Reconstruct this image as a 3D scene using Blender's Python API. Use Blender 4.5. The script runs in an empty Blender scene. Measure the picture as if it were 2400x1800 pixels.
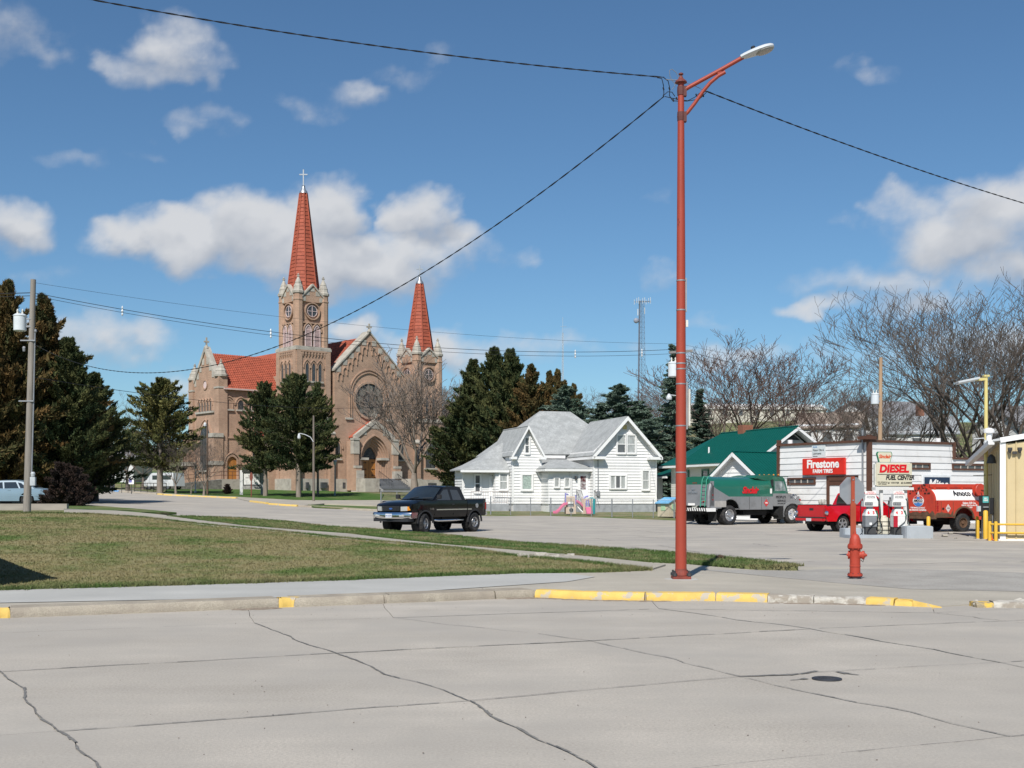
import bpy, bmesh, math, random
import numpy as np
from mathutils import Vector, Matrix

# ------------------------------------------------------------------ camera, sky, sun, exposure
scene = bpy.context.scene
COL = scene.collection
R = math.radians
FPX, HZ, CAMH = 2775.0, 1155.0, 1.7          # focal length and horizon row in photo pixels, eye height

cam_d = bpy.data.cameras.new("camera")
cam = bpy.data.objects.new("camera", cam_d)
COL.objects.link(cam)
cam.location = (0, 0, CAMH)
cam.rotation_euler = (R(90), 0, 0)
cam_d.sensor_width = 36.0
cam_d.lens = FPX / 2400 * 36.0
cam_d.shift_y = (HZ - 900) / 2400
cam_d.clip_start = 0.1
cam_d.clip_end = 6000
scene.camera = cam

SUN_DIR = Vector((-0.26, -0.966, 0)).normalized()      # horizontal direction towards the sun
SUN_EL = R(46)
sun_d = bpy.data.lights.new("sun", 'SUN')
sun = bpy.data.objects.new("sun", sun_d)
COL.objects.link(sun)
sv = Vector((SUN_DIR.x * math.cos(SUN_EL), SUN_DIR.y * math.cos(SUN_EL), math.sin(SUN_EL)))
sun.rotation_euler = (-sv).to_track_quat('-Z', 'Y').to_euler()
sun_d.energy = 4.6
sun_d.angle = R(0.55)
sun_d.color = (1.0, 0.955, 0.89)

scene.view_settings.view_transform = 'Standard'
scene.view_settings.look = 'None'
scene.view_settings.gamma = 1.0
scene.view_settings.exposure = 0.18
scene.render.engine = 'CYCLES'
scene.cycles.use_denoising = True
scene.cycles.max_bounces = 6
scene.cycles.diffuse_bounces = 3
scene.cycles.transparent_max_bounces = 12

def build_world():
 w = bpy.data.worlds.new("World")
 scene.world = w
 w.use_nodes = True
 nt = w.node_tree
 nt.nodes.clear()
 N = nt.nodes.new
 L = nt.links.new
 out = N('ShaderNodeOutputWorld')
 bg = N('ShaderNodeBackground')
 bg.inputs[1].default_value = 0.078
 L(bg.outputs[0], out.inputs[0])
 sky = N('ShaderNodeTexSky')
 sky.sky_type = 'NISHITA'
 sky.sun_disc = False
 sky.sun_elevation = SUN_EL
 sky.sun_rotation = math.atan2(SUN_DIR.x, SUN_DIR.y)
 sky.altitude = 400
 sky.air_density = 1.0
 sky.dust_density = 0.3
 sky.ozone_density = 2.2
 hsv = N('ShaderNodeVectorMath'); hsv.operation = 'MULTIPLY'
 L(sky.outputs[0], hsv.inputs[0]); hsv.inputs[1].default_value = (.71, .955, 1.10)
 L(hsv.outputs[0], bg.inputs[0])
 w.cycles.sampling_method = 'MANUAL'
 w.cycles.sample_map_resolution = 512
build_world()

def vnoise(x, y, seed):
 """smooth lattice noise in 0..1"""
 rs = np.random.RandomState(seed); t = rs.rand(256, 256)
 xi, yi = np.floor(x).astype(int), np.floor(y).astype(int); fx, fy = x - xi, y - yi
 fx = fx * fx * fx * (fx * (fx * 6 - 15) + 10); fy = fy * fy * fy * (fy * (fy * 6 - 15) + 10)
 g = lambda i, j: t[i % 256, j % 256]
 return (g(xi, yi) * (1 - fx) + g(xi + 1, yi) * fx) * (1 - fy) + (g(xi, yi + 1) * (1 - fx) + g(xi + 1, yi + 1) * fx) * fy
def fbm(x, y, seed, n=5, rough=.55):
 a, s, tot = 1.0, 0.0, 0.0
 for k in range(n):
  s = s + a * vnoise(x * 2 ** k + 17.3 * k, y * 2 ** k + 9.1 * k, seed + k); tot += a; a *= rough
 return s / tot

def build_clouds():
 """fair-weather clouds on a far dome all round the place; thickness and sunlit side stored per vertex, edges broken up by noise"""
 lobes = [(330, 545, 105, 55, .9), (460, 545, 150, 80, 1.), (600, 530, 170, 105, 1.), (760, 500, 125, 105, 1.), (735, 590, 260, 85, 1.),
     (900, 590, 230, 80, 1.), (985, 500, 90, 75, .95), (1050, 570, 120, 70, .8), (770, 640, 170, 50, .6), (940, 650, 160, 40, .45), (1215, 578, 62, 30, .5),
     (2330, 470, 170, 90, .95), (2250, 530, 190, 90, .95), (2400, 590, 190, 80, .9), (2060, 635, 190, 50, .7), (1950, 700, 140, 34, .72), (2130, 690, 150, 40, .6), (2150, 470, 110, 60, .7), (2550, 520, 200, 120, .9),
     (395, 95, 120, 72, .66), (350, 145, 150, 52, .6), (245, 135, 70, 40, .5), (460, 120, 70, 70, .45),
     (515, 250, 70, 40, .5), (465, 280, 80, 38, .42), (815, 195, 90, 40, .42), (720, 228, 80, 30, .4), (940, 150, 90, 30, .3), (1020, 105, 60, 25, .26),
     (20, 485, 105, 62, .95), (-120, 500, 160, 80, .9), (40, 55, 110, 70, .45), (90, 100, 60, 40, .4), (-60, 40, 120, 80, .5),
     (190, 770, 200, 62, .66), (320, 780, 90, 45, .6), (120, 640, 90, 40, .3), (160, 335, 70, 25, .26), (340, 345, 60, 22, .22),
     (840, 765, 80, 52, .85), (1010, 790, 120, 55, .8), (1180, 805, 200, 42, .68), (900, 815, 170, 42, .7), (1300, 812, 90, 30, .5),
     (410, 890, 75, 55, .6), (1555, 445, 60, 26, .36), (1560, 630, 55, 45, .38), (1490, 790, 90, 22, .3), (1720, 830, 150, 36, .55), (1950, 800, 120, 40, .3),
     (2045, 145, 75, 24, .3), (1990, 510, 60, 28, .28), (1660, 755, 70, 24, .25), (2300, 800, 300, 60, .5)]

 th = np.concatenate([np.linspace(-3.1416, -.55, 70)[:-1], np.linspace(-.55, .55, 560), np.linspace(.55, 3.1416, 70)[1:]])
 vv = np.concatenate([np.linspace(.0, .46, 230), np.linspace(.46, .70, 14)[1:]])
 T, V = np.meshgrid(th, vv)
 L_ = [(math.atan((px - 1200) / FPX), (HZ - py) / FPX * math.cos(math.atan((px - 1200) / FPX)), hw / FPX, hh / FPX, a) for px, py, hw, hh, a in lobes]
 r = random.Random(4)
 for k in range(46):                                        # the same kind of clouds to the sides and behind
  t0 = r.choice([-1, 1]) * r.uniform(.62, 3.1); v0 = r.uniform(.10, .5); s0 = r.uniform(.5, 1.3)
  for q in range(r.randint(2, 5)):
   L_.append((t0 + r.uniform(-.09, .09) * s0, v0 + r.uniform(-.02, .02), r.uniform(.04, .09) * s0, r.uniform(.018, .035) * s0, r.uniform(.5, 1)))
 def field(t, v):
  acc = np.zeros_like(t)
  for ct, cv, hw, hh, a in L_:
   d = ((t - ct) / (hw * 1.15)) ** 2 + ((v - cv) / (hh * 1.15)) ** 2
   np.maximum(acc, a * (1 - d), out=acc)
  return acc
 wu = (fbm(T * 26, V * 30, 3) - .5) * .050; wv = (fbm(T * 26 + 40, V * 30, 9) - .5) * .036
 f = field(T + wu, V + wv)
 n1 = fbm(T * 17, V * 26, 21, 6, .6)
 dens = f + (n1 - .5) * np.clip(f * 2.2, .25, 1) * .85
 dens = np.where(f > .005, dens, 0.0)
 up = field(T + wu - .004, V + wv + .016)
 lit = np.clip(.55 + (f - up) * 1.5 + (fbm(T * 30, V * 40, 31, 5) - .5) * 1.1, 0, 1)
 Rr = 3500.0
 nrm = np.sqrt(1 + V * V)
 X, Y, Z = Rr * np.sin(T) / nrm, Rr * np.cos(T) / nrm, Rr * V / nrm - 20
 ny, nx = T.shape
 i = np.arange(ny * nx).reshape(ny, nx)
 fa = np.c_[i[:-1, :-1].ravel(), i[:-1, 1:].ravel(), i[1:, 1:].ravel(), i[1:, :-1].ravel()]
 keep = np.maximum.reduce([f[:-1, :-1], f[:-1, 1:], f[1:, 1:], f[1:, :-1]]).ravel() > .0
 fa = fa[keep]
 used, inv = np.unique(fa.ravel(), return_inverse=True)
 me = bpy.data.meshes.new('sky')
 vs = np.c_[X.ravel(), Y.ravel(), Z.ravel()][used].astype(np.float32); fa = inv.reshape(-1, 4).astype(np.int32)
 me.vertices.add(len(vs)); me.vertices.foreach_set('co', vs.ravel())
 me.loops.add(fa.size); me.loops.foreach_set('vertex_index', fa.ravel())
 me.polygons.add(len(fa)); me.polygons.foreach_set('loop_start', np.arange(0, fa.size, 4, dtype=np.int32))
 for nm, arr in (('thick', dens), ('lit', lit), ('cover', f)):
  at = me.attributes.new(nm, 'FLOAT', 'POINT'); at.data.foreach_set('value', arr.ravel()[used].astype(np.float32))
 me.update(calc_edges=True)
 m = bpy.data.materials.new('cloud'); m.use_nodes = True
 nt = m.node_tree; nt.nodes.clear(); N = nt.nodes.new; L = nt.links.new
 def A(n): q = N('ShaderNodeAttribute'); q.attribute_name = n; return q.outputs['Fac']
 def M(op, a, b=None, c=None):
  n = N('ShaderNodeMath'); n.operation = op
  for k, s in enumerate((a, b, c)):
   if s is None: continue
   if isinstance(s, (int, float)): n.inputs[k].default_value = s
   else: L(s, n.inputs[k])
  return n.outputs[0]
 tc = N('ShaderNodeTexCoord'); nz = N('ShaderNodeTexNoise'); nz.inputs['Scale'].default_value = .014; nz.inputs['Detail'].default_value = 5; nz.inputs['Roughness'].default_value = .62
 L(tc.outputs['Object'], nz.inputs['Vector'])
 dn = M('MULTIPLY_ADD', M('SUBTRACT', nz.outputs['Fac'], .5), .42, A('thick'))
 mr = N('ShaderNodeMapRange'); mr.interpolation_type = 'SMOOTHSTEP'; mr.inputs['From Min'].default_value = .06; mr.inputs['From Max'].default_value = 1.0; mr.inputs['To Max'].default_value = .95
 L(dn, mr.inputs['Value'])
 soft = N('ShaderNodeMapRange'); soft.inputs['From Max'].default_value = .16; L(A('cover'), soft.inputs['Value'])
 cc = N('ShaderNodeMix'); cc.data_type = 'RGBA'
 cc.inputs['A'].default_value = (.37, .40, .455, 1); cc.inputs['B'].default_value = (.60, .61, .63, 1)
 L(A('lit'), cc.inputs['Factor'])
 em = N('ShaderNodeEmission'); L(cc.outputs['Result'], em.inputs[0])
 tr = N('ShaderNodeBsdfTransparent'); mx = N('ShaderNodeMixShader'); out = N('ShaderNodeOutputMaterial')
 L(M('MULTIPLY', mr.outputs[0], soft.outputs[0]), mx.inputs[0]); L(tr.outputs[0], mx.inputs[1]); L(em.outputs[0], mx.inputs[2]); L(mx.outputs[0], out.inputs[0])
 m.cycles.emission_sampling = 'NONE'
 me.materials.append(m)
 o = bpy.data.objects.new('sky', me); COL.objects.link(o); o['kind'] = 'structure'
build_clouds()

# ------------------------------------------------------------------ helpers
def P(px, py, Y):
 """world point seen at photo pixel (px, py) at distance Y north of the camera"""
 return Vector(((px - 1200) / FPX * Y, Y, CAMH + (HZ - py) / FPX * Y))

# terrain: thin plate spline through surveyed heights
_cp = []
for x in (-60, -30, -12, 0, 12, 30, 60):
 for y in (-60, -20, 8, 20): _cp.append((x, y, 0.0))
_cp += [(10, 40, 0), (22, 44, 0), (8, 60, 0), (16, 66, 0), (26, 60, 0), (40, 50, 0), (0, 44, 0), (-3.5, 48, 0), (3, 55, 0), (-2, 62, .15), (8, 30, 0), (0, 30, .03),
  (-3, 90, .5), (10, 88, .38), (3, 82, .32), (20, 85, .2), (14, 72, .05), (-25, 85, 1.09), (-16.2, 75, .75), (-4.7, 66, .27), (-11, 60, .42),
  (-19.7, 48, .87), (-13, 50, .55), (-27, 68, .98), (-13.8, 32, .45), (-6.5, 30, .22), (-3, 38, .08), (-30, 40, .8), (-9, 40, .33),
  (-26.4, 145, 1.95), (-9, 160, 2.1), (-26, 125, 1.62), (-12, 125, 1.5), (-16.8, 100, .95), (-29, 115, 1.37), (-42, 120, 1.9), (-65, 190, 4.6), (-45, 150, 2.3),
  (-50, 90, 1.5), (-60, 60, 1.4), (0, 120, 1.3), (0, 200, 6), (30, 115, 1.4), (45, 150, 4.2), (60, 180, 8), (50, 240, 14), (70, 280, 19), (20, 160, 3.5),
  (-20, 240, 8), (100, 300, 19), (0, 320, 17), (-100, 300, 9), (200, 320, 20), (70, 60, .2), (80, 110, 1.5), (-110, 120, 3), (-110, 40, 1.2), (110, 10, 0), (-110, -10, 0),
  (0, -120, 0), (120, -100, 0), (-120, -100, 0), (-250, 420, 14), (0, 450, 20), (250, 420, 22), (-250, 100, 6), (250, 100, 5)]
_cp = np.array(_cp, float)
def _tps(r2):
 return np.where(r2 > 1e-9, 0.5 * r2 * np.log(np.maximum(r2, 1e-9)), 0.0)
_S = 100.0
_n = len(_cp)
_c = _cp[:, :2] / _S
_K = _tps(((_c[:, None] - _c[None]) ** 2).sum(-1)) + np.eye(_n) * 2e-4
_Pm = np.c_[np.ones(_n), _c]
_A = np.zeros((_n + 3, _n + 3)); _A[:_n, :_n] = _K; _A[:_n, _n:] = _Pm; _A[_n:, :_n] = _Pm.T
_W = np.linalg.solve(_A, np.r_[_cp[:, 2], 0, 0, 0])
def Hn(x, y):
 x = np.asarray(x, float); y = np.asarray(y, float)
 sh = x.shape
 q = np.c_[np.clip(x.ravel(), -300, 300), np.clip(y.ravel(), -150, 460)] / _S
 z = np.empty(len(q))
 for i in range(0, len(q), 20000):
  b = q[i:i + 20000]
  k = _tps(((b[:, None] - _c[None]) ** 2).sum(-1))
  z[i:i + 20000] = k @ _W[:_n] + np.c_[np.ones(len(b)), b] @ _W[_n:]
 z = z.reshape(sh)
 s = np.clip((y - 20) / 10, 0, 1); s = s * s * (3 - 2 * s)
 return np.maximum(z, -0.05) * s
def H(x, y): return float(Hn(np.array([x]), np.array([y]))[0])
def G(px, py, dz=0.0):
 """point of the terrain (raised by dz) under photo pixel"""
 dx, dzr = (px - 1200) / FPX, (HZ - py) / FPX
 Y = np.concatenate([np.arange(5, 60, .05), np.arange(60, 330, .2)])
 g = CAMH + dzr * Y - (Hn(dx * Y, Y) + dz)
 k = int(np.argmax(g < 0))
 if not (g < 0).any(): k = len(Y) - 1
 Yv = Y[k]
 return Vector((dx * Yv, Yv, H(dx * Yv, Yv) + dz))
def GY(px, Y, dz=0.0):
 """point on the terrain at column px and distance Y"""
 x = (px - 1200) / FPX * Y
 return Vector((x, Y, H(x, Y) + dz))

# ------------------------------------------------------------------ materials
MATS = {}
def mat(name, col, rough=0.7, metal=0.0, var=0.12, scale=4.0, bump=0.0, bscale=60.0, col2=None, c2amt=0.5, c2scale=2.0, c2sharp=0.25,
  coat=0.0, spec=0.5, stretch=(1, 1, 1), alpha=1.0, trans=0.0, ior=1.45, detail=5.0, fine=0.0, fscale=120.0, streak=0.0, srot=0.0, orand=0.0):
 """procedural material: base colour with noise mottling, a second colour in worn patches, optional bump"""
 if name in MATS: return MATS[name]
 m = bpy.data.materials.new(name); m.use_nodes = True
 nt = m.node_tree; N = nt.nodes.new; L = nt.links.new
 b = nt.nodes['Principled BSDF']
 tc = N('ShaderNodeTexCoord'); mp = N('ShaderNodeMapping'); mp.inputs['Scale'].default_value = stretch
 L(tc.outputs['Object'], mp.inputs[0])
 def nz(s, d, r=0.55):
  n = N('ShaderNodeTexNoise'); n.inputs['Scale'].default_value = s; n.inputs['Detail'].default_value = d; n.inputs['Roughness'].default_value = r
  L(mp.outputs[0], n.inputs['Vector']); return n.outputs['Fac']
 def mixc(fac, a, bb):
  n = N('ShaderNodeMix'); n.data_type = 'RGBA'
  if isinstance(fac, float): n.inputs['Factor'].default_value = fac
  else: L(fac, n.inputs['Factor'])
  for s, k in ((a, 'A'), (bb, 'B')):
   if isinstance(s, tuple): n.inputs[k].default_value = (*s, 1)
   else: L(s, n.inputs[k])
  return n.outputs['Result']
 lo = tuple(max(0, c * (1 - var)) for c in col); hi = tuple(min(1, c * (1 + var)) for c in col)
 n1 = N('ShaderNodeMapRange'); n1.inputs['From Min'].default_value = .3; n1.inputs['From Max'].default_value = .7
 L(nz(scale, detail), n1.inputs['Value'])
 c = mixc(n1.outputs[0], lo, hi)
 if fine > 0:
  n3 = N('ShaderNodeMapRange'); n3.inputs['From Min'].default_value = .3; n3.inputs['From Max'].default_value = .7
  n3.inputs['To Min'].default_value = 1 - fine; n3.inputs['To Max'].default_value = 1 + fine
  L(nz(fscale, 3, .7), n3.inputs['Value'])
  vm = N('ShaderNodeVectorMath'); vm.operation = 'SCALE'; L(c, vm.inputs[0]); L(n3.outputs[0], vm.inputs['Scale']); c = vm.outputs[0]
 if orand > 0:
  oi = N('ShaderNodeObjectInfo'); n5 = N('ShaderNodeMapRange'); n5.inputs['To Min'].default_value = 1 - orand; n5.inputs['To Max'].default_value = 1 + orand; L(oi.outputs['Random'], n5.inputs['Value'])
  v5 = N('ShaderNodeVectorMath'); v5.operation = 'SCALE'; L(c, v5.inputs[0]); L(n5.outputs[0], v5.inputs['Scale']); c = v5.outputs[0]
 if streak > 0:
  ms = N('ShaderNodeMapping'); ms.inputs['Rotation'].default_value = (0, 0, srot); ms.inputs['Scale'].default_value = (.10, 1, 1); L(tc.outputs['Object'], ms.inputs[0])
  ns = N('ShaderNodeTexNoise'); ns.inputs['Scale'].default_value = .9; ns.inputs['Detail'].default_value = 7; ns.inputs['Roughness'].default_value = .62; L(ms.outputs[0], ns.inputs['Vector'])
  n4 = N('ShaderNodeMapRange'); n4.inputs['From Min'].default_value = .3; n4.inputs['From Max'].default_value = .7; n4.inputs['To Min'].default_value = 1 - streak; n4.inputs['To Max'].default_value = 1 + streak; L(ns.outputs['Fac'], n4.inputs['Value'])
  v4 = N('ShaderNodeVectorMath'); v4.operation = 'SCALE'; L(c, v4.inputs[0]); L(n4.outputs[0], v4.inputs['Scale']); c = v4.outputs[0]
 if col2 is not None:
  n2 = N('ShaderNodeMapRange'); n2.interpolation_type = 'SMOOTHSTEP'
  n2.inputs['From Min'].default_value = .5 + (.5 - c2amt) * .6 - c2sharp / 2
  n2.inputs['From Max'].default_value = .5 + (.5 - c2amt) * .6 + c2sharp / 2
  L(nz(c2scale, 8, .62), n2.inputs['Value'])
  c = mixc(n2.outputs[0], c, tuple(col2))
 L(c, b.inputs['Base Color'])
 b.inputs['Roughness'].default_value = rough; b.inputs['Metallic'].default_value = metal
 b.inputs['Coat Weight'].default_value = coat; b.inputs['Coat Roughness'].default_value = .05
 b.inputs['Specular IOR Level'].default_value = spec
 b.inputs['Alpha'].default_value = alpha; b.inputs['Transmission Weight'].default_value = trans; b.inputs['IOR'].default_value = ior
 if bump > 0:
  bp = N('ShaderNodeBump'); bp.inputs['Strength'].default_value = min(1, bump); bp.inputs['Distance'].default_value = .02
  L(nz(bscale, 6, .65), bp.inputs['Height']); L(bp.outputs[0], b.inputs['Normal'])
 MATS[name] = m
 return m

# ------------------------------------------------------------------ mesh building
class MB:
 def __init__(self, M=None):
  self.v = []; self.f = []; self.M = M
 def add(self, pts, faces):
  o = len(self.v)
  for p in pts:
   p = Vector(p)
   self.v.append(tuple(self.M @ p) if self.M is not None else tuple(p))
  for f in faces: self.f.append(tuple(i + o for i in f))
  return self
 def box(self, x0, x1, y0, y1, z0, z1):
  return self.add([(x0, y0, z0), (x1, y0, z0), (x1, y1, z0), (x0, y1, z0), (x0, y0, z1), (x1, y0, z1), (x1, y1, z1), (x0, y1, z1)],
      [(3, 2, 1, 0), (4, 5, 6, 7), (0, 1, 5, 4), (1, 2, 6, 5), (2, 3, 7, 6), (3, 0, 4, 7)])
 def beam(self, a, b, w, h=None, up=(0, 0, 1)):
  """box of section w x h from a to b"""
  a, b = Vector(a), Vector(b); h = w if h is None else h
  d = (b - a).normalized(); u = Vector(up)
  if abs(d.dot(u)) > .98: u = Vector((0, 1, 0))
  s = d.cross(u).normalized() * w / 2; t = s.cross(d).normalized() * h / 2
  pts = [a - s - t, a + s - t, a + s + t, a - s + t, b - s - t, b + s - t, b + s + t, b - s + t]
  return self.add(pts, [(3, 2, 1, 0), (4, 5, 6, 7), (0, 1, 5, 4), (1, 2, 6, 5), (2, 3, 7, 6), (3, 0, 4, 7)])
 def tube(self, pts, r, n=8, caps=True):
  pts = [Vector(p) for p in pts]; m = len(pts)
  rs = r if isinstance(r, (list, tuple)) else [r] * m
  o = []; prev = None
  for i, p in enumerate(pts):
   d = (pts[min(i + 1, m - 1)] - pts[max(i - 1, 0)])
   d = d.normalized() if d.length > 1e-9 else Vector((0, 0, 1))
   if prev is None:
    u = Vector((0, 0, 1)) if abs(d.z) < .9 else Vector((1, 0, 0))
    s = d.cross(u).normalized()
   else:
    s = prev - d * prev.dot(d)
    s = s.normalized() if s.length > 1e-6 else d.orthogonal().normalized()
   prev = s; t = d.cross(s)
   for k in range(n):
    a = 2 * math.pi * k / n
    o.append(p + (s * math.cos(a) + t * math.sin(a)) * rs[i])
  fs = []
  for i in range(m - 1):
   for k in range(n):
    k2 = (k + 1) % n
    fs.append((i * n + k, i * n + k2, (i + 1) * n + k2, (i + 1) * n + k))
  if caps:
   fs.append(tuple(reversed(range(n)))); fs.append(tuple(range((m - 1) * n, m * n)))
  return self.add(o, fs)
 def lathe(self, prof, n=16, c=(0, 0, 0), axis='z', a0=0.0, sx=1.0, sy=1.0, caps=True):
  """profile of (r, h) turned about an axis through c"""
  o = []; fs = []; m = len(prof)
  for r, h in prof:
   for k in range(n):
    a = a0 + 2 * math.pi * k / n
    x, y = r * math.cos(a) * sx, r * math.sin(a) * sy
    p = {'z': (x, y, h), 'y': (x, h, y), 'x': (h, x, y)}[axis]
    o.append((p[0] + c[0], p[1] + c[1], p[2] + c[2]))
  flip = axis == 'y'
  for i in range(m - 1):
   for k in range(n):
    k2 = (k + 1) % n
    f = (i * n + k, i * n + k2, (i + 1) * n + k2, (i + 1) * n + k)
    fs.append(f[::-1] if flip else f)
  if caps and prof[0][0] > 1e-6: fs.append(tuple(range(n)) if flip else tuple(reversed(range(n))))
  if caps and prof[-1][0] > 1e-6:
   t = tuple(range((m - 1) * n, m * n)); fs.append(t[::-1] if flip else t)
  return self.add(o, fs)
 def cyl(self, c, r, h, n=16, axis='z'):
  return self.lathe([(r, 0), (r, h)], n, c, axis)
 def prism(self, poly, a, b, axis='y'):
  """2D polygon extruded from a to b: axis y takes (x, z), z takes (x, y), x takes (y, z)"""
  n = len(poly)
  def pt(p, t): return {'y': (p[0], t, p[1]), 'z': (p[0], p[1], t), 'x': (t, p[0], p[1])}[axis]
  pts = [pt(p, a) for p in poly] + [pt(p, b) for p in poly]
  fs = [tuple(range(n)), tuple(reversed(range(n, 2 * n)))]
  for i in range(n):
   j = (i + 1) % n
   fs.append((i, i + n, j + n, j))
  return self.add(pts, fs)
 def ring(self, outer, inner, a, b, axis='y', closed=False):
  """band between two outlines with the same number of points, extruded from a to b"""
  n = len(outer)
  def pt(p, t): return {'y': (p[0], t, p[1]), 'z': (p[0], p[1], t), 'x': (t, p[0], p[1])}[axis]
  pts = [pt(p, a) for p in outer] + [pt(p, a) for p in inner] + [pt(p, b) for p in outer] + [pt(p, b) for p in inner]
  fs = []
  rng = range(n) if closed else range(n - 1)
  for i in rng:
   j = (i + 1) % n
   fs += [(i, j, n + j, n + i), (2 * n + i, 3 * n + i, 3 * n + j, 2 * n + j), (i, 2 * n + i, 2 * n + j, j), (n + i, n + j, 3 * n + j, 3 * n + i)]
  if not closed:
   fs += [(0, n, 3 * n, 2 * n), (n - 1, 3 * n - 1, 4 * n - 1, 2 * n - 1)]
  return self.add(pts, fs)
 def quad(self, a, b, c, d): return self.add([a, b, c, d], [(0, 1, 2, 3)])
 def ball(self, c, r, n=12, m=8, s=(1, 1, 1)):
  prof = [(max(1e-7, math.sin(math.pi * i / m)), -math.cos(math.pi * i / m)) for i in range(m + 1)]
  o = []; fs = []
  for rr, h in prof:
   for k in range(n):
    a = 2 * math.pi * k / n
    o.append((c[0] + rr * math.cos(a) * r * s[0], c[1] + rr * math.sin(a) * r * s[1], c[2] + h * r * s[2]))
  for i in range(m):
   for k in range(n):
    k2 = (k + 1) % n
    fs.append((i * n + k, i * n + k2, (i + 1) * n + k2, (i + 1) * n + k))
  return self.add(o, fs)
 def build(self, name, material, parent=None, smooth=None, bevel=0.0, kind=None, label=None):
  me = bpy.data.meshes.new(name)
  me.from_pydata(self.v, [], self.f)
  bm = bmesh.new(); bm.from_mesh(me)
  bmesh.ops.recalc_face_normals(bm, faces=bm.faces)
  if bevel > 0:
   ed = [e for e in bm.edges if len(e.link_faces) == 2 and e.calc_face_angle(0) > R(40)]
   bmesh.ops.bevel(bm, geom=ed, offset=bevel, segments=2, affect='EDGES', clamp_overlap=True)
  if smooth is not None:
   for f in bm.faces: f.smooth = True
   for e in bm.edges:
    e.smooth = not (len(e.link_faces) == 2 and e.calc_face_angle(0) > R(smooth))
  bm.to_mesh(me); bm.free()
  return link(name, me, material, parent, kind, label)

def link(name, me, material, parent=None, kind=None, label=None):
 if material is not None and len(me.materials) == 0: me.materials.append(material)
 o = bpy.data.objects.new(name, me); COL.objects.link(o)
 if parent is not None: o.parent = parent
 if kind: o["kind"] = kind
 if label: o["label"] = label
 return o
def tag(o, label, cat, group=None):
 o["label"] = label; o["category"] = cat
 if group: o["group"] = group
 return o
def thing(name, label, cat, loc=(0, 0, 0), rz=0.0, group=None):
 o = bpy.data.objects.new(name, None); COL.objects.link(o)
 o.empty_display_size = .3
 o.location = loc; o.rotation_euler = (0, 0, rz)
 return tag(o, label, cat, group)
def copy_tree(root, parent=None):
 c = root.copy(); COL.objects.link(c)
 if parent is not None: c.parent = parent
 for ch in list(root.children): copy_tree(ch, c)
 return c
def place(root, loc, rz=0.0, s=1.0, label=None, group=None):
 root.location = loc; root.rotation_euler = (0, 0, rz); root.scale = (s, s, s) if isinstance(s, (int, float)) else s
 if label: root["label"] = label
 if group: root["group"] = group
 return root
def npmesh(name, verts, faces, material, parent=None, kind=None, smooth=False, attr=None):
 """fast mesh from arrays; faces all of one size"""
 me = bpy.data.meshes.new(name)
 verts = np.asarray(verts, np.float32); faces = np.asarray(faces, np.int32)
 k = faces.shape[1]
 me.vertices.add(len(verts)); me.vertices.foreach_set('co', verts.ravel())
 me.loops.add(faces.size); me.loops.foreach_set('vertex_index', faces.ravel())
 me.polygons.add(len(faces)); me.polygons.foreach_set('loop_start', np.arange(0, faces.size, k, dtype=np.int32))
 if smooth: me.polygons.foreach_set('use_smooth', np.ones(len(faces), bool))
 if attr is not None:
  a = me.attributes.new('tone', 'FLOAT', 'POINT'); a.data.foreach_set('value', np.asarray(attr, np.float32))
 me.update(calc_edges=True)
 return link(name, me, material, parent, kind)

def text(parent, s, size, loc, material, rot=(math.pi / 2, 0, 0), name='lettering', bold=0.0, shear=0.0, ext=0.004, xs=1.0, align='CENTER', space=1.0):
 cu = bpy.data.curves.new(name, 'FONT')
 cu.body = s; cu.size = size; cu.extrude = ext; cu.offset = bold; cu.shear = shear
 cu.align_x = align; cu.align_y = 'CENTER'; cu.space_character = space; cu.resolution_u = 3
 tmp = bpy.data.objects.new('tmp', cu); COL.objects.link(tmp)
 dg = bpy.context.evaluated_depsgraph_get()
 me = bpy.data.meshes.new_from_object(tmp.evaluated_get(dg))
 bpy.data.objects.remove(tmp); bpy.data.curves.remove(cu)
 o = link(name, me, material, parent)
 o.location = loc; o.rotation_euler = rot; o.scale = (xs, 1, 1)
 return o
def arch(w, z0, zs, za, n=10, cx=0.0, grow=0.0):
 """pointed arch outline from left foot, over the point, to right foot: half width w, foot z0, spring zs, apex za"""
 w += grow; za += grow * 1.25
 pts = [(cx - w, z0)]
 hgt = za - zs
 for i in range(n + 1):
  t = i / n
  # circular arc from (-w, zs) to (0, za), centred on the spring line
  rr = (w * w + hgt * hgt) / (2 * w); ccx = -w + rr
  a0, a1 = math.pi, math.atan2(hgt, -ccx)
  a = a0 + (a1 - a0) * t
  pts.append((cx + ccx + rr * math.cos(a), zs + rr * math.sin(a)))
 right = [(2 * cx - x, z) for x, z in reversed(pts[:-1])]
 return pts + right
def circle(cx, cz, r, n=28): return [(cx + r * math.cos(2 * math.pi * i / n), cz + r * math.sin(2 * math.pi * i / n)) for i in range(n)]
def frame(o, xdir):
 """matrix with origin o, local x along xdir (horizontal), z up"""
 x = Vector((xdir[0], xdir[1], 0)).normalized(); z = Vector((0, 0, 1)); y = z.cross(x)
 m = Matrix.Identity(4)
 for i, a in enumerate((x, y, z)):
  for j in range(3): m[j][i] = a[j]
 m.translation = Vector(o)
 return m
def rng(seed): return random.Random(seed)
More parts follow.
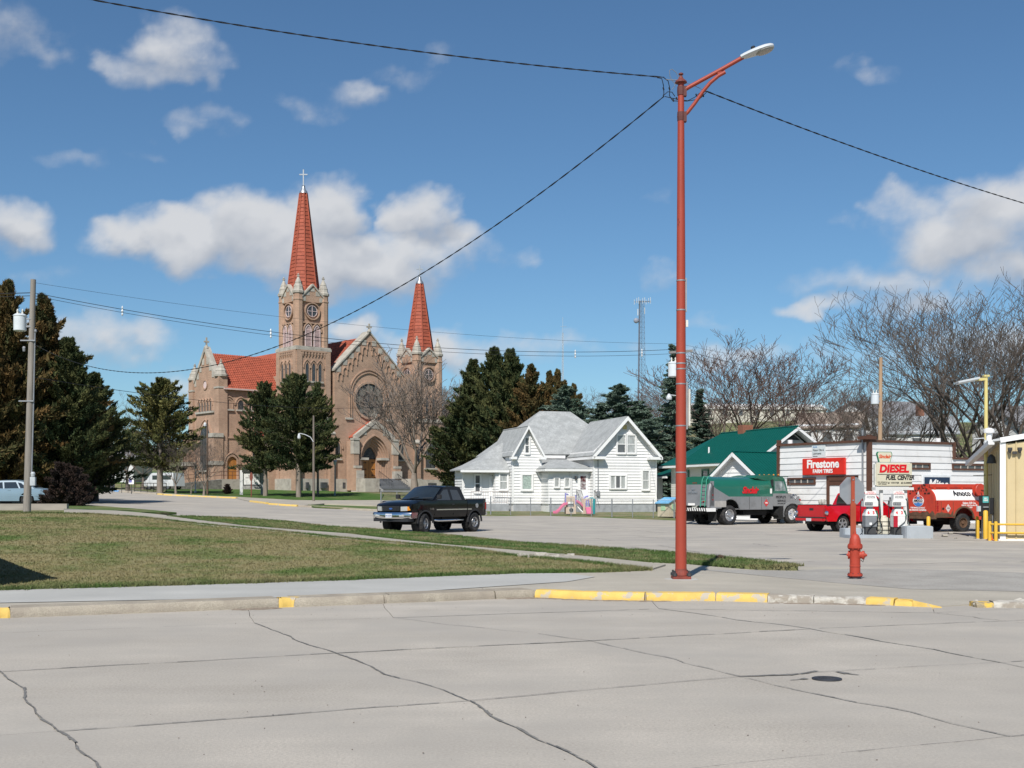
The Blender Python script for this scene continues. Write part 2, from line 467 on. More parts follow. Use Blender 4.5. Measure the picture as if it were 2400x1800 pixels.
# ------------------------------------------------------------------ ground, streets, walks
def ground_material(name, tan, green, dirt, gscale, bias):
 """dormant grass: tan and green patches with bare soil, all by world position"""
 m = bpy.data.materials.new(name); m.use_nodes = True
 nt = m.node_tree; N = nt.nodes.new; L = nt.links.new
 b = nt.nodes['Principled BSDF']; b.inputs['Roughness'].default_value = .95; b.inputs['Specular IOR Level'].default_value = .15
 tc = N('ShaderNodeTexCoord')
 def nz(s, d, r=.6, off=0.0):
  mp = N('ShaderNodeMapping'); mp.inputs['Location'].default_value = (off, off * .7, 0); L(tc.outputs['Object'], mp.inputs[0])
  n = N('ShaderNodeTexNoise'); n.inputs['Scale'].default_value = s; n.inputs['Detail'].default_value = d; n.inputs['Roughness'].default_value = r
  L(mp.outputs[0], n.inputs['Vector']); return n.outputs['Fac']
 def mr(v, a, bb):
  n = N('ShaderNodeMapRange'); n.interpolation_type = 'SMOOTHSTEP'; n.inputs['From Min'].default_value = a; n.inputs['From Max'].default_value = bb
  L(v, n.inputs['Value']); return n.outputs[0]
 def mix(f, a, bb):
  n = N('ShaderNodeMix'); n.data_type = 'RGBA'; L(f, n.inputs['Factor'])
  for s, k in ((a, 'A'), (bb, 'B')):
   if isinstance(s, tuple): n.inputs[k].default_value = (*s, 1)
   else: L(s, n.inputs[k])
  return n.outputs['Result']
 g = mix(mr(nz(gscale, 6, .62), bias - .14, bias + .14), tan, green)
 g = mix(mr(nz(.9, 7, .7, 4.0), .60, .72), g, dirt)
 fn = N('ShaderNodeMapRange'); fn.inputs['From Min'].default_value = .25; fn.inputs['From Max'].default_value = .75; fn.inputs['To Min'].default_value = .55; fn.inputs['To Max'].default_value = 1.4
 L(nz(26, 4, .75, 9.0), fn.inputs['Value'])
 s = N('ShaderNodeVectorMath'); s.operation = 'SCALE'; L(g, s.inputs[0]); L(fn.outputs[0], s.inputs['Scale'])
 L(s.outputs[0], b.inputs['Base Color'])
 bp = N('ShaderNodeBump'); bp.inputs['Strength'].default_value = .7; bp.inputs['Distance'].default_value = .05
 L(nz(30, 4, .7), bp.inputs['Height']); L(bp.outputs[0], b.inputs['Normal'])
 return m
M_GRASS = ground_material('grass_field', (.25, .215, .12), (.10, .155, .045), (.24, .19, .13), .35, .52)
M_LAWN = ground_material('lawn_turf', (.27, .235, .12), (.10, .155, .042), (.25, .205, .13), .42, .55)
M_VERGE = ground_material('verge_turf', (.25, .22, .115), (.085, .145, .04), (.25, .20, .13), .6, .45)

M_GREENLAWN = ground_material('green_turf', (.13, .16, .055), (.05, .12, .022), (.12, .12, .06), .5, .45)
def concrete(name, col, col2, fine=.2, streak=.10, srot=-.4):
 return mat(name, col, rough=.9, var=.10, scale=.7, detail=8, bump=.35, bscale=90, col2=col2, c2amt=.42, c2scale=.45, c2sharp=.5, spec=.25, fine=fine, fscale=45, streak=streak, srot=srot, orand=.045)
M_STREET = concrete('street_concrete', (.42, .382, .328), (.365, .338, .298))
M_LOT = concrete('lot_concrete', (.41, .375, .32), (.33, .305, .275), streak=.14, srot=-.15)
M_WALK_NEW = concrete('walk_concrete_pale', (.43, .425, .395), (.39, .385, .36), fine=.08)
M_WALK = concrete('walk_concrete', (.40, .365, .30), (.345, .315, .265), fine=.14)
M_KERB = mat('kerb_concrete', (.39, .345, .275), rough=.95, var=.16, scale=6, bump=.9, bscale=45, col2=(.30, .26, .21), c2amt=.45, c2scale=3, c2sharp=.3, spec=.2, fine=.25, fscale=60, orand=.08)
M_KERB_WHITE = mat('kerb_chipped', (.50, .47, .41), rough=.95, var=.2, scale=9, bump=.9, bscale=40, col2=(.32, .28, .23), c2amt=.5, c2scale=5, c2sharp=.12)
M_YELLOW = mat('kerb_yellow_paint', (.64, .435, .115), rough=.9, var=.10, scale=6, bump=.3, bscale=50, col2=(.44, .39, .31), c2amt=.38, c2scale=4.5, c2sharp=.06)
M_TAR = mat('crack_tar', (.17, .163, .15), rough=.85, var=.35, scale=20)
M_JOINT = mat('joint_dark', (.05, .047, .043), rough=1)  # dark base under the slabs that shows in the joints
M_IRON = mat('cast_iron', (.075, .075, .08), rough=.55, metal=.6, var=.2, bump=.4, bscale=40)
M_BLUE = mat('kerb_blue_paint', (.11, .32, .62), rough=.8, col2=(.4, .4, .38), c2amt=.25, c2scale=3)

def grid_terrain():
 xs = np.unique(np.concatenate([np.arange(-60, 60.1, 1.5), np.linspace(-60, -300, 25), np.linspace(60, 300, 25), [-600, -1200, -3000, 600, 1200, 3000]]))
 ys = np.unique(np.concatenate([np.arange(16, 100.1, 1.5), np.linspace(100, 460, 61), np.linspace(-150, 16, 18), [-300, -1000, -3000, 700, 1200, 2500, 5000]]))
 X, Y = np.meshgrid(xs, ys)
 Z = Hn(X, Y) - .07
 far = np.clip((Y - 460) / 1500, 0, 1); Z = Z - far * 30
 Z = np.where(Y < 16.2, -.12, Z)
 v = np.c_[X.ravel(), Y.ravel(), Z.ravel()]
 ny, nx = X.shape
 i = np.arange(ny * nx).reshape(ny, nx)
 f = np.c_[i[:-1, :-1].ravel(), i[:-1, 1:].ravel(), i[1:, 1:].ravel(), i[1:, :-1].ravel()]
 npmesh('ground', v, f, M_GRASS, kind='structure', smooth=True)
grid_terrain()

def sheet(name, poly, dz, material, step=1.0, skirt=.25, kind='structure', parent=None, label=None):
 """polygon laid on the terrain: poly of (x, y), dz a height or a function of (x, y)"""
 bm = bmesh.new()
 vs = [bm.verts.new((p[0], p[1], 0)) for p in poly]
 bm.faces.new(vs)
 bmesh.ops.triangulate(bm, faces=bm.faces[:])
 xs = [p[0] for p in poly]; ys = [p[1] for p in poly]
 for ax, (a, b) in ((0, (min(xs), max(xs))), (1, (min(ys), max(ys)))):
  t = math.ceil(a / step) * step
  while t < b:
   co = (t, 0, 0) if ax == 0 else (0, t, 0); no = (1, 0, 0) if ax == 0 else (0, 1, 0)
   bmesh.ops.bisect_plane(bm, geom=bm.verts[:] + bm.edges[:] + bm.faces[:], plane_co=co, plane_no=no, dist=1e-5)
   t += step
 bmesh.ops.recalc_face_normals(bm, faces=bm.faces)
 for f in bm.faces:
  if f.normal.z < 0: f.normal_flip()
 co = np.array([v.co for v in bm.verts]); hz = Hn(co[:, 0], co[:, 1])
 for v, h in zip(bm.verts, hz):
  v.co.z = h + (dz(v.co.x, v.co.y) if callable(dz) else dz)
 if skirt > 0:
  be = [e for e in bm.edges if len(e.link_faces) == 1]
  r = bmesh.ops.extrude_edge_only(bm, edges=be)
  for v in [g for g in r['geom'] if isinstance(g, bmesh.types.BMVert)]: v.co.z -= skirt
 me = bpy.data.meshes.new(name); bm.to_mesh(me); bm.free()
 return link(name, me, material, parent, kind, label)
def gp(pts, dz=0.0): return [tuple(G(px, py, dz)[:2]) for px, py in pts]
def rough_edge(poly, amp, seg, seed):
 """subdivide a polygon and shake its outline"""
 r = rng(seed); out = []
 for i, p in enumerate(poly):
  q = poly[(i + 1) % len(poly)]; p2, q2 = Vector(p[:2]), Vector(q[:2]); d = q2 - p2; n = max(1, min(60, int(d.length / seg)))
  nn = Vector((-d.y, d.x)).normalized() if d.length > 0 else Vector((0, 0))
  for k in range(n):
   t = k / n
   out.append(tuple(p2 + d * t + nn * r.uniform(-amp, amp)))
 return out

# the near street: concrete slabs between the joints that show in the picture
def g0(px, py):
 Y = CAMH * FPX / (py - HZ); return Vector(((px - 1200) / FPX * Y, Y))
rows = [[(-190, 1440), (560, 1402), (880, 1390), (1480, 1372), (2180, 1385)],
  [(-190, 1492), (597, 1461), (922, 1448), (1545, 1427), (2190, 1437)],
  [(0, 1575), (787, 1531), (1384, 1502), (1900, 1474), (2360, 1456)],
  [(136, 1715), (1100, 1643), (1735, 1586), (2345, 1553), (2900, 1517)],
  [(420, 1926), (1430, 1823), (2370, 1727), (2900, 1674), (3500, 1610)]]
node = [[g0(*p) for p in r] for r in rows]
EW = Vector((.921, .389)); NS = Vector((-.389, .921))
for r in node:
 for k in range(3): r.insert(0, r[0] - EW * (4.6 + .3 * k))
 for k in range(3): r.append(r[-1] + EW * (4.8 + k))
for k in range(4):
 node.append([p - NS * (3.9 if k < 3 else 9) + EW * .3 for p in node[-1]])
def wavy(a, b, amp, seed, n=12):
 r = rng(seed); d = b - a; nn = Vector((-d.y, d.x)).normalized()
 w1, w2, p1, p2 = r.uniform(.6, 1.3), r.uniform(2, 3.4), r.uniform(0, 6), r.uniform(0, 6)
 out = []
 for i in range(n + 1):
  t = i / n; e = math.sin(math.pi * t)
  out.append(a + d * t + nn * e * amp * (math.sin(w1 * 6 * t + p1) + .5 * math.sin(w2 * 6 * t + p2) + r.uniform(-.25, .25)))
 return out
street = sheet('street', [(-60, -60), (60, -60), (60, 20.5), (-60, 20.5)], lambda x, y: -.045, M_JOINT, step=20, skirt=0)
hz_edge = {}; vt_edge = {}
nr, nc = len(node), len(node[0])
for i in range(nr):
 for j in range(nc - 1): hz_edge[i, j] = wavy(node[i][j], node[i][j + 1], .018, 100 + i * 20 + j)
for i in range(nr - 1):
 for j in range(nc): vt_edge[i, j] = wavy(node[i][j], node[i + 1][j], .055 if i else .02, 500 + i * 20 + j)
for i in range(nr - 1):
 for j in range(nc - 1):
  loop = hz_edge[i, j][:-1] + vt_edge[i, j + 1][:-1] + hz_edge[i + 1, j][::-1][:-1] + vt_edge[i, j][::-1][:-1]
  n = len(loop); ins = []
  for k in range(n):
   t = (loop[(k + 1) % n] - loop[k - 1]).normalized()
   ins.append(loop[k] + Vector((t.y, -t.x)) * .0045)
  z = rng(i * 31 + j).uniform(-.003, .003)
  MB().prism([(p.x, p.y) for p in ins], z - .04, z, 'z').build('slab', M_STREET, street)

# tar and dark dirt that has worked out of the joints
def tar_line(mb, pts, w, seed, keep=.85):
 r = rng(seed)
 for a, b in zip(pts[:-1], pts[1:]):
  d = b - a; L_ = d.length; nn = Vector((-d.y, d.x)).normalized(); m = max(2, int(L_ / .12))
  off = r.uniform(-.25, .25) * w; ww = w * r.uniform(.4, 1.2)
  for k in range(m):
   if r.random() > keep: continue
   t0, t1 = k / m, (k + 1) / m
   o1 = off + r.uniform(-.2, .2) * w; hw0 = ww * r.uniform(.3, .7); hw1 = ww * r.uniform(.3, .7)
   p, q = a + d * t0, a + d * t1
   mb.add([(*(p + nn * (o1 - hw0)), .0065), (*(p + nn * (o1 + hw0)), .0065), (*(q + nn * (o1 + hw1)), .0065), (*(q + nn * (o1 - hw1)), .0065)], [(0, 1, 2, 3)])
tar = MB()
for (i, j), e in vt_edge.items():
 if 1 <= i <= 3 and 2 <= j <= 8: tar_line(tar, e, {3: .020, 2: .018, 1: .018}[i] * (1.2 if j < 5 else .7), 900 + i * 9 + j, .97)
for (i, j), e in hz_edge.items():
 if 1 <= i <= 4 and 1 <= j <= 8: tar_line(tar, e, .013 if i != 2 else .018, 300 + i * 9 + j, .96)
pp = [g0(*p) for p in ((1735, 1587), (1850, 1583), (1935, 1570), (1985, 1580), (2040, 1586))]
tar_line(tar, pp, .07, 77, .8)
tar_line(tar, [g0(1800, 1600), g0(1880, 1593), g0(1905, 1590)], .06, 78, .6)
tar.build('joint_tar', M_TAR, street, kind='stuff')
# small stones, chips and dirt lying on the street
r_ = rng(5); deb = MB()
for _ in range(160):
 p = g0(r_.uniform(-200, 2500), r_.choice([r_.uniform(1415, 1450), r_.uniform(1420, 1790)])); s = r_.uniform(.003, .008)
 deb.ball((p.x, p.y, .004 + s * .2), s, 5, 3, (1, r_.uniform(.6, 1.4), .5))
deb.build('grit', mat('grit_stone', (.2, .17, .14), var=.5, scale=.8), street, kind='stuff')
# manhole
mp = g0(1938, 1592)
mh = thing('manhole_cover', 'round dark iron manhole cover set flush in the concrete street', 'manhole', (mp.x, mp.y, 0))
MB().lathe([(.0, .001), (.115, .001), (.115, .012), (.0, .012)], 32).build('lid', M_IRON, mh)
MB().ring([(a * .135, b * .135) for a, b in circle(0, 0, 1, 32)], [(a * .118, b * .118) for a, b in circle(0, 0, 1, 32)], .001, .010, 'z', True).build('rim', M_IRON, mh)
rib = MB()
for k in range(3): rib.box(-.07, .07, -.06 + k * .05, -.04 + k * .05, .012, .017)
rib.build('tread_ribs', M_IRON, mh)

# side street and filling station lot
lot_px = [(1640, 1222), (1582, 1220), (1400, 1213), (1280, 1209), (1147, 1210), (1000, 1204), (875, 1197), (760, 1191), (698, 1187), (640, 1183), (584, 1176),
    (552, 1168), (460, 1164), (383, 1160), (277, 1152), (195, 1146), (60, 1141), (-150, 1137), (-150, 1172), (60, 1176), (185, 1182), (300, 1195), (380, 1214), (560, 1219), (760, 1240), (995, 1258), (1300, 1285), (1500, 1302)]
lot_poly = [(-1, 20.6), (60, 20.6), (60, 82), (24, 82), (16, 78)] + gp(lot_px)
sheet('side_street', lot_poly, 0.0, M_LOT, step=2.0)
# streaks and long cracks across the lot
crk = MB(); r_ = rng(12)
for k in range(26):
 px = r_.uniform(900, 2450); py = r_.uniform(1235, 1325); a = G(px, py); ang = r_.choice([R(12), R(22), R(100)]) + r_.uniform(-.15, .15); ln = r_.uniform(2, 9)
 pts = [Vector((a.x + math.cos(ang) * ln * t / 14 + r_.uniform(-.05, .05), a.y + math.sin(ang) * ln * t / 14 + r_.uniform(-.08, .08))) for t in range(15)]
 for p, q in zip(pts[:-1], pts[1:]):
  if not (20.8 < p.y < 70) or (p.x < 6 and p.y < 30) or p.x < -2: continue
  n = Vector((-(q - p).y, (q - p).x)).normalized() * r_.uniform(.008, .02)
  crk.add([(*(p - n), H(*p) + .006), (*(p + n), H(*p) + .006), (*(q + n), H(*q) + .006), (*(q - n), H(*q) + .006)], [(0, 1, 2, 3)])
if crk.v: crk.build('crack_lines', M_TAR, bpy.data.objects['side_street'], kind='stuff')
sheet('parking_line', gp([(2240, 1346), (2400, 1354), (2600, 1364), (2600, 1365.6), (2400, 1355.4), (2240, 1347)]), .006, M_YELLOW, step=4, skirt=0, parent=bpy.data.objects['side_street'], kind=None)

# corner apron and walks
kerb_px = [(-800, 1480), (-400, 1464), (0, 1449), (380, 1435), (678, 1423), (922, 1414), (1139, 1405), (1252, 1401), (1360, 1406), (1512, 1409), (1677, 1409), (1797, 1412), (2030, 1417), (2209, 1425)]
kerb_w = [g0(*p) for p in kerb_px]
def apron_dz(x, y):
 t = min(1, max(0, (x - 3.2) / 3.4)); t = t * t * (3 - 2 * t)
 return .118 * (1 - t) + .012 * t
inner = [p + NS * .12 for p in kerb_w]
lawn_edge = [(1515, 1336), (1400, 1340), (1200, 1344), (868, 1357), (543, 1368), (0, 1383), (-800, 1409)]
apron = [tuple(p) for p in inner] + [tuple(g0(2290, 1417)), tuple(g0(2700, 1425))] + [(17, 21.2)] + gp([(2300, 1352), (2100, 1336), (1878, 1329), (1690, 1318), (1500, 1312), (1360, 1320)]) + gp([(1200, 1335), (868, 1350), (543, 1361), (0, 1376), (-800, 1402)], .12)
sheet('sidewalk', apron, apron_dz, M_WALK, step=1.0)
sheet('sidewalk_pale_slab', gp([(-800, 1440), (0, 1413), (651, 1401), (922, 1390), (1200, 1372), (1330, 1363), (1395, 1352), (1330, 1344), (1200, 1343), (868, 1356), (543, 1367), (0, 1382), (-800, 1408)], .126), .127, M_WALK_NEW, step=1.5, skirt=.0)
sheet('lot_patch', gp([(1640, 1346), (1900, 1362), (2130, 1380), (2400, 1386), (2700, 1380), (2700, 1352), (2100, 1332), (1920, 1334)], .02), lambda x, y: apron_dz(x, y) + .004, mat('asphalt_patch', (.33, .31, .275), rough=.9, var=.12, scale=1.2, bump=.4, bscale=80, fine=.2, fscale=40), step=1.0, skirt=0)
# diagonal walk across the lawn
sheet('lawn_walk', gp([(150, 1194), (271, 1198), (401, 1210), (570, 1233), (814, 1252), (1031, 1277), (1200, 1291), (1363, 1305), (1480, 1317), (1560, 1326), (1530, 1336), (1363, 1319), (1200, 1304), (1085, 1289), (868, 1270), (651, 1248), (488, 1233), (330, 1214), (150, 1201)], .12), .15, M_WALK, step=1.0)
rb = MB(); r_ = rng(8)
for k in range(26):          # broken concrete by the walk
 p = G(r_.uniform(1215, 1345), r_.uniform(1301, 1309), .12); s = r_.uniform(.06, .2)
 rb.box(p.x - s, p.x + s, p.y - s * .7, p.y + s * .7, p.z - .06, p.z + r_.uniform(.04, .08))
rb.build('broken_concrete', M_KERB_WHITE, bpy.data.objects['lawn_walk'], kind='stuff')
# walks in front of the church
sheet('church_walk', gp([(195, 1143), (383, 1156), (552, 1164), (690, 1172), (892, 1172), (1080, 1178), (1080, 1188), (875, 1184), (760, 1180), (698, 1185), (584, 1174), (552, 1167), (383, 1159), (195, 1145.5)], .04), .04, M_WALK, step=2)

sheet('church_lawn', gp([(383, 1155), (552, 1163), (690, 1171), (892, 1171), (900, 1158), (760, 1150), (560, 1144), (400, 1143)], .03), .03, M_GREENLAWN, step=3, skirt=.1)
sheet('far_lawn', gp([(150, 1132), (420, 1134), (420, 1108), (150, 1100)], .0), .02, M_GREENLAWN, step=6, skirt=.1)
# kerbs
def kerb(pts, h, w, side, material, name='kerb_stone', parent=None, base=None):
 m = MB(); n = len(pts); sec = [(0, -.06), (.0, h * .25), (.02, h * .75), (.06, h), (w, h + .002), (w, -.06)]
 vs = []; fs = []
 for i, p in enumerate(pts):
  d = (pts[min(i + 1, n - 1)] - pts[max(0, i - 1)]); nn = Vector((-d.y, d.x)).normalized() * side
  z0 = base(p) if base else 0
  for s, z in sec:
   q = p + nn * s; vs.append((q.x, q.y, z0 + z))
 k = len(sec)
 for i in range(n - 1):
  for j in range(k - 1): fs.append((i * k + j, (i + 1) * k + j, (i + 1) * k + j + 1, i * k + j + 1))
 fs.append(tuple(range(k))); fs.append(tuple(range((n - 1) * k, n * k)))
 m.add(vs, fs)
 return m.build(name, material, parent, smooth=35)
def along(pxa, pxb, dens=16):
 """points of the near kerb between two photo columns"""
 cols = sorted(set([pxa, pxb] + [p[0] for p in kerb_px if pxa < p[0] < pxb])); out = []
 r = rng(int(pxa) + 9)
 for a, b in zip(cols[:-1], cols[1:]):
  for k in range(4):
   c = a + (b - a) * k / 4
   out.append(c)
 out.append(pxb); pts = []
 for c in out:
  for (x0, y0), (x1, y1) in zip(kerb_px[:-1], kerb_px[1:]):
   if x0 <= c <= x1:
    t = (c - x0) / (x1 - x0); pts.append(g0(c, y0 + (y1 - y0) * t) + NS * r.uniform(-.012, .012)); break
 return pts
kerb_root = kerb(along(-800, -20), .13, .5, 1, M_KERB, 'kerb'); kerb_root['kind'] = 'structure'
for a, b, h, m_ in ((-19.8, 24, .131, M_YELLOW), (24.2, 380, .13, M_KERB), (380.2, 653, .13, M_KERB), (653.2, 688, .133, M_YELLOW), (688.2, 900, .13, M_KERB), (903, 1160, .129, M_KERB), (1163, 1252, .128, M_KERB),
      (1252.4, 1510, .128, M_YELLOW), (1516, 1676, .126, M_YELLOW), (1679, 1797, .122, M_YELLOW), (1800, 1905, .112, M_KERB_WHITE), (1908, 2028, .10, M_KERB_WHITE), (2030, 2094, .10, M_YELLOW), (2097, 2140, .085, M_YELLOW)):
 kerb(along(a, b), h, .3 if h < .127 else .24 if m_ is M_YELLOW else .5, 1, m_, 'kerb_stone', kerb_root)
# the last painted kerb stone runs out into the drive
e = along(2142, 2209); t_ = MB(); n = len(e)
vs = []
for i, p in enumerate(e):
 h = .08 * (1 - i / (n - 1)) + .016
 for s, z in ((0, -.05), (.02, h), (.3, h), (.3, -.05)): q = p + NS * s; vs.append((q.x, q.y, z))
t_.add(vs, [(i * 4 + j, (i + 1) * 4 + j, (i + 1) * 4 + j + 1, i * 4 + j + 1) for i in range(n - 1) for j in range(3)] + [(0, 1, 2, 3)])
t_.build('kerb_stone', M_YELLOW, kerb_root, smooth=35)
k2 = [g0(2290, 1424), g0(2330, 1424), g0(2400, 1425), g0(2470, 1426)]
kerb(k2[:2], .07, .3, 1, mat('kerb_crumbling', (.36, .30, .2), rough=1, var=.3, scale=12, bump=1, bscale=30, col2=(.7, .46, .09), c2amt=.5, c2scale=6, c2sharp=.1), 'kerb_stone', kerb_root)
kerb(k2[1:], .085, .3, 1, M_KERB_WHITE, 'kerb_stone', kerb_root)
r_ = rng(41); rub = MB()
for k in range(24):
 p = g0(r_.uniform(2285, 2420), r_.uniform(1412, 1424)); s = r_.uniform(.02, .07); rub.ball((p.x, p.y, .02 + s * .3), s, 6, 4, (1, .8, .6))
rub.build('rubble', M_KERB_WHITE, kerb_root, kind='stuff')
# dirt washed against the kerb
r_ = rng(17); dirt = MB()
for px in list(range(560, 640, 6)) + list(range(1190, 1560, 14)) + list(range(1800, 2060, 9)):
 q = along(px, px + 2)[0] - NS * r_.uniform(.0, .16); s = r_.uniform(.03, .12)
 dirt.ball((q.x, q.y, .001), s, 7, 4, (1.3, .8, .10))
dirt.build('washed_dirt', mat('silt', (.23, .185, .14), rough=1, var=.3, scale=14), kerb_root, kind='stuff')

def far_kerb(pxs, material, h=.12, w=.25):
 pts = [Vector(G(*p)[:2]) for p in pxs]
 fine = []
 for a, b in zip(pts[:-1], pts[1:]):
  n = max(1, int((b - a).length / 1.5)); fine += [a + (b - a) * k / n for k in range(n)]
 fine.append(pts[-1])
 return kerb(fine, h, w, 1, material, 'kerb_stone', fk_root, base=lambda p: H(p.x, p.y))
fk_root = sheet('kerb_far', gp([(698, 1187), (700, 1186.4), (704, 1187)]), .02, M_KERB, skirt=.05)
for pts, m_ in (([(195, 1146), (225, 1149)], M_BLUE), ([(226, 1149), (238, 1149.8)], M_YELLOW), ([(239, 1150), (247, 1150.5)], M_KERB), ([(248, 1150.5), (277, 1152.5)], M_BLUE), ([(278, 1153), (366, 1159)], M_KERB),
    ([(368, 1159.4), (380, 1160.4)], M_YELLOW), ([(383, 1160.8), (460, 1164.5), (552, 1168.5)], M_YELLOW), ([(584, 1176.5), (622, 1181.5)], M_YELLOW), ([(629, 1183), (660, 1185.5), (695, 1187.5)], M_YELLOW),
    ([(698, 1187.7), (760, 1191.5), (875, 1198), (1000, 1204.5)], M_KERB)):
 far_kerb(pts, m_)

# ------------------------------------------------------------------ lawns
lawn_px = [(-800, 1409), (0, 1383), (543, 1368), (868, 1357), (1200, 1344), (1400, 1340), (1515, 1336), (1363, 1318), (1200, 1303), (1085, 1287.5), (868, 1268.5), (651, 1246.5), (488, 1231.5), (330, 1213), (200, 1205), (-100, 1202), (-800, 1202)]
lawn_poly = rough_edge(gp(lawn_px, .13), .06, .4, 3)
sheet('lawn', lawn_poly, .135, M_LAWN, step=1.2, skirt=.12)
strip_px = [(395, 1211), (460, 1211.5), (561, 1215), (661, 1222), (761, 1234), (862, 1240), (995, 1251), (1200, 1272), (1336, 1280), (1580, 1297), (1688, 1307), (1800, 1319), (1872, 1327), (1780, 1328), (1688, 1325), (1612, 1321), (1500, 1316.5), (1363, 1304), (1200, 1290), (1031, 1276), (814, 1251), (570, 1232), (450, 1218)]
strip_poly = rough_edge(gp(strip_px, .12), .06, .5, 4)
sheet('grass_verge', strip_poly, .13, M_VERGE, step=1.2, skirt=.12)
wedge_px = [(170, 1181), (260, 1188), (340, 1194), (416, 1201.5), (330, 1200.5), (271, 1197), (150, 1193)]
sheet('grass_verge_far', rough_edge(gp(wedge_px, .12), .06, .6, 5), .13, M_VERGE, step=1.5, skirt=.1)
sheet('grass_verge_kerb', rough_edge(gp([(722, 1183), (876, 1187), (1000, 1192), (1000, 1200), (876, 1194), (735, 1187)], .1), .1, .8, 6), .11, M_VERGE, step=1.5, skirt=.08)

def inside(poly, x, y):
 c = np.zeros(len(x), bool); n = len(poly)
 for i in range(n):
  x0, y0 = poly[i]; x1, y1 = poly[(i + 1) % n]
  if y0 == y1: continue
  c ^= ((y0 > y) != (y1 > y)) & (x < (x1 - x0) * (y - y0) / (y1 - y0) + x0)
 return c
def blades(name, poly, n, dz, material, seed, hmin, hmax, parent, near=18.0, edge=False):
 rs = np.random.RandomState(seed)
 pa = np.array(poly); lo, hi = pa.min(0), pa.max(0)
 if edge:
  nxt = np.roll(pa, -1, 0); ln = np.linalg.norm(nxt - pa, axis=1); k = rs.choice(len(pa), n, p=ln / ln.sum()); t = rs.rand(n, 1)
  q = pa[k] * (1 - t) + nxt[k] * t + rs.normal(0, .06, (n, 2)); x, y = q[:, 0], q[:, 1]
  ok = y < 60
 else:
  x = rs.uniform(max(lo[0], -30), hi[0], n * 3); y = near + (hi[1] - near) * rs.rand(n * 3) ** 1.5
  ok = inside(poly, x, y) & (np.abs(x / y) < .55)
 x, y = x[ok][:n], y[ok][:n]; m = len(x)
 z = Hn(x, y) + dz
 k = 4
 bx = np.repeat(x, k) + rs.normal(0, .02, m * k); by = np.repeat(y, k) + rs.normal(0, .02, m * k); bz = np.repeat(z, k) - .005
 ang = rs.uniform(0, 6.283, m * k); w = rs.uniform(.004, .009, m * k) * (1 + by / 50); h = rs.uniform(hmin, hmax, m * k)
 lean = rs.normal(0, .5, (m * k, 2)) * h[:, None]
 v = np.empty((m * k, 3, 3))
 v[:, 0] = np.c_[bx - np.cos(ang) * w, by - np.sin(ang) * w, bz]
 v[:, 1] = np.c_[bx + np.cos(ang) * w, by + np.sin(ang) * w, bz]
 v[:, 2] = np.c_[bx + lean[:, 0], by + lean[:, 1], bz + h]
 f = np.arange(m * k * 3).reshape(-1, 3)
 return npmesh(name, v.reshape(-1, 3), f, material, parent, kind='stuff')
blades('grass', lawn_poly, 42000, .135, M_LAWN, 1, .02, .05, bpy.data.objects['lawn'])
blades('grass', strip_poly, 16000, .13, M_VERGE, 2, .025, .07, bpy.data.objects['grass_verge'], near=24)
blades('grass', lawn_poly, 18000, .12, M_VERGE, 3, .04, .11, bpy.data.objects['lawn'], edge=True)
blades('grass', strip_poly, 7000, .12, M_VERGE, 4, .04, .10, bpy.data.objects['grass_verge'], edge=True)
# ------------------------------------------------------------------ church
def brick_material(name, a, b, mortar, sx):
 m = bpy.data.materials.new(name); m.use_nodes = True
 nt = m.node_tree; N = nt.nodes.new; L = nt.links.new; bs = nt.nodes['Principled BSDF']
 bs.inputs['Roughness'].default_value = .9; bs.inputs['Specular IOR Level'].default_value = .2
 tc = N('ShaderNodeTexCoord'); sp = N('ShaderNodeSeparateXYZ'); cb = N('ShaderNodeCombineXYZ'); ad = N('ShaderNodeMath')
 L(tc.outputs['Object'], sp.inputs[0]); L(sp.outputs[0], ad.inputs[0]); L(sp.outputs[1], ad.inputs[1]); L(ad.outputs[0], cb.inputs[0]); L(sp.outputs[2], cb.inputs[1])
 br = N('ShaderNodeTexBrick'); L(cb.outputs[0], br.inputs['Vector'])
 br.inputs['Color1'].default_value = (*a, 1); br.inputs['Color2'].default_value = (*b, 1); br.inputs['Mortar'].default_value = (*mortar, 1)
 br.inputs['Scale'].default_value = 1; br.inputs['Brick Width'].default_value = .22 * sx; br.inputs['Row Height'].default_value = .075 * sx; br.inputs['Mortar Size'].default_value = .012 * sx; br.inputs['Bias'].default_value = -.1
 nz = N('ShaderNodeTexNoise'); nz.inputs['Scale'].default_value = .6; nz.inputs['Detail'].default_value = 8; nz.inputs['Roughness'].default_value = .7; L(tc.outputs['Object'], nz.inputs['Vector'])
 mr = N('ShaderNodeMapRange'); mr.inputs['From Min'].default_value = .3; mr.inputs['From Max'].default_value = .7; mr.inputs['To Min'].default_value = .8; mr.inputs['To Max'].default_value = 1.18; L(nz.outputs['Fac'], mr.inputs['Value'])
 vm = N('ShaderNodeVectorMath'); vm.operation = 'SCALE'; L(br.outputs['Color'], vm.inputs[0]); L(mr.outputs[0], vm.inputs['Scale']); L(vm.outputs[0], bs.inputs['Base Color'])
 bp = N('ShaderNodeBump'); bp.inputs['Strength'].default_value = .4; bp.inputs['Distance'].default_value = .01; L(br.outputs['Fac'], bp.inputs['Height']); bp.invert = True; L(bp.outputs[0], bs.inputs['Normal'])
 return m
M_BRICK = brick_material('church_brick', (.43, .265, .18), (.35, .212, .145), (.41, .31, .235), 1.6)
M_STONE = mat('limestone', (.42, .39, .335), rough=.9, var=.13, scale=1.6, col2=(.27, .245, .21), c2amt=.35, c2scale=1.2, c2sharp=.35, bump=.3, bscale=12)
M_TILE = mat('clay_tile', (.36, .085, .045), rough=.75, var=.16, scale=1.3, detail=6, col2=(.25, .055, .03), c2amt=.35, c2scale=2.2)
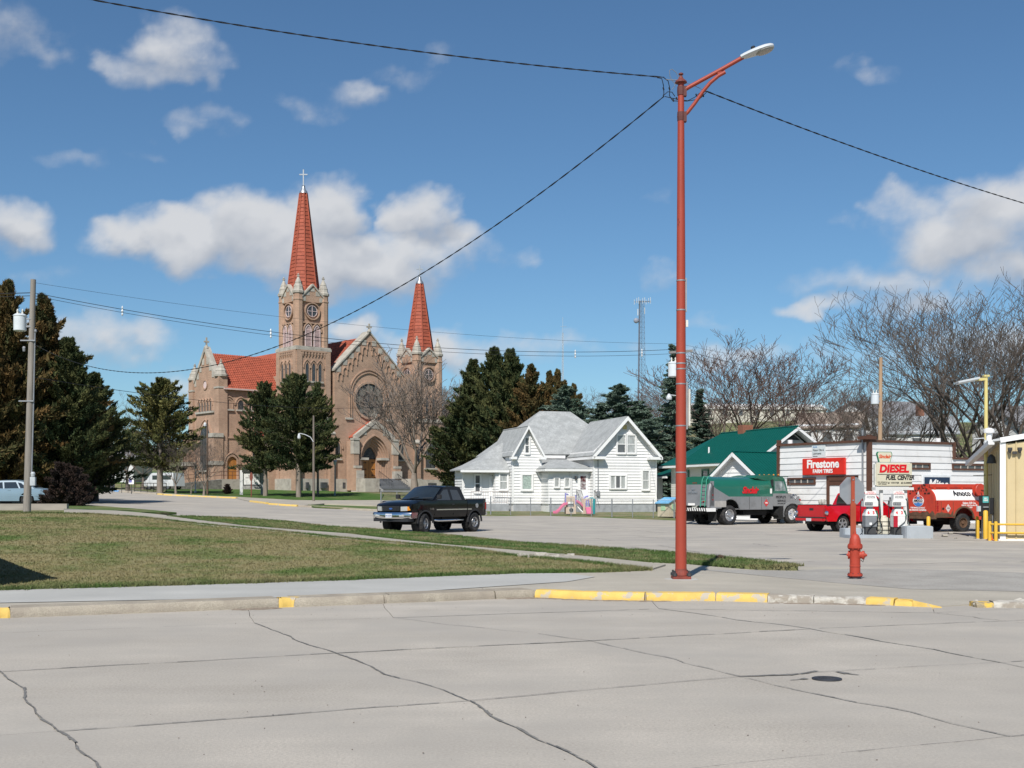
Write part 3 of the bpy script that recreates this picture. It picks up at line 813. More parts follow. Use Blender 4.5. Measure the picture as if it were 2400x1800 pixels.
M_LEAD = mat('lead_grey', (.36, .38, .40), rough=.45, metal=.7, var=.1)
M_STAINED = mat('stained_glass', (.045, .05, .055), rough=.28, var=.5, scale=5, col2=(.12, .12, .11), c2amt=.4, c2scale=6, c2sharp=.1)
M_GLASSD = mat('church_glass', (.06, .065, .07), rough=.2, var=.35, scale=3)
M_PINK = mat('louvre_paint', (.46, .33, .31), rough=.7, var=.06)
M_PINKW = mat('pale_pink_trim', (.62, .49, .47), rough=.7, var=.05)
M_OAK = mat('door_oak', (.36, .15, .035), rough=.5, var=.16, scale=3, stretch=(1, 1, .2), coat=.2)
M_BLACKIRON = mat('black_iron', (.015, .015, .016), rough=.5)
M_STEP = mat('step_stone', (.31, .315, .32), rough=.85, var=.1, scale=2)
M_RED_GUT = mat('copper_gutter', (.55, .42, .38), rough=.6)

CZ = 2.0                                        # ground level at the church
ch = thing('church', 'tan brick church with two red tiled spires and a round rose window', 'church', (-26.4, 145.0, CZ), R(40.5))
def CM(o=(0, 0, 0), xdir=(1, 0)): return frame((o[0], o[1], -CZ), xdir)     # heights are given above the street datum
def face_front(y): return CM((0, y, 0))                                  # looking at the facade: x to the right, y into the wall
def face_left(x): return CM((x, 0, 0), (0, -1)) if False else frame((x, 0, -CZ), (0, -1))

def pointed_window(M, cx, z0, zs, za, w, parent, glass=M_STAINED, fr=.10, mull=0, sill=True, name='window', hood=True):
 n = 8
 g = MB(M).prism(arch(w, z0, zs, za, n, cx), -.03, .05).build(name, glass, parent)
 MB(M).ring(arch(w, z0, zs, za, n, cx, fr), arch(w, z0, zs, za, n, cx, -.01), -.10, .05).build('window_frame', M_PINKW if glass is M_PINK else M_BRICK, g)
 if hood: MB(M).ring(arch(w, zs - .1, zs, za, n, cx, fr + .24), arch(w, zs - .1, zs, za, n, cx, fr + .12), -.13, .05).build('hood_mould', M_BRICK, g)
 if sill: MB(M).box(cx - w - fr - .08, cx + w + fr + .08, -.22, .05, z0 - .2, z0).build('sill', M_STONE, g)
 if mull:
  mb = MB(M)
  for k in range(1, mull + 1):
   x = cx - w + 2 * w * k / (mull + 1); mb.box(x - .035, x + .035, -.06, .0, z0, za - (abs(x - cx) / w) * (za - zs))
  mb.box(cx - w, cx + w, -.055, 0, z0 + (zs - z0) * .5, z0 + (zs - z0) * .5 + .06)
  mb.build('mullion', M_BLACKIRON, g)
 return g
def pinnacle(mb, x, y, z0, r, h):
 """octagonal stone cap with steps and a cross finial"""
 mb.lathe([(r * 1.12, z0), (r * 1.16, z0 + .12 * h), (r * .98, z0 + .16 * h), (r * .84, z0 + .34 * h), (r * .88, z0 + .36 * h), (r * .58, z0 + .55 * h), (r * .62, z0 + .57 * h), (r * .24, z0 + .82 * h), (r * .12, z0 + .88 * h), (.05, z0 + h)], 8, (x, y, 0), a0=math.pi / 8)
 zc = z0 + h * .93; s = .19 * h / 2.3
 mb.box(x - s, x + s, y - .06, y + .06, zc - .07, zc + .07); mb.box(x - .06, x + .06, y - s, y + s, zc - .07, zc + .07); mb.ball((x, y, z0 + h * 1.02), s * .6, 6, 4)
def spire(parent, cx, cy, s, z0, z1, r0, r1, zc):
 """octagonal tiled spire built course by course with ridge rolls"""
 mb = MB(); n = int((z1 - z0) / .46); prof = []
 for i in range(n):
  t0, t1 = i / n, (i + 1) / n
  fl = lambda t: r0 + (r1 - r0) * t + .05 * r0 * max(0, (.12 - t) / .12) ** 2
  prof += [(fl(t0) + .075, z0 + (z1 - z0) * t0), (fl(t1) + .012, z0 + (z1 - z0) * t1)]
 mb.lathe(prof, 8, (cx, cy, -CZ), a0=math.pi / 8)
 sp = mb.build('spire', M_TILE, parent)
 rr = MB()
 for k in range(8):
  a = math.pi / 8 + k * math.pi / 4
  pts = [(cx + (fl(t) + .07) * math.cos(a), cy + (fl(t) + .07) * math.sin(a), z0 - CZ + (z1 - z0) * t) for t in [i / 16 for i in range(17)]]
  rr.tube(pts, .085, 6)
 rr.build('ridge_tiles', M_TILE, sp)
 MB().lathe([(r1 * 1.35, z1), (r1 * 1.2, z1 + .25), (r1 * .7, z1 + .5), (r1 * .45, z1 + .9), (r1 * .6, z1 + .95), (.08, z1 + 1.0)], 10, (cx, cy, -CZ)).build('finial', M_LEAD, sp, smooth=40)
 c = MB(frame((cx, cy, -CZ), (math.cos(R(-40.5)), math.sin(R(-40.5))))); w = (zc - z1) * .17
 c.box(-.07, .07, -.07, .07, z1 + .9, zc); c.box(-w, w, -.06, .06, zc - w * 1.35, zc - w * 1.35 + .14)
 c.build('spire_cross', M_LEAD, sp)
 return sp

def big_tower(x0, y0, s, zbelt, ztop, zgable, zspire, zcross, zoc, lower):
 tw = MB(); i_ = .16                                         # upper stage slightly set in
 tw.box(x0, x0 + s, y0, y0 + s, -CZ + 1.2 - 1.2 + 1.6, zbelt - CZ)
 body = tw.build('tower', M_BRICK, ch)
 up = MB().box(x0 + i_ + .25, x0 + s - i_ - .25, y0 + i_ + .25, y0 + s - i_ - .25, zbelt - CZ, ztop - CZ - .3)
 up.build('tower_stage', M_BRICK, body)
 pass
 for a in (0, 1):
  for b in (0, 1):
   cx = x0 + (.62 if a == 0 else s - .62); cy = y0 + (.62 if b == 0 else s - .62)
   MB().lathe([(.62, zbelt), (.62, ztop - .9), (.68, ztop - .85), (.68, ztop - .7), (.62, ztop - .65), (.62, ztop)], 8, (cx, cy, -CZ), a0=math.pi / 8).build('turret', M_BRICK, body)
   q = MB(); pinnacle(q, cx, cy, ztop - CZ, .66, 2.3); q.build('pinnacle', M_STONE, body)
 MB().box(x0 - .14, x0 + s + .14, y0 - .14, y0 + s + .14, zbelt - CZ - .1, zbelt - CZ + .22).box(x0 - .05, x0 + s + .05, y0 - .05, y0 + s + .05, zbelt - CZ + .22, zbelt - CZ + .38).build('belt_course', M_STONE, body)
 for M in (CM((x0 + s / 2, y0, 0)), frame((x0, y0 + s / 2, -CZ), (0, -1))):
  h = s / 2 - 1.05; yi = .22
  MB(M).prism([(-h - .2, ztop - 1.0), (h + .2, ztop - 1.0), (h + .2, ztop - .25), (0, zgable - .28), (-h - .2, ztop - .25)], yi - .02, yi + .5).build('gable', M_BRICK, body)
  MB(M).ring([(-h - .22, ztop - .25), (0, zgable), (h + .22, ztop - .25)], [(-h - .22, ztop - .48), (0, zgable - .24), (h + .22, ztop - .48)], yi - .16, yi + .5).build('coping', M_STONE, body)
  st = MB(M)
  for k in (-1, 1):
   for q, (dx, dz) in enumerate(((h * .95, -.62), (h * .55, .12))): st.box(k * dx - .3, k * dx + .3, yi - .05, yi + .2, ztop + dz - .3, ztop + dz + .25)
  st.box(-.28, .28, yi - .05, yi + .2, zgable - .95, zgable - .55)
  st.build('gable_stones', M_STONE, body, kind='stuff')
  oc = MB(M).prism(circle(0, zoc, .66), yi + .10, yi + .2).build('round_window', M_GLASSD, body)
  MB(M).ring(circle(0, zoc, .71), circle(0, zoc, .65), yi + .03, yi + .2, closed=True).build('window_frame', M_PINKW, oc)
  MB(M).ring(circle(0, zoc, 1.08), circle(0, zoc, .95), yi - .07, yi + .2, closed=True).build('window_moulding', M_BRICK, oc)
  MB(M).box(-.03, .03, yi + .04, yi + .11, zoc - .65, zoc + .65).box(-.65, .65, yi + .04, yi + .11, zoc - .03, zoc + .03).build('glazing_bar', M_PINKW, oc)
  if not lower: continue
  MB(M).box(-h, h, yi - .08, yi + .3, zbelt + 3.25, zbelt + 3.4).build('string_course', M_BRICK, body)
  for k in (-1, 1):                                      # belfry louvres
   lw = pointed_window(M @ Matrix.Translation((0, yi, 0)), k * .62, zbelt + .42, zbelt + 2.35, zbelt + 3.0, .37, body, M_PINK, .09, sill=False, name='belfry_opening')
   sl = MB(M)
   for q in range(13):
    z = zbelt + .5 + q * .155; sl.add([(k * .62 - .35, yi - .075, z), (k * .62 + .35, yi - .075, z), (k * .62 + .35, yi - .02, z + .12), (k * .62 - .35, yi - .02, z + .12)], [(0, 1, 2, 3)])
   sl.build('louvre', M_PINK, lw)
  cb = MB(M)                                              # corbel table
  for k in range(8):
   x = -1.55 + k * .44
   cb.box(x - .13, x + .13, -.14, .02, zbelt - .62, zbelt - .1); cb.prism([(x - .13, zbelt - .62), (x + .13, zbelt - .62), (x, zbelt - .95)], -.11, .02)
  cb.box(-1.85, 1.85, -.16, .02, zbelt - .32, zbelt - .1)
  cb.build('corbel_table', M_BRICK, body)
  for k in (-1, 0, 1):
   pointed_window(M, k * .92, zbelt - 3.9, zbelt - 2.2, zbelt - 1.6, .25, body, M_GLASSD, .09)
  MB(M).box(-s / 2, -s / 2 + .75, -.12, .02, 2, zbelt - .1).box(s / 2 - .75, s / 2, -.12, .02, 2, zbelt - .1).build('pilaster', M_BRICK, body)
  MB(M).box(-s / 2, s / 2, -.16, .02, zbelt - 8.6, zbelt - 8.3).build('string_course', M_STONE, body)
  pointed_window(M, 0, zbelt - 13.2, zbelt - 10.4, zbelt - 9.2, .8, body, M_STAINED, .15, mull=1)
 spire(body, x0 + s / 2, y0 + s / 2, s, ztop - .3, zspire, s * .425, .40, zcross)
 return body
T1 = big_tower(0, 0, 4.8, 19.4, 26.3, 27.6, 39.2, 42.2, 24.2, True)
T2 = big_tower(17.9, -.1, 4.7, 11.2, 20.1, 21.1, 29.9, 32.4, 17.5, False)

# nave with its gable front
gx, gw, gz0, gz1, gy = 10.45, 5.15, 17.3, 22.2, -.25
MB(face_front(0)).box(3.2, 20, .6, 28, 1.0, 17.0).build('nave_wall', M_BRICK, ch)
front = MB(face_front(0)).prism([(gx - gw, 1.8), (gx + gw + 2.2, 1.8), (gx + gw + 2.2, gz0), (gx + gw, gz0), (gx, gz1), (gx - gw, gz0)], gy, 1.2).build('gable_wall', M_BRICK, ch)
MB(face_front(0)).ring([(gx - gw - .15, gz0 - .1), (gx, gz1 + .22), (gx + gw + .15, gz0 - .1)], [(gx - gw - .15, gz0 - .32), (gx, gz1 - .02), (gx + gw + .15, gz0 - .32)], gy - .16, 1.3).build('coping', M_STONE, front)
st = MB(face_front(0))
for k in (-1, 1):
 for q in range(5):
  t = (q + .6) / 5.4; st.box(gx + k * gw * (1 - t) - .32, gx + k * gw * (1 - t) + .32, gy - .05, gy + .2, gz0 + (gz1 - gz0) * t - .95, gz0 + (gz1 - gz0) * t - .28)
st.build('gable_stones', M_STONE, front, kind='stuff')
c = MB(face_front(0)); c.box(gx - .1, gx + .1, gy - .1, gy + .1, gz1 + .1, gz1 + 1.15).box(gx - .38, gx + .38, gy - .09, gy + .09, gz1 + .62, gz1 + .82); c.lathe([(.3, gz1 + .1), (.18, gz1 + .4), (.1, gz1 + .5)], 8, (gx, gy, 0)); c.build('gable_cross', M_STONE, front)
for k in range(-6, 7):                                          # stepped blind arcade under the rake
 x = gx + k * .73; zt = gz1 - 1.25 - abs(k) * .70
 if zt < 12.9: continue
 n_ = MB(face_front(0)).ring(arch(.25, zt - .95, zt - .4, zt, 5, x, .10), arch(.25, zt - .95, zt - .4, zt, 5, x), gy - .13, gy + .02).build('blind_arch', M_BRICK, front)
RZ, RR = 13.5, 2.18                                             # rose window
rose = MB(face_front(0)).prism(circle(gx, RZ, RR, 40), gy + .02 - .05, gy + .1).build('rose_window', M_STAINED, front)
MB(face_front(0)).ring(circle(gx, RZ, RR + .26, 40), circle(gx, RZ, RR - .02, 40), gy - .2, gy + .02, closed=True).build('window_frame', M_BRICK, rose)
tr = MB(face_front(0))
for k in range(8):
 a = math.pi / 8 * 2 * k + math.pi / 2; cx_, cz_ = gx + 1.52 * math.cos(a), RZ + 1.52 * math.sin(a)
 tr.ring(circle(cx_, cz_, .63, 18), circle(cx_, cz_, .55, 18), gy - .09, gy - .02, closed=True)
tr.ring(circle(gx, RZ, .98, 26), circle(gx, RZ, .90, 26), gy - .09, gy - .02, closed=True)
tr.build('tracery', mat('tracery_dark', (.05, .045, .04), rough=.8), rose)
for k in range(8):
 a = math.pi / 4 * k + math.pi / 2; cx_, cz_ = gx + 1.52 * math.cos(a), RZ + 1.52 * math.sin(a)
 MB(face_front(0)).prism(circle(cx_, cz_, .55, 18), gy - .05, gy - .035).build('rose_light', mat('rose_pane', (.17, .165, .14), rough=.35, var=.35, scale=2.2, col2=(.07, .08, .09), c2amt=.3, c2scale=3), rose)
MB(face_front(0)).prism(circle(gx, RZ, .32, 14), gy - .05, gy - .035).build('rose_light', M_GLASSD, rose)
for g1, g2 in ((.12, 0), (.42, .3)):
 MB(face_front(0)).ring(arch(2.62, 11.2, 14.2, 17.0, 12, gx, g1), arch(2.62, 11.2, 14.2, 17.0, 12, gx, g2), gy - .14, gy + .02).build('arch_moulding', M_BRICK, front)
MB(face_front(0)).box(gx - 3.6, gx - 2.5, gy - .2, gy + .02, 10.95, 11.2).box(gx + 2.5, gx + 3.6, gy - .2, gy + .02, 10.95, 11.2).build('string_course', M_STONE, front)
MB(face_front(0)).box(gx - gw - .05, 23.0, gy - .28, gy + .2, 1.6, 3.45).box(-.25, 5.2, -.3, .2, 1.6, 3.45).box(-.3, .3, -.28, 9.8, 1.6, 3.45).build('stone_plinth', M_STONE, front)
for x, w_ in ((1.1, .35), (3.2, .9), (6.3, .4), (19.6, 1.4)): MB(face_front(0)).box(x, x + w_, gy - .31, gy, 2.25, 3.0).build('basement_window', M_GLASSD, front)
pointed_window(face_front(gy), 15.35, 6.0, 7.3, 8.1, .48, front, M_STAINED, .12, mull=1)
pointed_window(face_front(gy), 5.75, 6.0, 7.3, 8.1, .35, front, M_STAINED, .12, mull=1)
pointed_window(face_front(-.1), 20.3, 5.0, 7.3, 8.5, .82, T2, M_STAINED, .16, mull=1)
for k in (-1, 1): pointed_window(face_front(-.1), 20.25 + k * .52, 11.5, 13.6, 14.5, .27, T2, M_GLASSD, .10, sill=False)
# buttresses with stone weatherings
for x0, y0, w_, d_, h_ in ((17.5, -.7, .8, 1.0, 8.2), (22.3, -.7, .8, 1.0, 8.0), (22.6, .2, .9, .8, 8.0), (4.4, -.7, .7, 1.0, 9.0), (-.5, -.6, .8, 1.0, 9.2)):
 b_ = MB().box(x0, x0 + w_, y0, y0 + d_, -.2, h_ - CZ).build('buttress', M_BRICK, ch)
 MB().add([(x0 - .06, y0 - .08, h_ - CZ), (x0 + w_ + .06, y0 - .08, h_ - CZ), (x0 + w_ + .06, y0 + d_, h_ - CZ), (x0 - .06, y0 + d_, h_ - CZ), (x0 - .06, y0 + d_, h_ - CZ + .8), (x0 + w_ + .06, y0 + d_, h_ - CZ + .8), (x0 - .06, y0 - .08, h_ - CZ + .15), (x0 + w_ + .06, y0 - .08, h_ - CZ + .15)],
     [(0, 1, 2, 3), (6, 7, 5, 4), (0, 6, 7, 1), (1, 7, 5, 2), (0, 3, 4, 6), (2, 5, 4, 3)]).build('weathering', M_STONE, b_)
# portal with recessed orders
px_, py_, pz0 = gx - .15, gy - 1.5, 3.5
po = MB(face_front(0))
AW, ZS, ZA = 2.05, 6.1, 8.9
hw = 2.75
# solid wall of the portal around the arch: two side blocks and the spandrel bands
outl = arch(AW, pz0, ZS, ZA, 12, px_)
top = []
for x, z in outl:
 t = (x - (px_ - AW)) / (2 * AW); xx = px_ - hw + 2 * hw * t
 zz = 8.7 + (10.7 - 8.7) * (1 - abs(xx - px_) / hw) if z > pz0 + .01 else pz0
 top.append((xx, zz))
top[0] = (px_ - hw, pz0); top[-1] = (px_ + hw, pz0); top[1] = (px_ - hw, 8.7); top[-2] = (px_ + hw, 8.7)
po.ring(top, outl, py_, gy + .05)
portal = po.build('portal', M_BRICK, ch)
for q in range(5):                                              # stepped orders of the doorway
 a = AW - .02 - q * .21; b = a - .215; yo = py_ + .16 + q * .24
 MB(face_front(0)).ring(arch(a, pz0, ZS, ZA - .05 - q * .26, 12, px_), arch(b, pz0, ZS, ZA - .05 - (q + 1) * .26, 12, px_), yo, gy + .02 + .02 * q).build('arch_order', M_BRICK, portal)
MB(face_front(0)).ring(arch(AW, ZS, ZS, ZA, 12, px_, .16), arch(AW, ZS, ZS, ZA, 12, px_, .02), py_ - .10, py_ + .02).build('hood_mould', M_BRICK, portal)
cp = MB(face_front(0))
for k in (-1, 1): cp.box(px_ + (k * 1.55 - .62), px_ + (k * 1.55 + .62), py_ - .08, py_ + 1.0, ZS - .25, ZS + .05)
cp.build('capital', M_STONE, portal)
MB(face_front(0)).ring([(px_ - hw - .25, 8.5), (px_ - hw - .25, 8.95), (px_, 11.05), (px_ + hw + .25, 8.95), (px_ + hw + .25, 8.5)], [(px_ - hw - .25 + .4, 8.5), (px_ - hw + .2, 8.6), (px_, 10.55), (px_ + hw - .2, 8.6), (px_ + hw + .25 - .4, 8.5)], py_ - .15, py_ + .45).build('coping', M_STONE, portal)
MB(face_front(0)).prism([(px_ - hw - .2, 8.75), (px_, 10.85), (px_ + hw + .2, 8.75), (px_ + hw + .2, 8.65), (px_, 10.7), (px_ - hw - .2, 8.65)], py_ + .4, gy + .05).build('portal_roof', M_TILE, portal)
gs = MB(face_front(0)).prism([(px_ - .75, 9.85), (px_ + .75, 9.85), (px_, 10.6)], py_ - .06, py_ + .1)
for k in (-1, 1): gs.box(px_ + k * 1.6 - .35, px_ + k * 1.6 + .35, py_ - .05, py_ + .1, 9.0, 9.5)
gs.build('gable_stones', M_STONE, portal, kind='stuff')
c = MB(face_front(0)); c.box(px_ - .1, px_ + .1, py_ - .02, py_ + .18, 10.95, 12.1).box(px_ - .42, px_ + .42, py_ - .01, py_ + .17, 11.45, 11.68).box(px_ - .26, px_ + .26, py_ - .015, py_ + .175, 11.3, 11.83); c.build('gable_cross', M_STONE, portal)
for k in (-1, 1):                                               # flanking buttresses
 xb = px_ + k * (hw + .25)
 b_ = MB(face_front(0)).box(xb - .38, xb + .38, py_ - .35, py_ + 1.3, 2, 8.2).box(xb - .42, xb + .42, py_ - .9, py_ + .4, 2, 4.9).build('buttress', M_BRICK, portal)
 s_ = MB(face_front(0)).box(xb - .44, xb + .44, py_ - .42, py_ + .3, 6.6, 8.5).box(xb - .5, xb + .5, py_ - .5, py_ + .3, 8.3, 8.55)
 s_.build('weathering', M_STONE, b_); MB(face_front(0)).prism([(xb - .48, 4.8), (xb + .48, 4.8), (xb + .48, 5.1), (xb - .48, 5.1)], py_ - .95, py_ - .44).build('weathering', M_STONE, b_)
# door in the recess
dy = py_ + 1.35
dr = MB(face_front(0)).prism([(px_ - 1.0, pz0), (px_ + 1.0, pz0), (px_ + 1.0, ZS - .05), (px_ - 1.0, ZS - .05)], dy, dy + .1).build('door', M_OAK, portal)
MB(face_front(0)).box(px_ - .015, px_ + .015, dy - .012, dy, pz0, ZS - .05).build('door_joint', M_BLACKIRON, dr)
hg = MB(face_front(0))
for k in (-1, 1):
 for z in (pz0 + .45, pz0 + 1.2, pz0 + 2.05): hg.box(px_ + k * .65 - .28, px_ + k * .65 + .28, dy - .02, dy, z - .03, z + .03); hg.box(px_ + k * .52 - .03, px_ + k * .52 + .03, dy - .02, dy, z - .12, z + .12)
hg.build('strap_hinge', M_BLACKIRON, dr)
tg = MB(face_front(0)).prism(arch(1.0, ZS - .02, ZS, 7.65, 10, px_), dy, dy + .1).build('tympanum_window', M_STAINED, portal)
MB(face_front(0)).box(px_ - 1.05, px_ + 1.05, dy - .05, dy + .1, ZS - .12, ZS + .0).build('transom', M_BLACKIRON, tg)
# steps
sx0, sx1 = px_ - 1.0, px_ + 3.2
for k in range(9):
 z1 = pz0 - CZ - k * .165
 MB().box(sx0 - .3, sx1 + .02 * k, py_ - .5 - .36 * (k + 1), py_ - .5 - .36 * k + (.2 if k else 1.6), z1 - .165 - (.2 if k == 8 else 0), z1 - .045).box(sx0 - .3, sx1 + .02 * k, py_ - .57 - .36 * (k + 1), py_ - .5 - .36 * k + .1, z1 - .045, z1).build('step', M_STEP, ch)
for xs_, w_, ln in ((sx0 - 2.4, 2.1, 2.6), (sx1 + .25, 1.2, 3.4)):
 MB().box(xs_, xs_ + w_, py_ - .4 - ln, py_ + .2, -.2, pz0 - CZ - .02).build('stair_cheek', M_STONE, ch)
MB().box(px_ - hw - .6, px_ - hw + .5, py_ - 1.0, py_ - .3, pz0 - CZ, pz0 - CZ + 1.0).box(px_ + hw - .3, px_ + hw + .8, py_ - 1.0, py_ - .3, pz0 - CZ, pz0 - CZ + .95).build('stone_pedestal', M_STONE, ch, kind='stuff')
for xr in (px_ + .45, px_ + 2.75):
 hr = MB()
 a = Vector((xr, py_ - .3, pz0 - CZ + .95)); b = Vector((xr, py_ - .5 - .36 * 8, pz0 - CZ - 1.3 + .9)); hr.tube([a, b], .03, 6)
 for t in [i / 9 for i in range(10)]: q = a.lerp(b, t); hr.tube([q, q - Vector((0, 0, .92))], .018, 5)
 hr.build('handrail', M_BLACKIRON, ch)

# roofs, built as overlapping tile courses
def tiled_roof(parent, a, b, c_, d, name='roof', course=.34):
 """quad eave a-b, ridge d-c, laid in stepped courses"""
 a, b, c_, d = map(Vector, (a, b, c_, d)); n = max(3, int((d - a).length / course)); nn = (b - a).cross(d - a).normalized()
 if nn.z < 0: nn = -nn
 mb = MB()
 for i in range(n):
  t0, t1 = i / n, (i + 1) / n
  l0, r0 = a.lerp(d, t0), b.lerp(c_, t0); l1, r1 = a.lerp(d, t1), b.lerp(c_, t1)
  mb.add([l0 + nn * .07, r0 + nn * .07, r1 + nn * .0, l1 + nn * .0, l0 - nn * .05, r0 - nn * .05], [(0, 1, 2, 3), (0, 4, 5, 1)])
  # barrel joints
 m = max(2, int((b - a).length / .30))
 for k in range(m + 1):
  t = k / m; mb.tube([a.lerp(b, t) + nn * .045, d.lerp(c_, t) + nn * .045], .05, 4, False)
 o = mb.build(name, M_TILE, parent)
 return o
z_ = -CZ
RH = 21.6
nr = MB().add([(gx - 6.0, .9, 16.6 + z_), (gx + 6.0, .9, 16.6 + z_), (gx, .9, RH + z_), (gx - 6.0, 34, 16.6 + z_), (gx + 6.0, 34, 16.6 + z_), (gx, 34, RH + z_)], [(0, 1, 2), (3, 5, 4), (0, 2, 5, 3), (1, 4, 5, 2), (0, 3, 4, 1)]).build('nave_roof_deck', M_TILE, ch)
tiled_roof(nr, (gx - 6.2, 1.0, 16.55 + z_), (gx - 6.2, 34, 16.55 + z_), (gx, 34, RH + .1 + z_), (gx, 1.0, RH + .1 + z_), 'tile_courses')
# transept: gable end faces left, roof slope faces the street
tx, ty0, ty1, te, trd = -5.1, 10.0, 18.1, 15.0, 19.7; tm = (ty0 + ty1) / 2
MB().box(tx, 6, ty0, ty1, -.2, te + z_).build('transept_wall', M_BRICK, ch)
FL = frame((tx, tm, -CZ), (0, -1))                              # x runs towards the street corner
hw2 = (ty1 - ty0) / 2
tg_ = MB(FL).prism([(-hw2, 1.8), (hw2, 1.8), (hw2, te + .2), (0, trd + .5), (-hw2, te + .2)], -.05, .5).build('gable_wall', M_BRICK, ch)
MB(FL).ring([(-hw2 - .1, te + .1), (0, trd + .85), (hw2 + .1, te + .1)], [(-hw2 - .1, te - .45), (0, trd + .2), (hw2 + .1, te - .45)], -.22, .6).build('coping', M_STONE, tg_)
st = MB(FL)
for k in (-1, 1):
 for q in range(5):
  t = (q + .5) / 5.3; st.box(k * hw2 * (1 - t) - .3, k * hw2 * (1 - t) + .3, -.10, .1, te + (trd - te) * t - .8, te + (trd - te) * t)
st.build('gable_stones', M_STONE, tg_, kind='stuff')
c = MB(FL); c.box(-.09, .09, 0, .18, trd + .7, trd + 2.0).box(-.1, .1, -.25, .43, trd + 1.35, trd + 1.55).lathe([(.3, trd + .6), (.15, trd + 1.0)], 8, (0, .1, 0)); c.build('gable_cross', M_STONE, tg_)
for k in (-1, 1):
 MB(FL).box(k * (hw2 - .35) - .6, k * (hw2 - .35) + .6, -.35, .85, 2, te + 1.4).build('corner_pier', M_BRICK, tg_)
 q = MB(FL); pinnacle(q, k * (hw2 - .35), .25, te + 1.4, .78, 2.1); q.build('pinnacle', M_STONE, tg_); MB(FL).box(k * (hw2 - .35) - .66, k * (hw2 - .35) + .66, -.42, .92, te - .1, te + .12).build('pier_band', M_STONE, tg_)
 b_ = MB(FL).box(k * (hw2 - .35) - .75, k * (hw2 - .35) + .75, -1.1, .2, 2, 8.8).build('buttress', M_BRICK, tg_)
 MB(FL).box(k * (hw2 - .35) - .85, k * (hw2 - .35) + .85, -1.2, .2, 8.7, 9.2).box(k * (hw2 - .35) - .85, k * (hw2 - .35) + .85, -1.35, .2, 5.2, 5.7).build('weathering', M_STONE, b_)
oc = MB(FL).prism(circle(0, 15.6, .5, 20), -.09, 0).build('round_window', M_PINKW, tg_)
MB(FL).ring(circle(0, 15.6, .66, 20), circle(0, 15.6, .5, 20), -.16, 0, closed=True).build('window_frame', M_BRICK, oc)
for k in range(-2, 3): pointed_window(FL @ Matrix.Translation((0, -.05, 0)), k * .8, 12.2, 13.0, 13.5, .22, tg_, M_GLASSD, .08, sill=False)
MB(FL).box(-2.6, 2.6, -.25, 0, 11.9, 12.15).build('string_course', M_STONE, tg_)
pointed_window(FL @ Matrix.Translation((0, -.05, 0)), 0, 4.6, 8.4, 10.6, 1.5, tg_, M_STAINED, .25, mull=3)
F2 = CM((0, ty0, 0))
pointed_window(F2, -3.9, 12.3, 13.0, 13.55, .42, ch, M_BRICK, .12, name='blind_window')
pointed_window(F2, -2.3, 12.3, 13.0, 13.55, .42, ch, M_STAINED, .12); pointed_window(F2, -.7, 12.3, 13.0, 13.55, .42, ch, M_STAINED, .12)
MB(F2).box(-5, 3, -.14, .02, 8.6, 8.8).build('string_course', M_BRICK, ch)
sd = MB(F2).prism(arch(.7, 3.4, 5.5, 6.3, 8, -3.6), -.05, .05).build('side_door', M_OAK, ch)
MB(F2).ring(arch(.7, 3.4, 5.5, 6.3, 8, -3.6, .22), arch(.7, 3.4, 5.5, 6.3, 8, -3.6), -.28, .05).build('door_frame', M_BRICK, sd)
MB(F2).ring(arch(.7, 5.3, 5.5, 6.3, 8, -3.6, .42), arch(.7, 5.3, 5.5, 6.3, 8, -3.6, .32), -.34, .05).build('hood_mould', M_BRICK, sd)
pointed_window(F2, -.9, 4.6, 7.6, 8.3, .3, ch, M_STAINED, .1)
tiled = tiled_roof(ch, (tx + .45, ty0 - .35, te - .1 + z_), (7, ty0 - .35, te - .1 + z_), (7, tm, trd + z_), (tx + .45, tm, trd + z_), 'transept_roof')
tiled_roof(ch, (tx + .45, ty1 + .35, te - .1 + z_), (7, ty1 + .35, te - .1 + z_), (7, tm, trd + z_), (tx + .45, tm, trd + z_), 'transept_roof')
MB().box(tx + .3, 3.2, ty0 - .5, ty0 - .28, te - .25 + z_, te - .05 + z_).tube([(-.8, ty0 - .35, te - .2 + z_), (-.8, ty0 - .12, te - 1.2 + z_), (-.8, ty0 - .12, 2 + z_)], .06, 6).build('gutter', M_RED_GUT, ch)
# aisle between tower and transept with its own low roof
MB().box(-1.2, 4, 4.8, 10, -.2, 8.6 + z_).build('aisle_wall', M_BRICK, ch)
tiled_roof(ch, (-1.6, 4.8, 8.6 + z_), (-1.6, 10.2, 8.6 + z_), (3.4, 10.2, 11.2 + z_), (3.4, 4.8, 11.2 + z_), 'aisle_roof')
MB().box(-1.8, -1.55, 4.8, 10.2, 8.4 + z_, 8.62 + z_).build('gutter', M_RED_GUT, ch)
FA = frame((-1.2, 0, -CZ), (0, -1))
for k in (6.2, 8.4): pointed_window(FA, -k, 4.6, 6.8, 7.6, .42, ch, M_STAINED, .1)
MB(FA).box(-10, -4.8, -.12, .02, 1.8, 3.45).build('stone_plinth', M_STONE, ch)
MB(F2).box(-5.2, 3, -.16, .02, 1.8, 3.2).build('stone_plinth', M_STONE, ch)
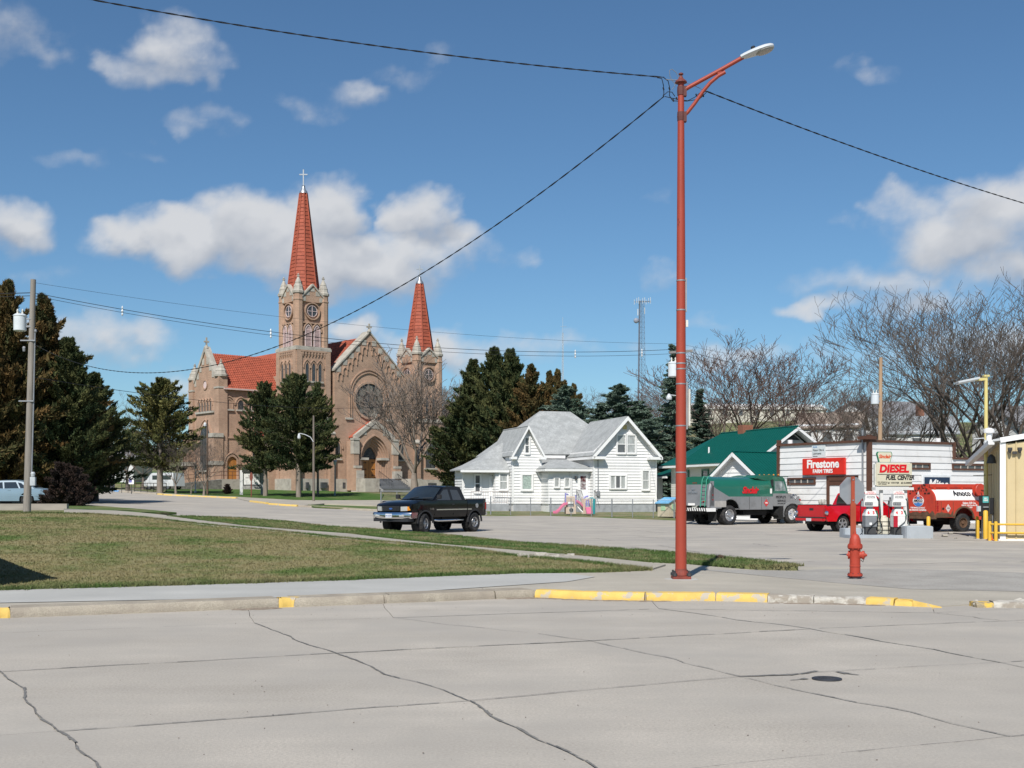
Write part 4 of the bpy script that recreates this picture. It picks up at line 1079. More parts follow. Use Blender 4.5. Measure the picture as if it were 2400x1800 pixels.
# raised porch and ramp by the side door
MB(F2).box(-5.9, 1.4, -2.0, -.05, 1.7, 3.4).build('porch_base', mat('porch_concrete', (.40, .36, .31), rough=.9, var=.12, scale=2, col2=(.3, .27, .23), c2amt=.4), ch)
MB(F2).add([(-5.9, -2.0, 1.6), (-5.9, -.1, 1.6), (-5.9, -.1, 3.35), (-5.9, -2, 3.35), (-17, -2.0, 1.6), (-17, -.1, 1.6), (-17, -.1, 2.2), (-17, -2, 2.2)], [(3, 2, 6, 7), (0, 3, 7, 4), (1, 5, 6, 2), (4, 7, 6, 5)]).build('ramp', mat('ramp_stone', (.17, .16, .14), rough=.95, var=.45, scale=3, bump=.6, bscale=8), ch)
rl = MB(F2)
for a, b in (((-17, -2, 2.2), (-5.9, -2, 3.4)), ((-5.9, -2, 3.4), (1.2, -2, 3.4))):
 a, b = Vector(a), Vector(b); n = int((b - a).length / 1.4)
 for h in (.5, .95): rl.tube([a + Vector((0, 0, h)), b + Vector((0, 0, h))], .03, 5)
 for i in range(n + 1): q = a.lerp(b, i / n); rl.tube([q, q + Vector((0, 0, .95))], .03, 5)
rl.build('ramp_railing', mat('railing_brown', (.10, .05, .035), rough=.6), ch)
# ------------------------------------------------------------------ white house
M_SIDING = mat('white_siding', (.74, .735, .72), rough=.6, var=.045, scale=1.5, col2=(.60, .59, .57), c2amt=.2, c2scale=.8, c2sharp=.4)
M_TRIM = mat('white_trim', (.78, .775, .76), rough=.5, var=.03)
M_SHINGLE = mat('grey_shingle', (.345, .355, .35), rough=.95, var=.14, scale=2.5, detail=8, bump=.6, bscale=14, col2=(.28, .29, .285), c2amt=.4, c2scale=1.2, fine=.22, fscale=9)
M_PANE = mat('window_glass', (.10, .105, .11), rough=.08, var=.35, scale=1.2, spec=.8)
M_CURTAIN = mat('curtained_glass', (.36, .375, .365), rough=.25, var=.25, scale=3, stretch=(3, 3, .6), spec=.7)
M_BLOCK = mat('foundation_block', (.33, .345, .36), rough=.9, var=.14, scale=3, bump=.4, bscale=10, col2=(.24, .25, .26), c2amt=.3)
M_GALV = mat('galvanised', (.30, .31, .325), rough=.55, metal=.5, var=.12)
M_DARK = mat('dark_trim', (.05, .05, .05), rough=.7)

def siding(M, span, z0, z1, row, material, parent, each=False, name='siding', proud=.045, seed=0):
 """lapped boards between heights, each clipped to span(z) -> (x0, x1)"""
 n = max(1, int(round((z1 - z0) / row))); row = (z1 - z0) / n; mb = MB(M); r = rng(seed)
 for i in range(n):
  a, b = z0 + i * row, z0 + (i + 1) * row
  l0, r0 = span(a); l1, r1 = span(b - 1e-4)
  if r0 - l0 < .02: continue
  if r1 < l1: l1 = r1 = (l1 + r1) / 2
  p = proud * r.uniform(.85, 1.15)
  pts = [(l0, -p, a), (r0, -p, a), (r1, -.004, b), (l1, -.004, b), (l0, 0.01, a), (r0, 0.01, a), (r1, .01, b), (l1, .01, b)]
  fs = [(0, 1, 2, 3), (4, 5, 1, 0), (0, 3, 7, 4), (1, 5, 6, 2)]
  if each: MB(M).add(pts, fs).build('board', material, parent)
  else: mb.add(pts, fs)
 if not each: return mb.build(name, material, parent)
def sash(M, x0, x1, z0, z1, parent, panes=2, glass=None, fr=.11, split='h', trim=None, proud=.115):
 """window with casing, sashes and panes set just inside the frame"""
 tm = trim or M_TRIM; gl = glass or M_PANE
 w = MB(M).box(x0 - fr, x0, -proud, .02, z0 - fr, z1 + fr).box(x1, x1 + fr, -proud, .02, z0 - fr, z1 + fr).box(x0, x1, -proud, .02, z1, z1 + fr).box(x0, x1, -proud - .03, .02, z0 - fr, z0).build('window', tm, parent)
 for i in range(panes):
  if split == 'h': a, b, c_, d = x0, x1, z0 + (z1 - z0) * i / panes, z0 + (z1 - z0) * (i + 1) / panes
  else: a, b, c_, d = x0 + (x1 - x0) * i / panes, x0 + (x1 - x0) * (i + 1) / panes, z0, z1
  g = gl[i % len(gl)] if isinstance(gl, (list, tuple)) else gl
  MB(M).box(a + .035, b - .035, -.066, .02, c_ + .035, d - .035).build('pane', g, w)
 sb = MB(M)
 for i in range(panes + 1):
  if split == 'h': z = z0 + (z1 - z0) * i / panes; sb.box(x0, x1, -.085, 0, max(z0, z - .03), min(z1, z + .03))
  else: x = x0 + (x1 - x0) * i / panes; sb.box(max(x0, x - .05), min(x1, x + .05), -.085, 0, z0, z1)
 sb.build('sash_bar', tm, w, kind='stuff')
 return w
def slab_roof(parent, pts, th, material, name='roof', down=True):
 """thick roof plane from its top corner points"""
 pts = [Vector(p) for p in pts]; n = (pts[1] - pts[0]).cross(pts[2] - pts[0]).normalized()
 if n.z < 0: n = -n
 low = [p - n * th for p in pts]; k = len(pts)
 mb = MB().add(pts + low, [tuple(range(k)), tuple(reversed(range(k, 2 * k)))] + [(i, (i + 1) % k, (i + 1) % k + k, i + k) for i in range(k)])
 return mb.build(name, material, parent)
def gable_span(xl, xr, ze, xc, zr):
 def f(z):
  if z <= ze: return xl, xr
  t = (z - ze) / (zr - ze); return xl + (xc - xl) * t, xr + (xc - xr) * t
 return f

HA = R(73)
h0 = P(1392, 1197, 86.0)
HZ0 = h0.z
house = thing('white_house', 'white clapboard house with grey shingle roof and two front gables', 'house', (h0.x, h0.y, HZ0), math.pi / 2 - HA)
def HF(x, y, xd=(1, 0)): return frame((x, y, -HZ0), xd)
fb = HZ0 + .5                                                   # top of foundation
EV, RG, RL, MR = 4.75, 7.3, 6.65, 8.2
z_ = -HZ0
# wall cores
def core(x0, x1, y0, y1, z1, name='wall'):
 c = MB().box(x0 + .02, x1 - .02, y0 + .02, y1 - .02, -.6, z1 + z_).build(name, M_SIDING, house)
 MB().box(x0 + .04, x1 - .04, y0 + .0, y1 - .04, -.7, fb + z_ - .02).build('foundation', M_BLOCK, c)
 return c
wr = core(0, 4.9, 0, 7, EV); wl = core(-5.4, -3.2, 2.5, 9, EV); wm = core(-5, 4.7, 5.4, 12.4, EV); wv = core(-3.2, 0, .8, 5.5, 3.5); wp = core(-8.8, -5, 4.0, 6.2, 3.4)
SR = .215
# right wing gable front
F = HF(0, 0)
MB(F).prism([(.03, EV - .1), (4.87, EV - .1), (2.45, RG - .25)], .03, .3).build('gable_wall', M_SIDING, wr)
siding(F, gable_span(0, 4.9, EV, 2.45, RG - .15), fb, RG - .2, SR, M_SIDING, wr)
FLs = HF(0, 7, (0, -1)); siding(FLs, lambda z: (0, 7), fb, EV, SR, M_SIDING, wr)
FRs = HF(4.9, 0, (0, 1)); siding(FRs, lambda z: (0, 7), fb, EV, SR, M_SIDING, wr)
MB(F).box(-.05, .07, -.05, .07, fb, EV).box(4.83, 4.95, -.05, .07, fb, EV).build('corner_board', M_TRIM, wr, kind='stuff')
sash(F, 1.25, 2.45, 2.06, 2.93, wr, 3, [M_CURTAIN, M_PANE, M_CURTAIN], split='v')
sash(F, 3.82, 4.28, 1.95, 3.3, wr, 2, M_CURTAIN)
sash(F, 1.82, 2.42, 4.62, 5.9, wr, 2, [M_PANE, M_CURTAIN]); sash(F, 2.6, 3.2, 4.62, 5.9, wr, 2, M_CURTAIN)
MB(F).box(2.25, 2.55, -.07, .02, 6.35, 6.65).build('attic_vent', mat('vent_cream', (.62, .50, .22), rough=.8), wr)
MB(F).tube([(.3, -.06, 1.4), (.3, -.06, 5.0)], .035, 6).box(.2, .4, -.16, -.02, 1.45, 1.85).build('service_mast', M_GALV, wr)
# left wing with steep gable
F = HF(-5.4, 2.5)
MB(F).prism([(.03, EV - .1), (2.17, EV - .1), (1.1, RL - .25)], .03, .3).build('gable_wall', M_SIDING, wl)
siding(F, gable_span(0, 2.2, EV, 1.1, RL - .12), fb, RL - .15, SR, M_SIDING, wl)
siding(HF(-5.4, 9, (0, -1)), lambda z: (0, 6.5), fb, EV, SR, M_SIDING, wl)
siding(HF(-3.2, 2.5, (0, 1)), lambda z: (0, 3), fb, EV, SR, M_SIDING, wl)
MB(F).box(-.05, .07, -.05, .07, fb, EV).box(2.13, 2.25, -.05, .07, fb, EV).build('corner_board', M_TRIM, wl, kind='stuff')
sash(F, .72, 1.42, 1.95, 3.0, wl, 1, mat('lace_curtain', (.33, .40, .36), rough=.3, var=.35, scale=9), fr=.14)
sash(F, .95, 1.22, 4.62, 5.75, wl, 2, M_PANE)
# bay and low wing at the left
F = HF(-8.8, 4.0)
siding(F, lambda z: (0, 3.8), fb, 3.4, SR, M_SIDING, wp); siding(HF(-8.8, 6.2, (0, -1)), lambda z: (0, 2.2), fb, 3.4, SR, M_SIDING, wp)
MB(F).box(-.05, .07, -.05, .07, fb, 3.4).build('corner_board', M_TRIM, wp)
sash(F, .95, 1.3, 1.75, 3.0, wp, 2, M_PANE)
dp = MB(F).box(2.0, 2.8, -.07, .02, fb + .05, 2.95).build('side_door', M_TRIM, wp); MB(F).box(2.15, 2.65, -.075, 0, 1.9, 2.75).build('door_panel', mat('door_white', (.7, .7, .7)), dp)
wlamp = MB(F).box(2.95, 3.05, -.18, -.02, 2.75, 3.0).tube([(3.0, -.05, 2.85), (3.0, -.25, 2.95), (3.0, -.3, 2.7)], .04, 6).box(2.25, 2.95, -.12, -.02, 2.95, 3.0).build('wall_lamp', M_DARK, wp)
bay = core(-6.5, -5.3, 3.3, 6, 3.45, 'bay_wall'); F = HF(-6.5, 3.3); siding(F, lambda z: (0, 1.1), fb, 3.45, SR, M_SIDING, bay); siding(HF(-6.5, 6, (0, -1)), lambda z: (0, 2.6), fb, 3.45, SR, M_SIDING, bay)
sash(F, .35, .88, 1.95, 3.12, bay, 2, M_CURTAIN)
# recessed main wall and vestibule
siding(HF(-3.2, 5.4), lambda z: (0, 3.2), 3.4, EV, SR, M_SIDING, wm); siding(HF(-5, 12.4, (0, -1)), lambda z: (0, 7), 3.3, EV, SR, M_SIDING, wm)
F = HF(-3.2, .8)
siding(F, lambda z: (0, 3.2), fb, 3.5, SR, M_SIDING, wv); siding(HF(-3.2, 5.4, (0, -1)), lambda z: (0, 4.6), fb, 3.5, SR, M_SIDING, wv)
sash(F, .45, .75, 2.12, 2.75, wv, 1, M_CURTAIN, .09); sash(F, 1.25, 1.55, 2.12, 2.75, wv, 1, M_CURTAIN, .09)
dv = MB(F).box(2.25, 3.0, -.10, .02, fb + .1, 3.05).build('storm_door', M_TRIM, wv)
MB(F).box(2.42, 2.83, -.115, 0, 1.95, 2.4).build('pane', mat('door_glass', (.16, .10, .10), rough=.15, var=.7, scale=8, col2=(.5, .5, .5), c2amt=.45, c2scale=7), dv); MB(F).box(2.42, 2.83, -.115, 0, 2.45, 2.92).build('pane', mat('door_glass_red', (.10, .012, .014), rough=.15, var=.5, scale=5, col2=(.42, .42, .42), c2amt=.4, c2scale=6), dv)
MB(F).tube([(1.75, -.1, 3.35), (1.75, -.07, 3.1), (1.75, -.07, fb)], .04, 6).tube([(1.65, -.12, 3.4), (1.65, -.08, 3.1), (1.65, -.08, fb)], .035, 6).build('downspout', M_TRIM, wv, kind='stuff')
MB(F).box(2.0, 2.1, -.2, -.02, 2.65, 2.9).lathe([(.02, 2.62), (.07, 2.72), (.05, 2.88), (.01, 2.95)], 8, (2.05, -.2, 0)).build('wall_lamp', M_DARK, wv)
# steps and rails at the door
MB(F).box(2.1, 3.2, -1.2, 0, fb - .9, fb + .05).box(2.1, 3.2, -1.5, -1.2, fb - .9, fb - .2).build('door_steps', M_BLOCK, house)
rl = MB(F)
for x in (2.1, 3.2):
 rl.tube([(x, -.05, fb + 1.0), (x, -1.15, fb + .95), (x, -1.5, fb + .5)], .02, 5)
 for k in range(9): rl.tube([(x, -.1 - k * .13, fb), (x, -.1 - k * .13, fb + .96)], .009, 4)
rl.build('iron_railing', M_DARK, house, kind='stuff')
rl = MB(HF(-8.8, 4.0))
rl.tube([(.35, -1.1, fb + .9), (3.1, -1.1, fb + .9)], .02, 5).tube([(.35, -1.1, fb + .1), (3.1, -1.1, fb + .1)], .02, 5)
for k in range(16): rl.tube([(.35 + k * 2.75 / 15, -1.1, fb - .3 if k in (0, 5, 15) else fb + .1), (.35 + k * 2.75 / 15, -1.1, fb + .9)], .02 if k in (0, 5, 15) else .011, 5)
rl.build('porch_railing', mat('railing_wood', (.42, .36, .33), rough=.7), house, kind='stuff')
MB(HF(-8.8, 4.0)).box(.3, 3.2, -1.2, -.03, fb - .6, fb).build('porch_floor', M_BLOCK, house)
# roofs
ov = .26
def Z(z): return z + z_
slab_roof(house, [(-ov, -ov - .1, Z(EV - .35)), (-ov, 7.2, Z(EV - .35)), (2.45, 7.2, Z(RG)), (2.45, -ov - .1, Z(RG))], .11, M_SHINGLE)
slab_roof(house, [(4.9 + ov, -ov - .1, Z(EV - .35)), (4.9 + ov, 7.2, Z(EV - .35)), (2.452, 7.2, Z(RG)), (2.452, -ov - .1, Z(RG))], .11, M_SHINGLE)
slab_roof(house, [(-5.4 - .2, 2.5 - .4, Z(EV - .35)), (-5.4 - .2, 8.5, Z(EV - .35)), (-4.3, 8.5, Z(RL)), (-4.3, 2.1, Z(RL))], .10, M_SHINGLE)
slab_roof(house, [(-3.0, 2.1, Z(EV - .35)), (-3.0, 8.5, Z(EV - .35)), (-4.298, 8.5, Z(RL)), (-4.298, 2.1, Z(RL))], .10, M_SHINGLE)
x0, x1, y0, y1 = -5.4, 5.1, 5.0, 12.8; ra, rb_ = -1.2, 1.4; ym = 8.9
slab_roof(house, [(x0, y0, Z(EV - .1)), (x1, y0, Z(EV - .1)), (rb_, ym, Z(MR)), (ra, ym, Z(MR))], .10, M_SHINGLE)
slab_roof(house, [(x0, y1, Z(EV - .1)), (x1, y1, Z(EV - .1)), (rb_, ym, Z(MR)), (ra, ym, Z(MR))], .10, M_SHINGLE)
slab_roof(house, [(x0, y0, Z(EV - .1)), (x0, y1, Z(EV - .1)), (ra, ym, Z(MR))], .10, M_SHINGLE)
slab_roof(house, [(x1, y0, Z(EV - .1)), (x1, y1, Z(EV - .1)), (rb_, ym, Z(MR))], .10, M_SHINGLE)
# low roof sweeping off the left slope
prof = [(-9.15, 3.42), (-8.2, 3.8), (-7.0, 4.4), (-6.0, 5.05), (-5.0, 5.8), (-4.4, 6.3)]
gxs = [p[0] for p in prof]; gys = [3.05, 3.6, 4.2, 5, 5.8, 6.5]; sw = MB(); vs = []
for th in (0, .1):
 for y in gys:
  for x, z in prof: vs.append((x, y, Z(min(z, 3.40 + (y - 3.05) * .62)) - th))
nx = len(prof); ny = len(gys); k0 = nx * ny
fs_ = [(j * nx + i, j * nx + i + 1, (j + 1) * nx + i + 1, (j + 1) * nx + i) for j in range(ny - 1) for i in range(nx - 1)]
sw.add(vs, fs_ + [tuple(q + k0 for q in f[::-1]) for f in fs_] + [(i, k0 + i, k0 + i + 1, i + 1) for i in range(nx - 1)] + [(j * nx, (j + 1) * nx, k0 + (j + 1) * nx, k0 + j * nx) for j in range(ny - 1)])
sw.build('porch_roof', M_SHINGLE, house)
# vestibule hip roof
e = Z(3.48); pk = Z(4.2)
a_, b_, c_, d_ = (-3.6, .35, e), (.15, .35, e), (-1.0, 3.2, pk), (-2.3, 3.2, pk)
slab_roof(house, [a_, b_, c_, d_], .08, M_SHINGLE, 'vestibule_roof'); slab_roof(house, [a_, d_, (-2.3, 5.4, pk), (-3.6, 5.4, e)], .08, M_SHINGLE, 'vestibule_roof'); slab_roof(house, [b_, c_, (-1, 5.4, pk), (.15, 5.4, e)], .08, M_SHINGLE, 'vestibule_roof')
# barge boards, fascia, eave returns
def barge(M, xl, xr, ze, xc, zr, y=-.5, w=.24, parent=house):
 b = MB(M); b.ring([(xl, ze), (xc, zr), (xr, ze)], [(xl + w * .2, ze - w), (xc, zr - w * 1.25), (xr - w * .2, ze - w)], y - .06, y - .012); b.build('barge_board', M_TRIM, parent)
 MB(M).add([(xl + .1, y, ze - .13), (xc, y, zr - .16), (xc, 0, zr - .16), (xl + .1, 0, ze - .13), (xr - .1, y, ze - .13), (xr - .1, 0, ze - .13)], [(0, 1, 2, 3), (1, 4, 5, 2)]).build('soffit', M_TRIM, parent)
barge(HF(0, 0), -ov, 4.9 + ov, EV - .38, 2.45, RG - .02); barge(HF(-5.4, 2.5), -.2, 2.4, EV - .38, 1.1, RL - .02, y=-.4, w=.19)
er = MB(HF(0, 0))
for xa, xb in ((-ov - .05, .75), (4.15, 4.9 + ov + .05)): er.box(xa, xb, -.56, .0, EV - .62, EV - .42)
er.build('eave_return', M_TRIM, house, kind='stuff')
er = MB(HF(-5.4, 2.5))
for xa, xb in ((-.26, .2), (2.0, 2.46)): er.box(xa, xb, -.45, 0, EV - .60, EV - .41)
er.build('eave_return', M_TRIM, house, kind='stuff')
MB().box(-ov - .06, -ov + .02, -.5, 5.0, Z(EV - .62), Z(EV - .42)).box(-3.0, -.45, 4.93, 5.03, Z(EV - .42), Z(EV - .2)).box(-3.62, .17, .29, .37, e - .22, e - .07).box(-3.66, -3.58, .3, 5.3, e - .22, e - .07).build('fascia', M_TRIM, house, kind='stuff')
MB().box(-.4, -.02, .3, 5.3, Z(EV - .62), Z(EV - .60)).box(-3.55, .05, .38, .8, e - .24, e - .22).build('soffit', M_TRIM, house, kind='stuff')
MB().box(-9.2, -5.5, 3.02, 3.1, Z(3.2), Z(3.36)).build('fascia', M_TRIM, house)

# chain link fence along the yard
def chain_fence(name, label, pxa, Ya, pxb, Yb, n, h=1.15):
 a, b = GY(pxa, Ya), GY(pxb, Yb)
 f = thing(name, label, 'fence', a)
 loc = lambda p: p - a
 mesh = MB()
 tops = []
 for i in range(n + 1):
  t = i / n; x, y = a.x + (b.x - a.x) * t, a.y + (b.y - a.y) * t; q = Vector((x, y, H(x, y) - .05)) - a
  tops.append(q + Vector((0, 0, h)))
  MB().tube([q - Vector((0, 0, .15)), q + Vector((0, 0, h + .03))], .045 if i % 3 == 0 else .03, 7).build('post', M_GALV, f)
 MB().tube(tops, .018, 6).build('top_rail', M_GALV, f)
 for p, q in zip(tops[:-1], tops[1:]):
  d = q - p; m = int(d.length / .11)
  for s in (-1, 1):
   for k in range(-10, m + 1):
    t0, t1 = k / m, (k + 10) / m
    if s < 0: t0, t1 = t1, t0
    lo, hi = (t0, t1)
    za, zb = -h + .04, -.02
    A_, B_ = p + d * t0 + Vector((0, 0, za)), p + d * t1 + Vector((0, 0, zb))
    c0 = max(0, min(1, t0)); c1 = max(0, min(1, t1))
    if c0 == c1: continue
    fa, fb_ = (c0 - t0) / (t1 - t0), (c1 - t0) / (t1 - t0)
    mesh.tube([A_.lerp(B_, fa), A_.lerp(B_, fb_)], .0022, 3, False)
 mesh.build('chain_mesh', M_GALV, f, kind='stuff')
 return f
chain_fence('chain_link_fence', 'galvanised chain link fence along the white house yard', 1150, 78, 1580, 76, 9)
chain_fence('chain_link_fence', 'short chain link fence before the church steps behind the black pickup', 893, 92, 1010, 86, 3, 1.2)

# ------------------------------------------------------------------ green roofed house and garage
M_GREEN = mat('green_metal_roof', (.003, .088, .070), rough=.42, var=.06, scale=2, spec=.4)
M_GSIDE = mat('cream_siding', (.64, .63, .58), rough=.65, var=.05, scale=1.4)
e1 = Vector((.943, .333, 0)); e2 = Vector((-.333, .943, 0))
def ribs(parent, a, b, c_, d, n, material=M_GREEN):
 """standing seams running up a roof plane a-b (eave) to d-c (ridge)"""
 a, b, c_, d = map(Vector, (a, b, c_, d)); nn = (b - a).cross(d - a).normalized(); nn = nn if nn.z > 0 else -nn
 for i in range(n + 1):
  t = i / n; MB().beam(a.lerp(b, t) + nn * .012, d.lerp(c_, t) + nn * .012, .05, .035, nn).build('roof_seam', material, parent)
g0_ = P(1762, 1082, 75.9); gz = H(g0_.x, g0_.y)
gh = thing('green_roof_house', 'white bungalow with dark green metal roof behind the tank truck', 'house', (g0_.x, g0_.y, gz), math.atan2(e1.y, e1.x))
FG = lambda x, y, xd=(1, 0): frame((x, y, -gz), xd)
L_, HWd = 12.6, 3.25; ze, zr = 3.72, 6.0
wg = MB().box(.5, 2 * HWd - .5, .5, L_ - .4, -.5, ze - gz).build('wall', M_GSIDE, gh)
siding(FG(.5, L_ - .4, (0, -1)), lambda z: (0, L_ - .9), gz + .3, ze - .05, .13, M_GSIDE, wg, proud=.02)
siding(FG(.5, .5), gable_span(0, 5.5, ze - .1, 2.75, zr - .25), gz + .3, zr - .3, .16, M_GSIDE, wg, proud=.02)
MB(FG(.5, .5)).prism([(0, ze - .2), (5.5, ze - .2), (2.75, zr - .3)], .02, .2).build('gable_wall', M_GSIDE, wg)
MB().box(.5, 6.0, .47, .5, ze - gz + .05, ze - gz + .06).build('ledge', M_GSIDE, wg)
W_ = FG(.5, L_ - .4, (0, -1))
for xx in (4.9, 8.6, 2.0): sash(W_, xx, xx + .75, 2.3, 3.25, wg, 2, M_PANE, .1, trim=mat('green_trim', (.05, .17, .12), rough=.5))
sash(FG(.5, .5), 2.3, 3.2, 4.15, 4.75, wg, 2, M_PANE, .09, 'v', trim=MATS['green_trim'])
MB(FG(.5, .5)).prism([(2.1, 5.15), (3.4, 5.15), (2.75, 5.6)], -.05, .0).build('attic_vent', M_DARK, wg)
A, B, C, D = (-.05, -.3, ze - gz), (-.05, L_ + .4, ze - gz), (HWd, L_ - 2.9, zr - gz), (HWd, -.3, zr - gz)
A2, B2 = (2 * HWd + .05, -.3, ze - gz), (2 * HWd + .05, L_ + .4, ze - gz)
r1 = slab_roof(gh, [A, B, C, D], .10, M_GREEN); r2 = slab_roof(gh, [A2, B2, (HWd + .002, L_ - 2.9, zr - gz), (HWd + .002, -.3, zr - gz)], .10, M_GREEN); slab_roof(gh, [B, B2, C], .1, M_GREEN)
ribs(r1, A, (-.05, L_ - 2.6, ze - gz), C, D, 38)
MB().tube([(HWd, -.3, zr - gz + .03), (HWd, L_ - 2.9, zr - gz + .03)], .06, 6).build('ridge_cap', M_GREEN, gh)
barge(FG(0, 0), -.1, 2 * HWd + .1, ze - .05, HWd, zr - .03, y=-.3, w=.16, parent=gh)
MB().add([(0, -.3, ze - gz - .12), (HWd, -.3, zr - gz - .14), (HWd, .55, zr - gz - .14), (0, .55, ze - gz - .12), (2 * HWd, -.3, ze - gz - .12), (2 * HWd, .55, ze - gz - .12)], [(0, 1, 2, 3), (1, 4, 5, 2)]).build('soffit', M_TRIM, gh)
MB().box(-.15, -.02, -.3, L_ + .4, ze - gz - .2, ze - gz - .06).build('gutter', M_TRIM, gh)
MB().box(-.02, .55, -.2, L_ + .2, ze - gz - .22, ze - gz - .2).build('soffit', M_TRIM, gh)
MB().cyl((1.1, 7.6, ze - gz + .7), .06, .5, 8).build('vent_pipe', M_TRIM, gh); MB().box(HWd - .25, HWd + .55, 6.2, 6.9, zr - gz - .4, zr - gz + .45).build('chimney', mat('chimney_brick', (.25, .10, .06), rough=.9, var=.2, scale=9), gh)
# small porch at the far end
pr = slab_roof(gh, [(.2, L_ - .3, 3.0 - gz), (.2, L_ + 2.4, 3.0 - gz), (3, L_ + 2.2, 3.9 - gz), (3, L_ - .3, 3.9 - gz)], .1, M_GREEN, 'porch_roof')
MB().box(.1, .25, L_ - .3, L_ + 2.4, 2.78 - gz, 2.92 - gz).box(.4, .8, L_ + 1.6, L_ + 2.0, -.3, 2.8 - gz).build('porch_post', M_TRIM, gh, kind='stuff')
MB().box(.3, .8, L_ - .4, L_ + 2.2, -.5, .75).build('porch_wall', M_GSIDE, gh)
# garage with front gable facing left
ga = P(1784, 1200, 68.6); gaz = H(ga.x, ga.y); GWd = 3.7
gr = thing('garage', 'white garage with green ribbed metal roof beside the tire shop', 'garage', (ga.x, ga.y, gaz), math.atan2(.6, .8))
FGa = frame((0, GWd, -gaz), (0, -1)); gze, gzr = 2.72, 4.12
wg2 = MB().box(.02, 6.2, .02, GWd - .02, -.4, gze - gaz).build('wall', M_SIDING, gr)
MB(FGa).prism([(0.02, gze - .1), (GWd - .02, gze - .1), (GWd / 2, gzr - .25)], .02, .2).build('gable_wall', M_SIDING, wg2)
siding(FGa, gable_span(0, GWd, gze, GWd / 2, gzr - .2), gaz + .1, gzr - .22, .26, M_SIDING, wg2)
siding(frame((0, 0, -gaz), (1, 0)), lambda z: (0, 6.2), gaz + .1, gze, .26, M_SIDING, wg2)
for y0, y1 in ((-.25, GWd / 2), (GWd + .25, GWd / 2 + .002)):
 rr_ = [(-.4, y0, gze - gaz - .15), (6.4, y0, gze - gaz - .15), (6.4, y1, gzr - gaz), (-.4, y1, gzr - gaz)]
 q = slab_roof(gr, rr_, .09, M_GREEN); ribs(q, *rr_, 26)
MB().tube([(-.4, GWd / 2, gzr - gaz + .02), (6.4, GWd / 2, gzr - gaz + .02)], .07, 6).build('ridge_cap', M_GREEN, gr)
b = MB(FGa); b.ring([(-.25, gze - .25), (GWd / 2, gzr - .04), (GWd + .25, gze - .25)], [(-.2, gze - .42), (GWd / 2, gzr - .26), (GWd + .2, gze - .42)], -.46, -.41); b.build('barge_board', M_TRIM, gr)
MB(FGa).add([(-.2, -.4, gze - .33), (GWd / 2, -.4, gzr - .13), (GWd / 2, 0, gzr - .13), (-.2, 0, gze - .33), (GWd + .2, -.4, gze - .33), (GWd + .2, 0, gze - .33)], [(0, 1, 2, 3), (1, 4, 5, 2)]).build('soffit', M_TRIM, gr)

# ------------------------------------------------------------------ tire shop
M_PLANK = mat('shop_planks', (.73, .725, .71), rough=.6, var=.05, scale=1.2, col2=(.6, .58, .55), c2amt=.22, c2scale=1.5, c2sharp=.3, orand=.03)
M_BROWN = mat('brown_trim', (.10, .045, .028), rough=.6, var=.15, scale=3)
M_SEAM = mat('plank_seam', (.33, .20, .19), rough=.9)
sc0 = Vector((18.7, 62.0, 0)); sz = H(18.7, 62)
dL = Vector((15.25 - 18.7, 67.7 - 62.0, 0)); SL = dL.length; dL.normalize(); dR = Vector((-dL.y * -1, 0, 0))
dR = Vector((dL.y, -dL.x, 0))                                   # square to the left face, running right
shop = thing('tire_shop', 'white plank tire shop with brown trim and red sign on its wall', 'shop', (sc0.x, sc0.y, sz), math.atan2(dR.y, dR.x))
FS_L = frame((0, SL, -sz), (0, -1)); FS_R = frame((0, 0, -sz), (1, 0))       # shop frame: x along the right face, y along the left face
ST, ST2 = 4.36, 3.55
WR1, WR2 = 6.6, 11.5
MB().box(.03, WR1 - .03, .03, SL - .03, -.4, ST - sz - .03).box(WR1, WR2, .03, SL - .03, -.4, ST2 - sz).build('wall', M_SEAM, shop)
shop_w = shop.children[0] if False else [o for o in COL.objects if o.parent == shop][0]
siding(FS_L, lambda z: (0, SL), sz - .05, ST, .33, M_PLANK, shop_w, each=True, proud=.035)
siding(FS_R, lambda z: (0, WR1 if z > ST2 - .05 else WR2), sz - .05, ST, .33, M_PLANK, shop_w, each=True, proud=.035)
cap = MB().box(-.12, WR1 + .08, -.10, .12, ST - sz, ST - sz + .12).build('parapet_cap', M_BROWN, shop)
MB().box(-.12, .1, .12, SL + .1, ST - sz, ST - sz + .12).build('parapet_cap', M_BROWN, shop)
MB().box(WR1 - .05, WR1 + .13, -.12, .1, ST2 - sz, ST - sz + .14).build('corner_trim', M_BROWN, shop); MB().box(WR1 + .1, WR2 + .1, -.10, .12, ST2 - sz, ST2 - sz + .10).build('parapet_cap', M_BROWN, shop)
MB().box(-.10, .12, -.11, .10, -.3, ST - sz + .38).build('corner_trim', M_BROWN, shop); MB().box(-.5, .35, -.2, .35, ST - sz + .13, ST - sz + .30).build('corner_cap', M_BROWN, shop)
MB().box(-.10, .10, SL - .12, SL + .06, -.3, ST - sz + .34).build('corner_trim', M_BROWN, shop)
for xv in (.5, 5.9): MB(FS_L if xv < 1 else FS_R).cyl((xv, .4, ST + .0), .14, .35, 10).build('roof_vent', M_TRIM, shop)
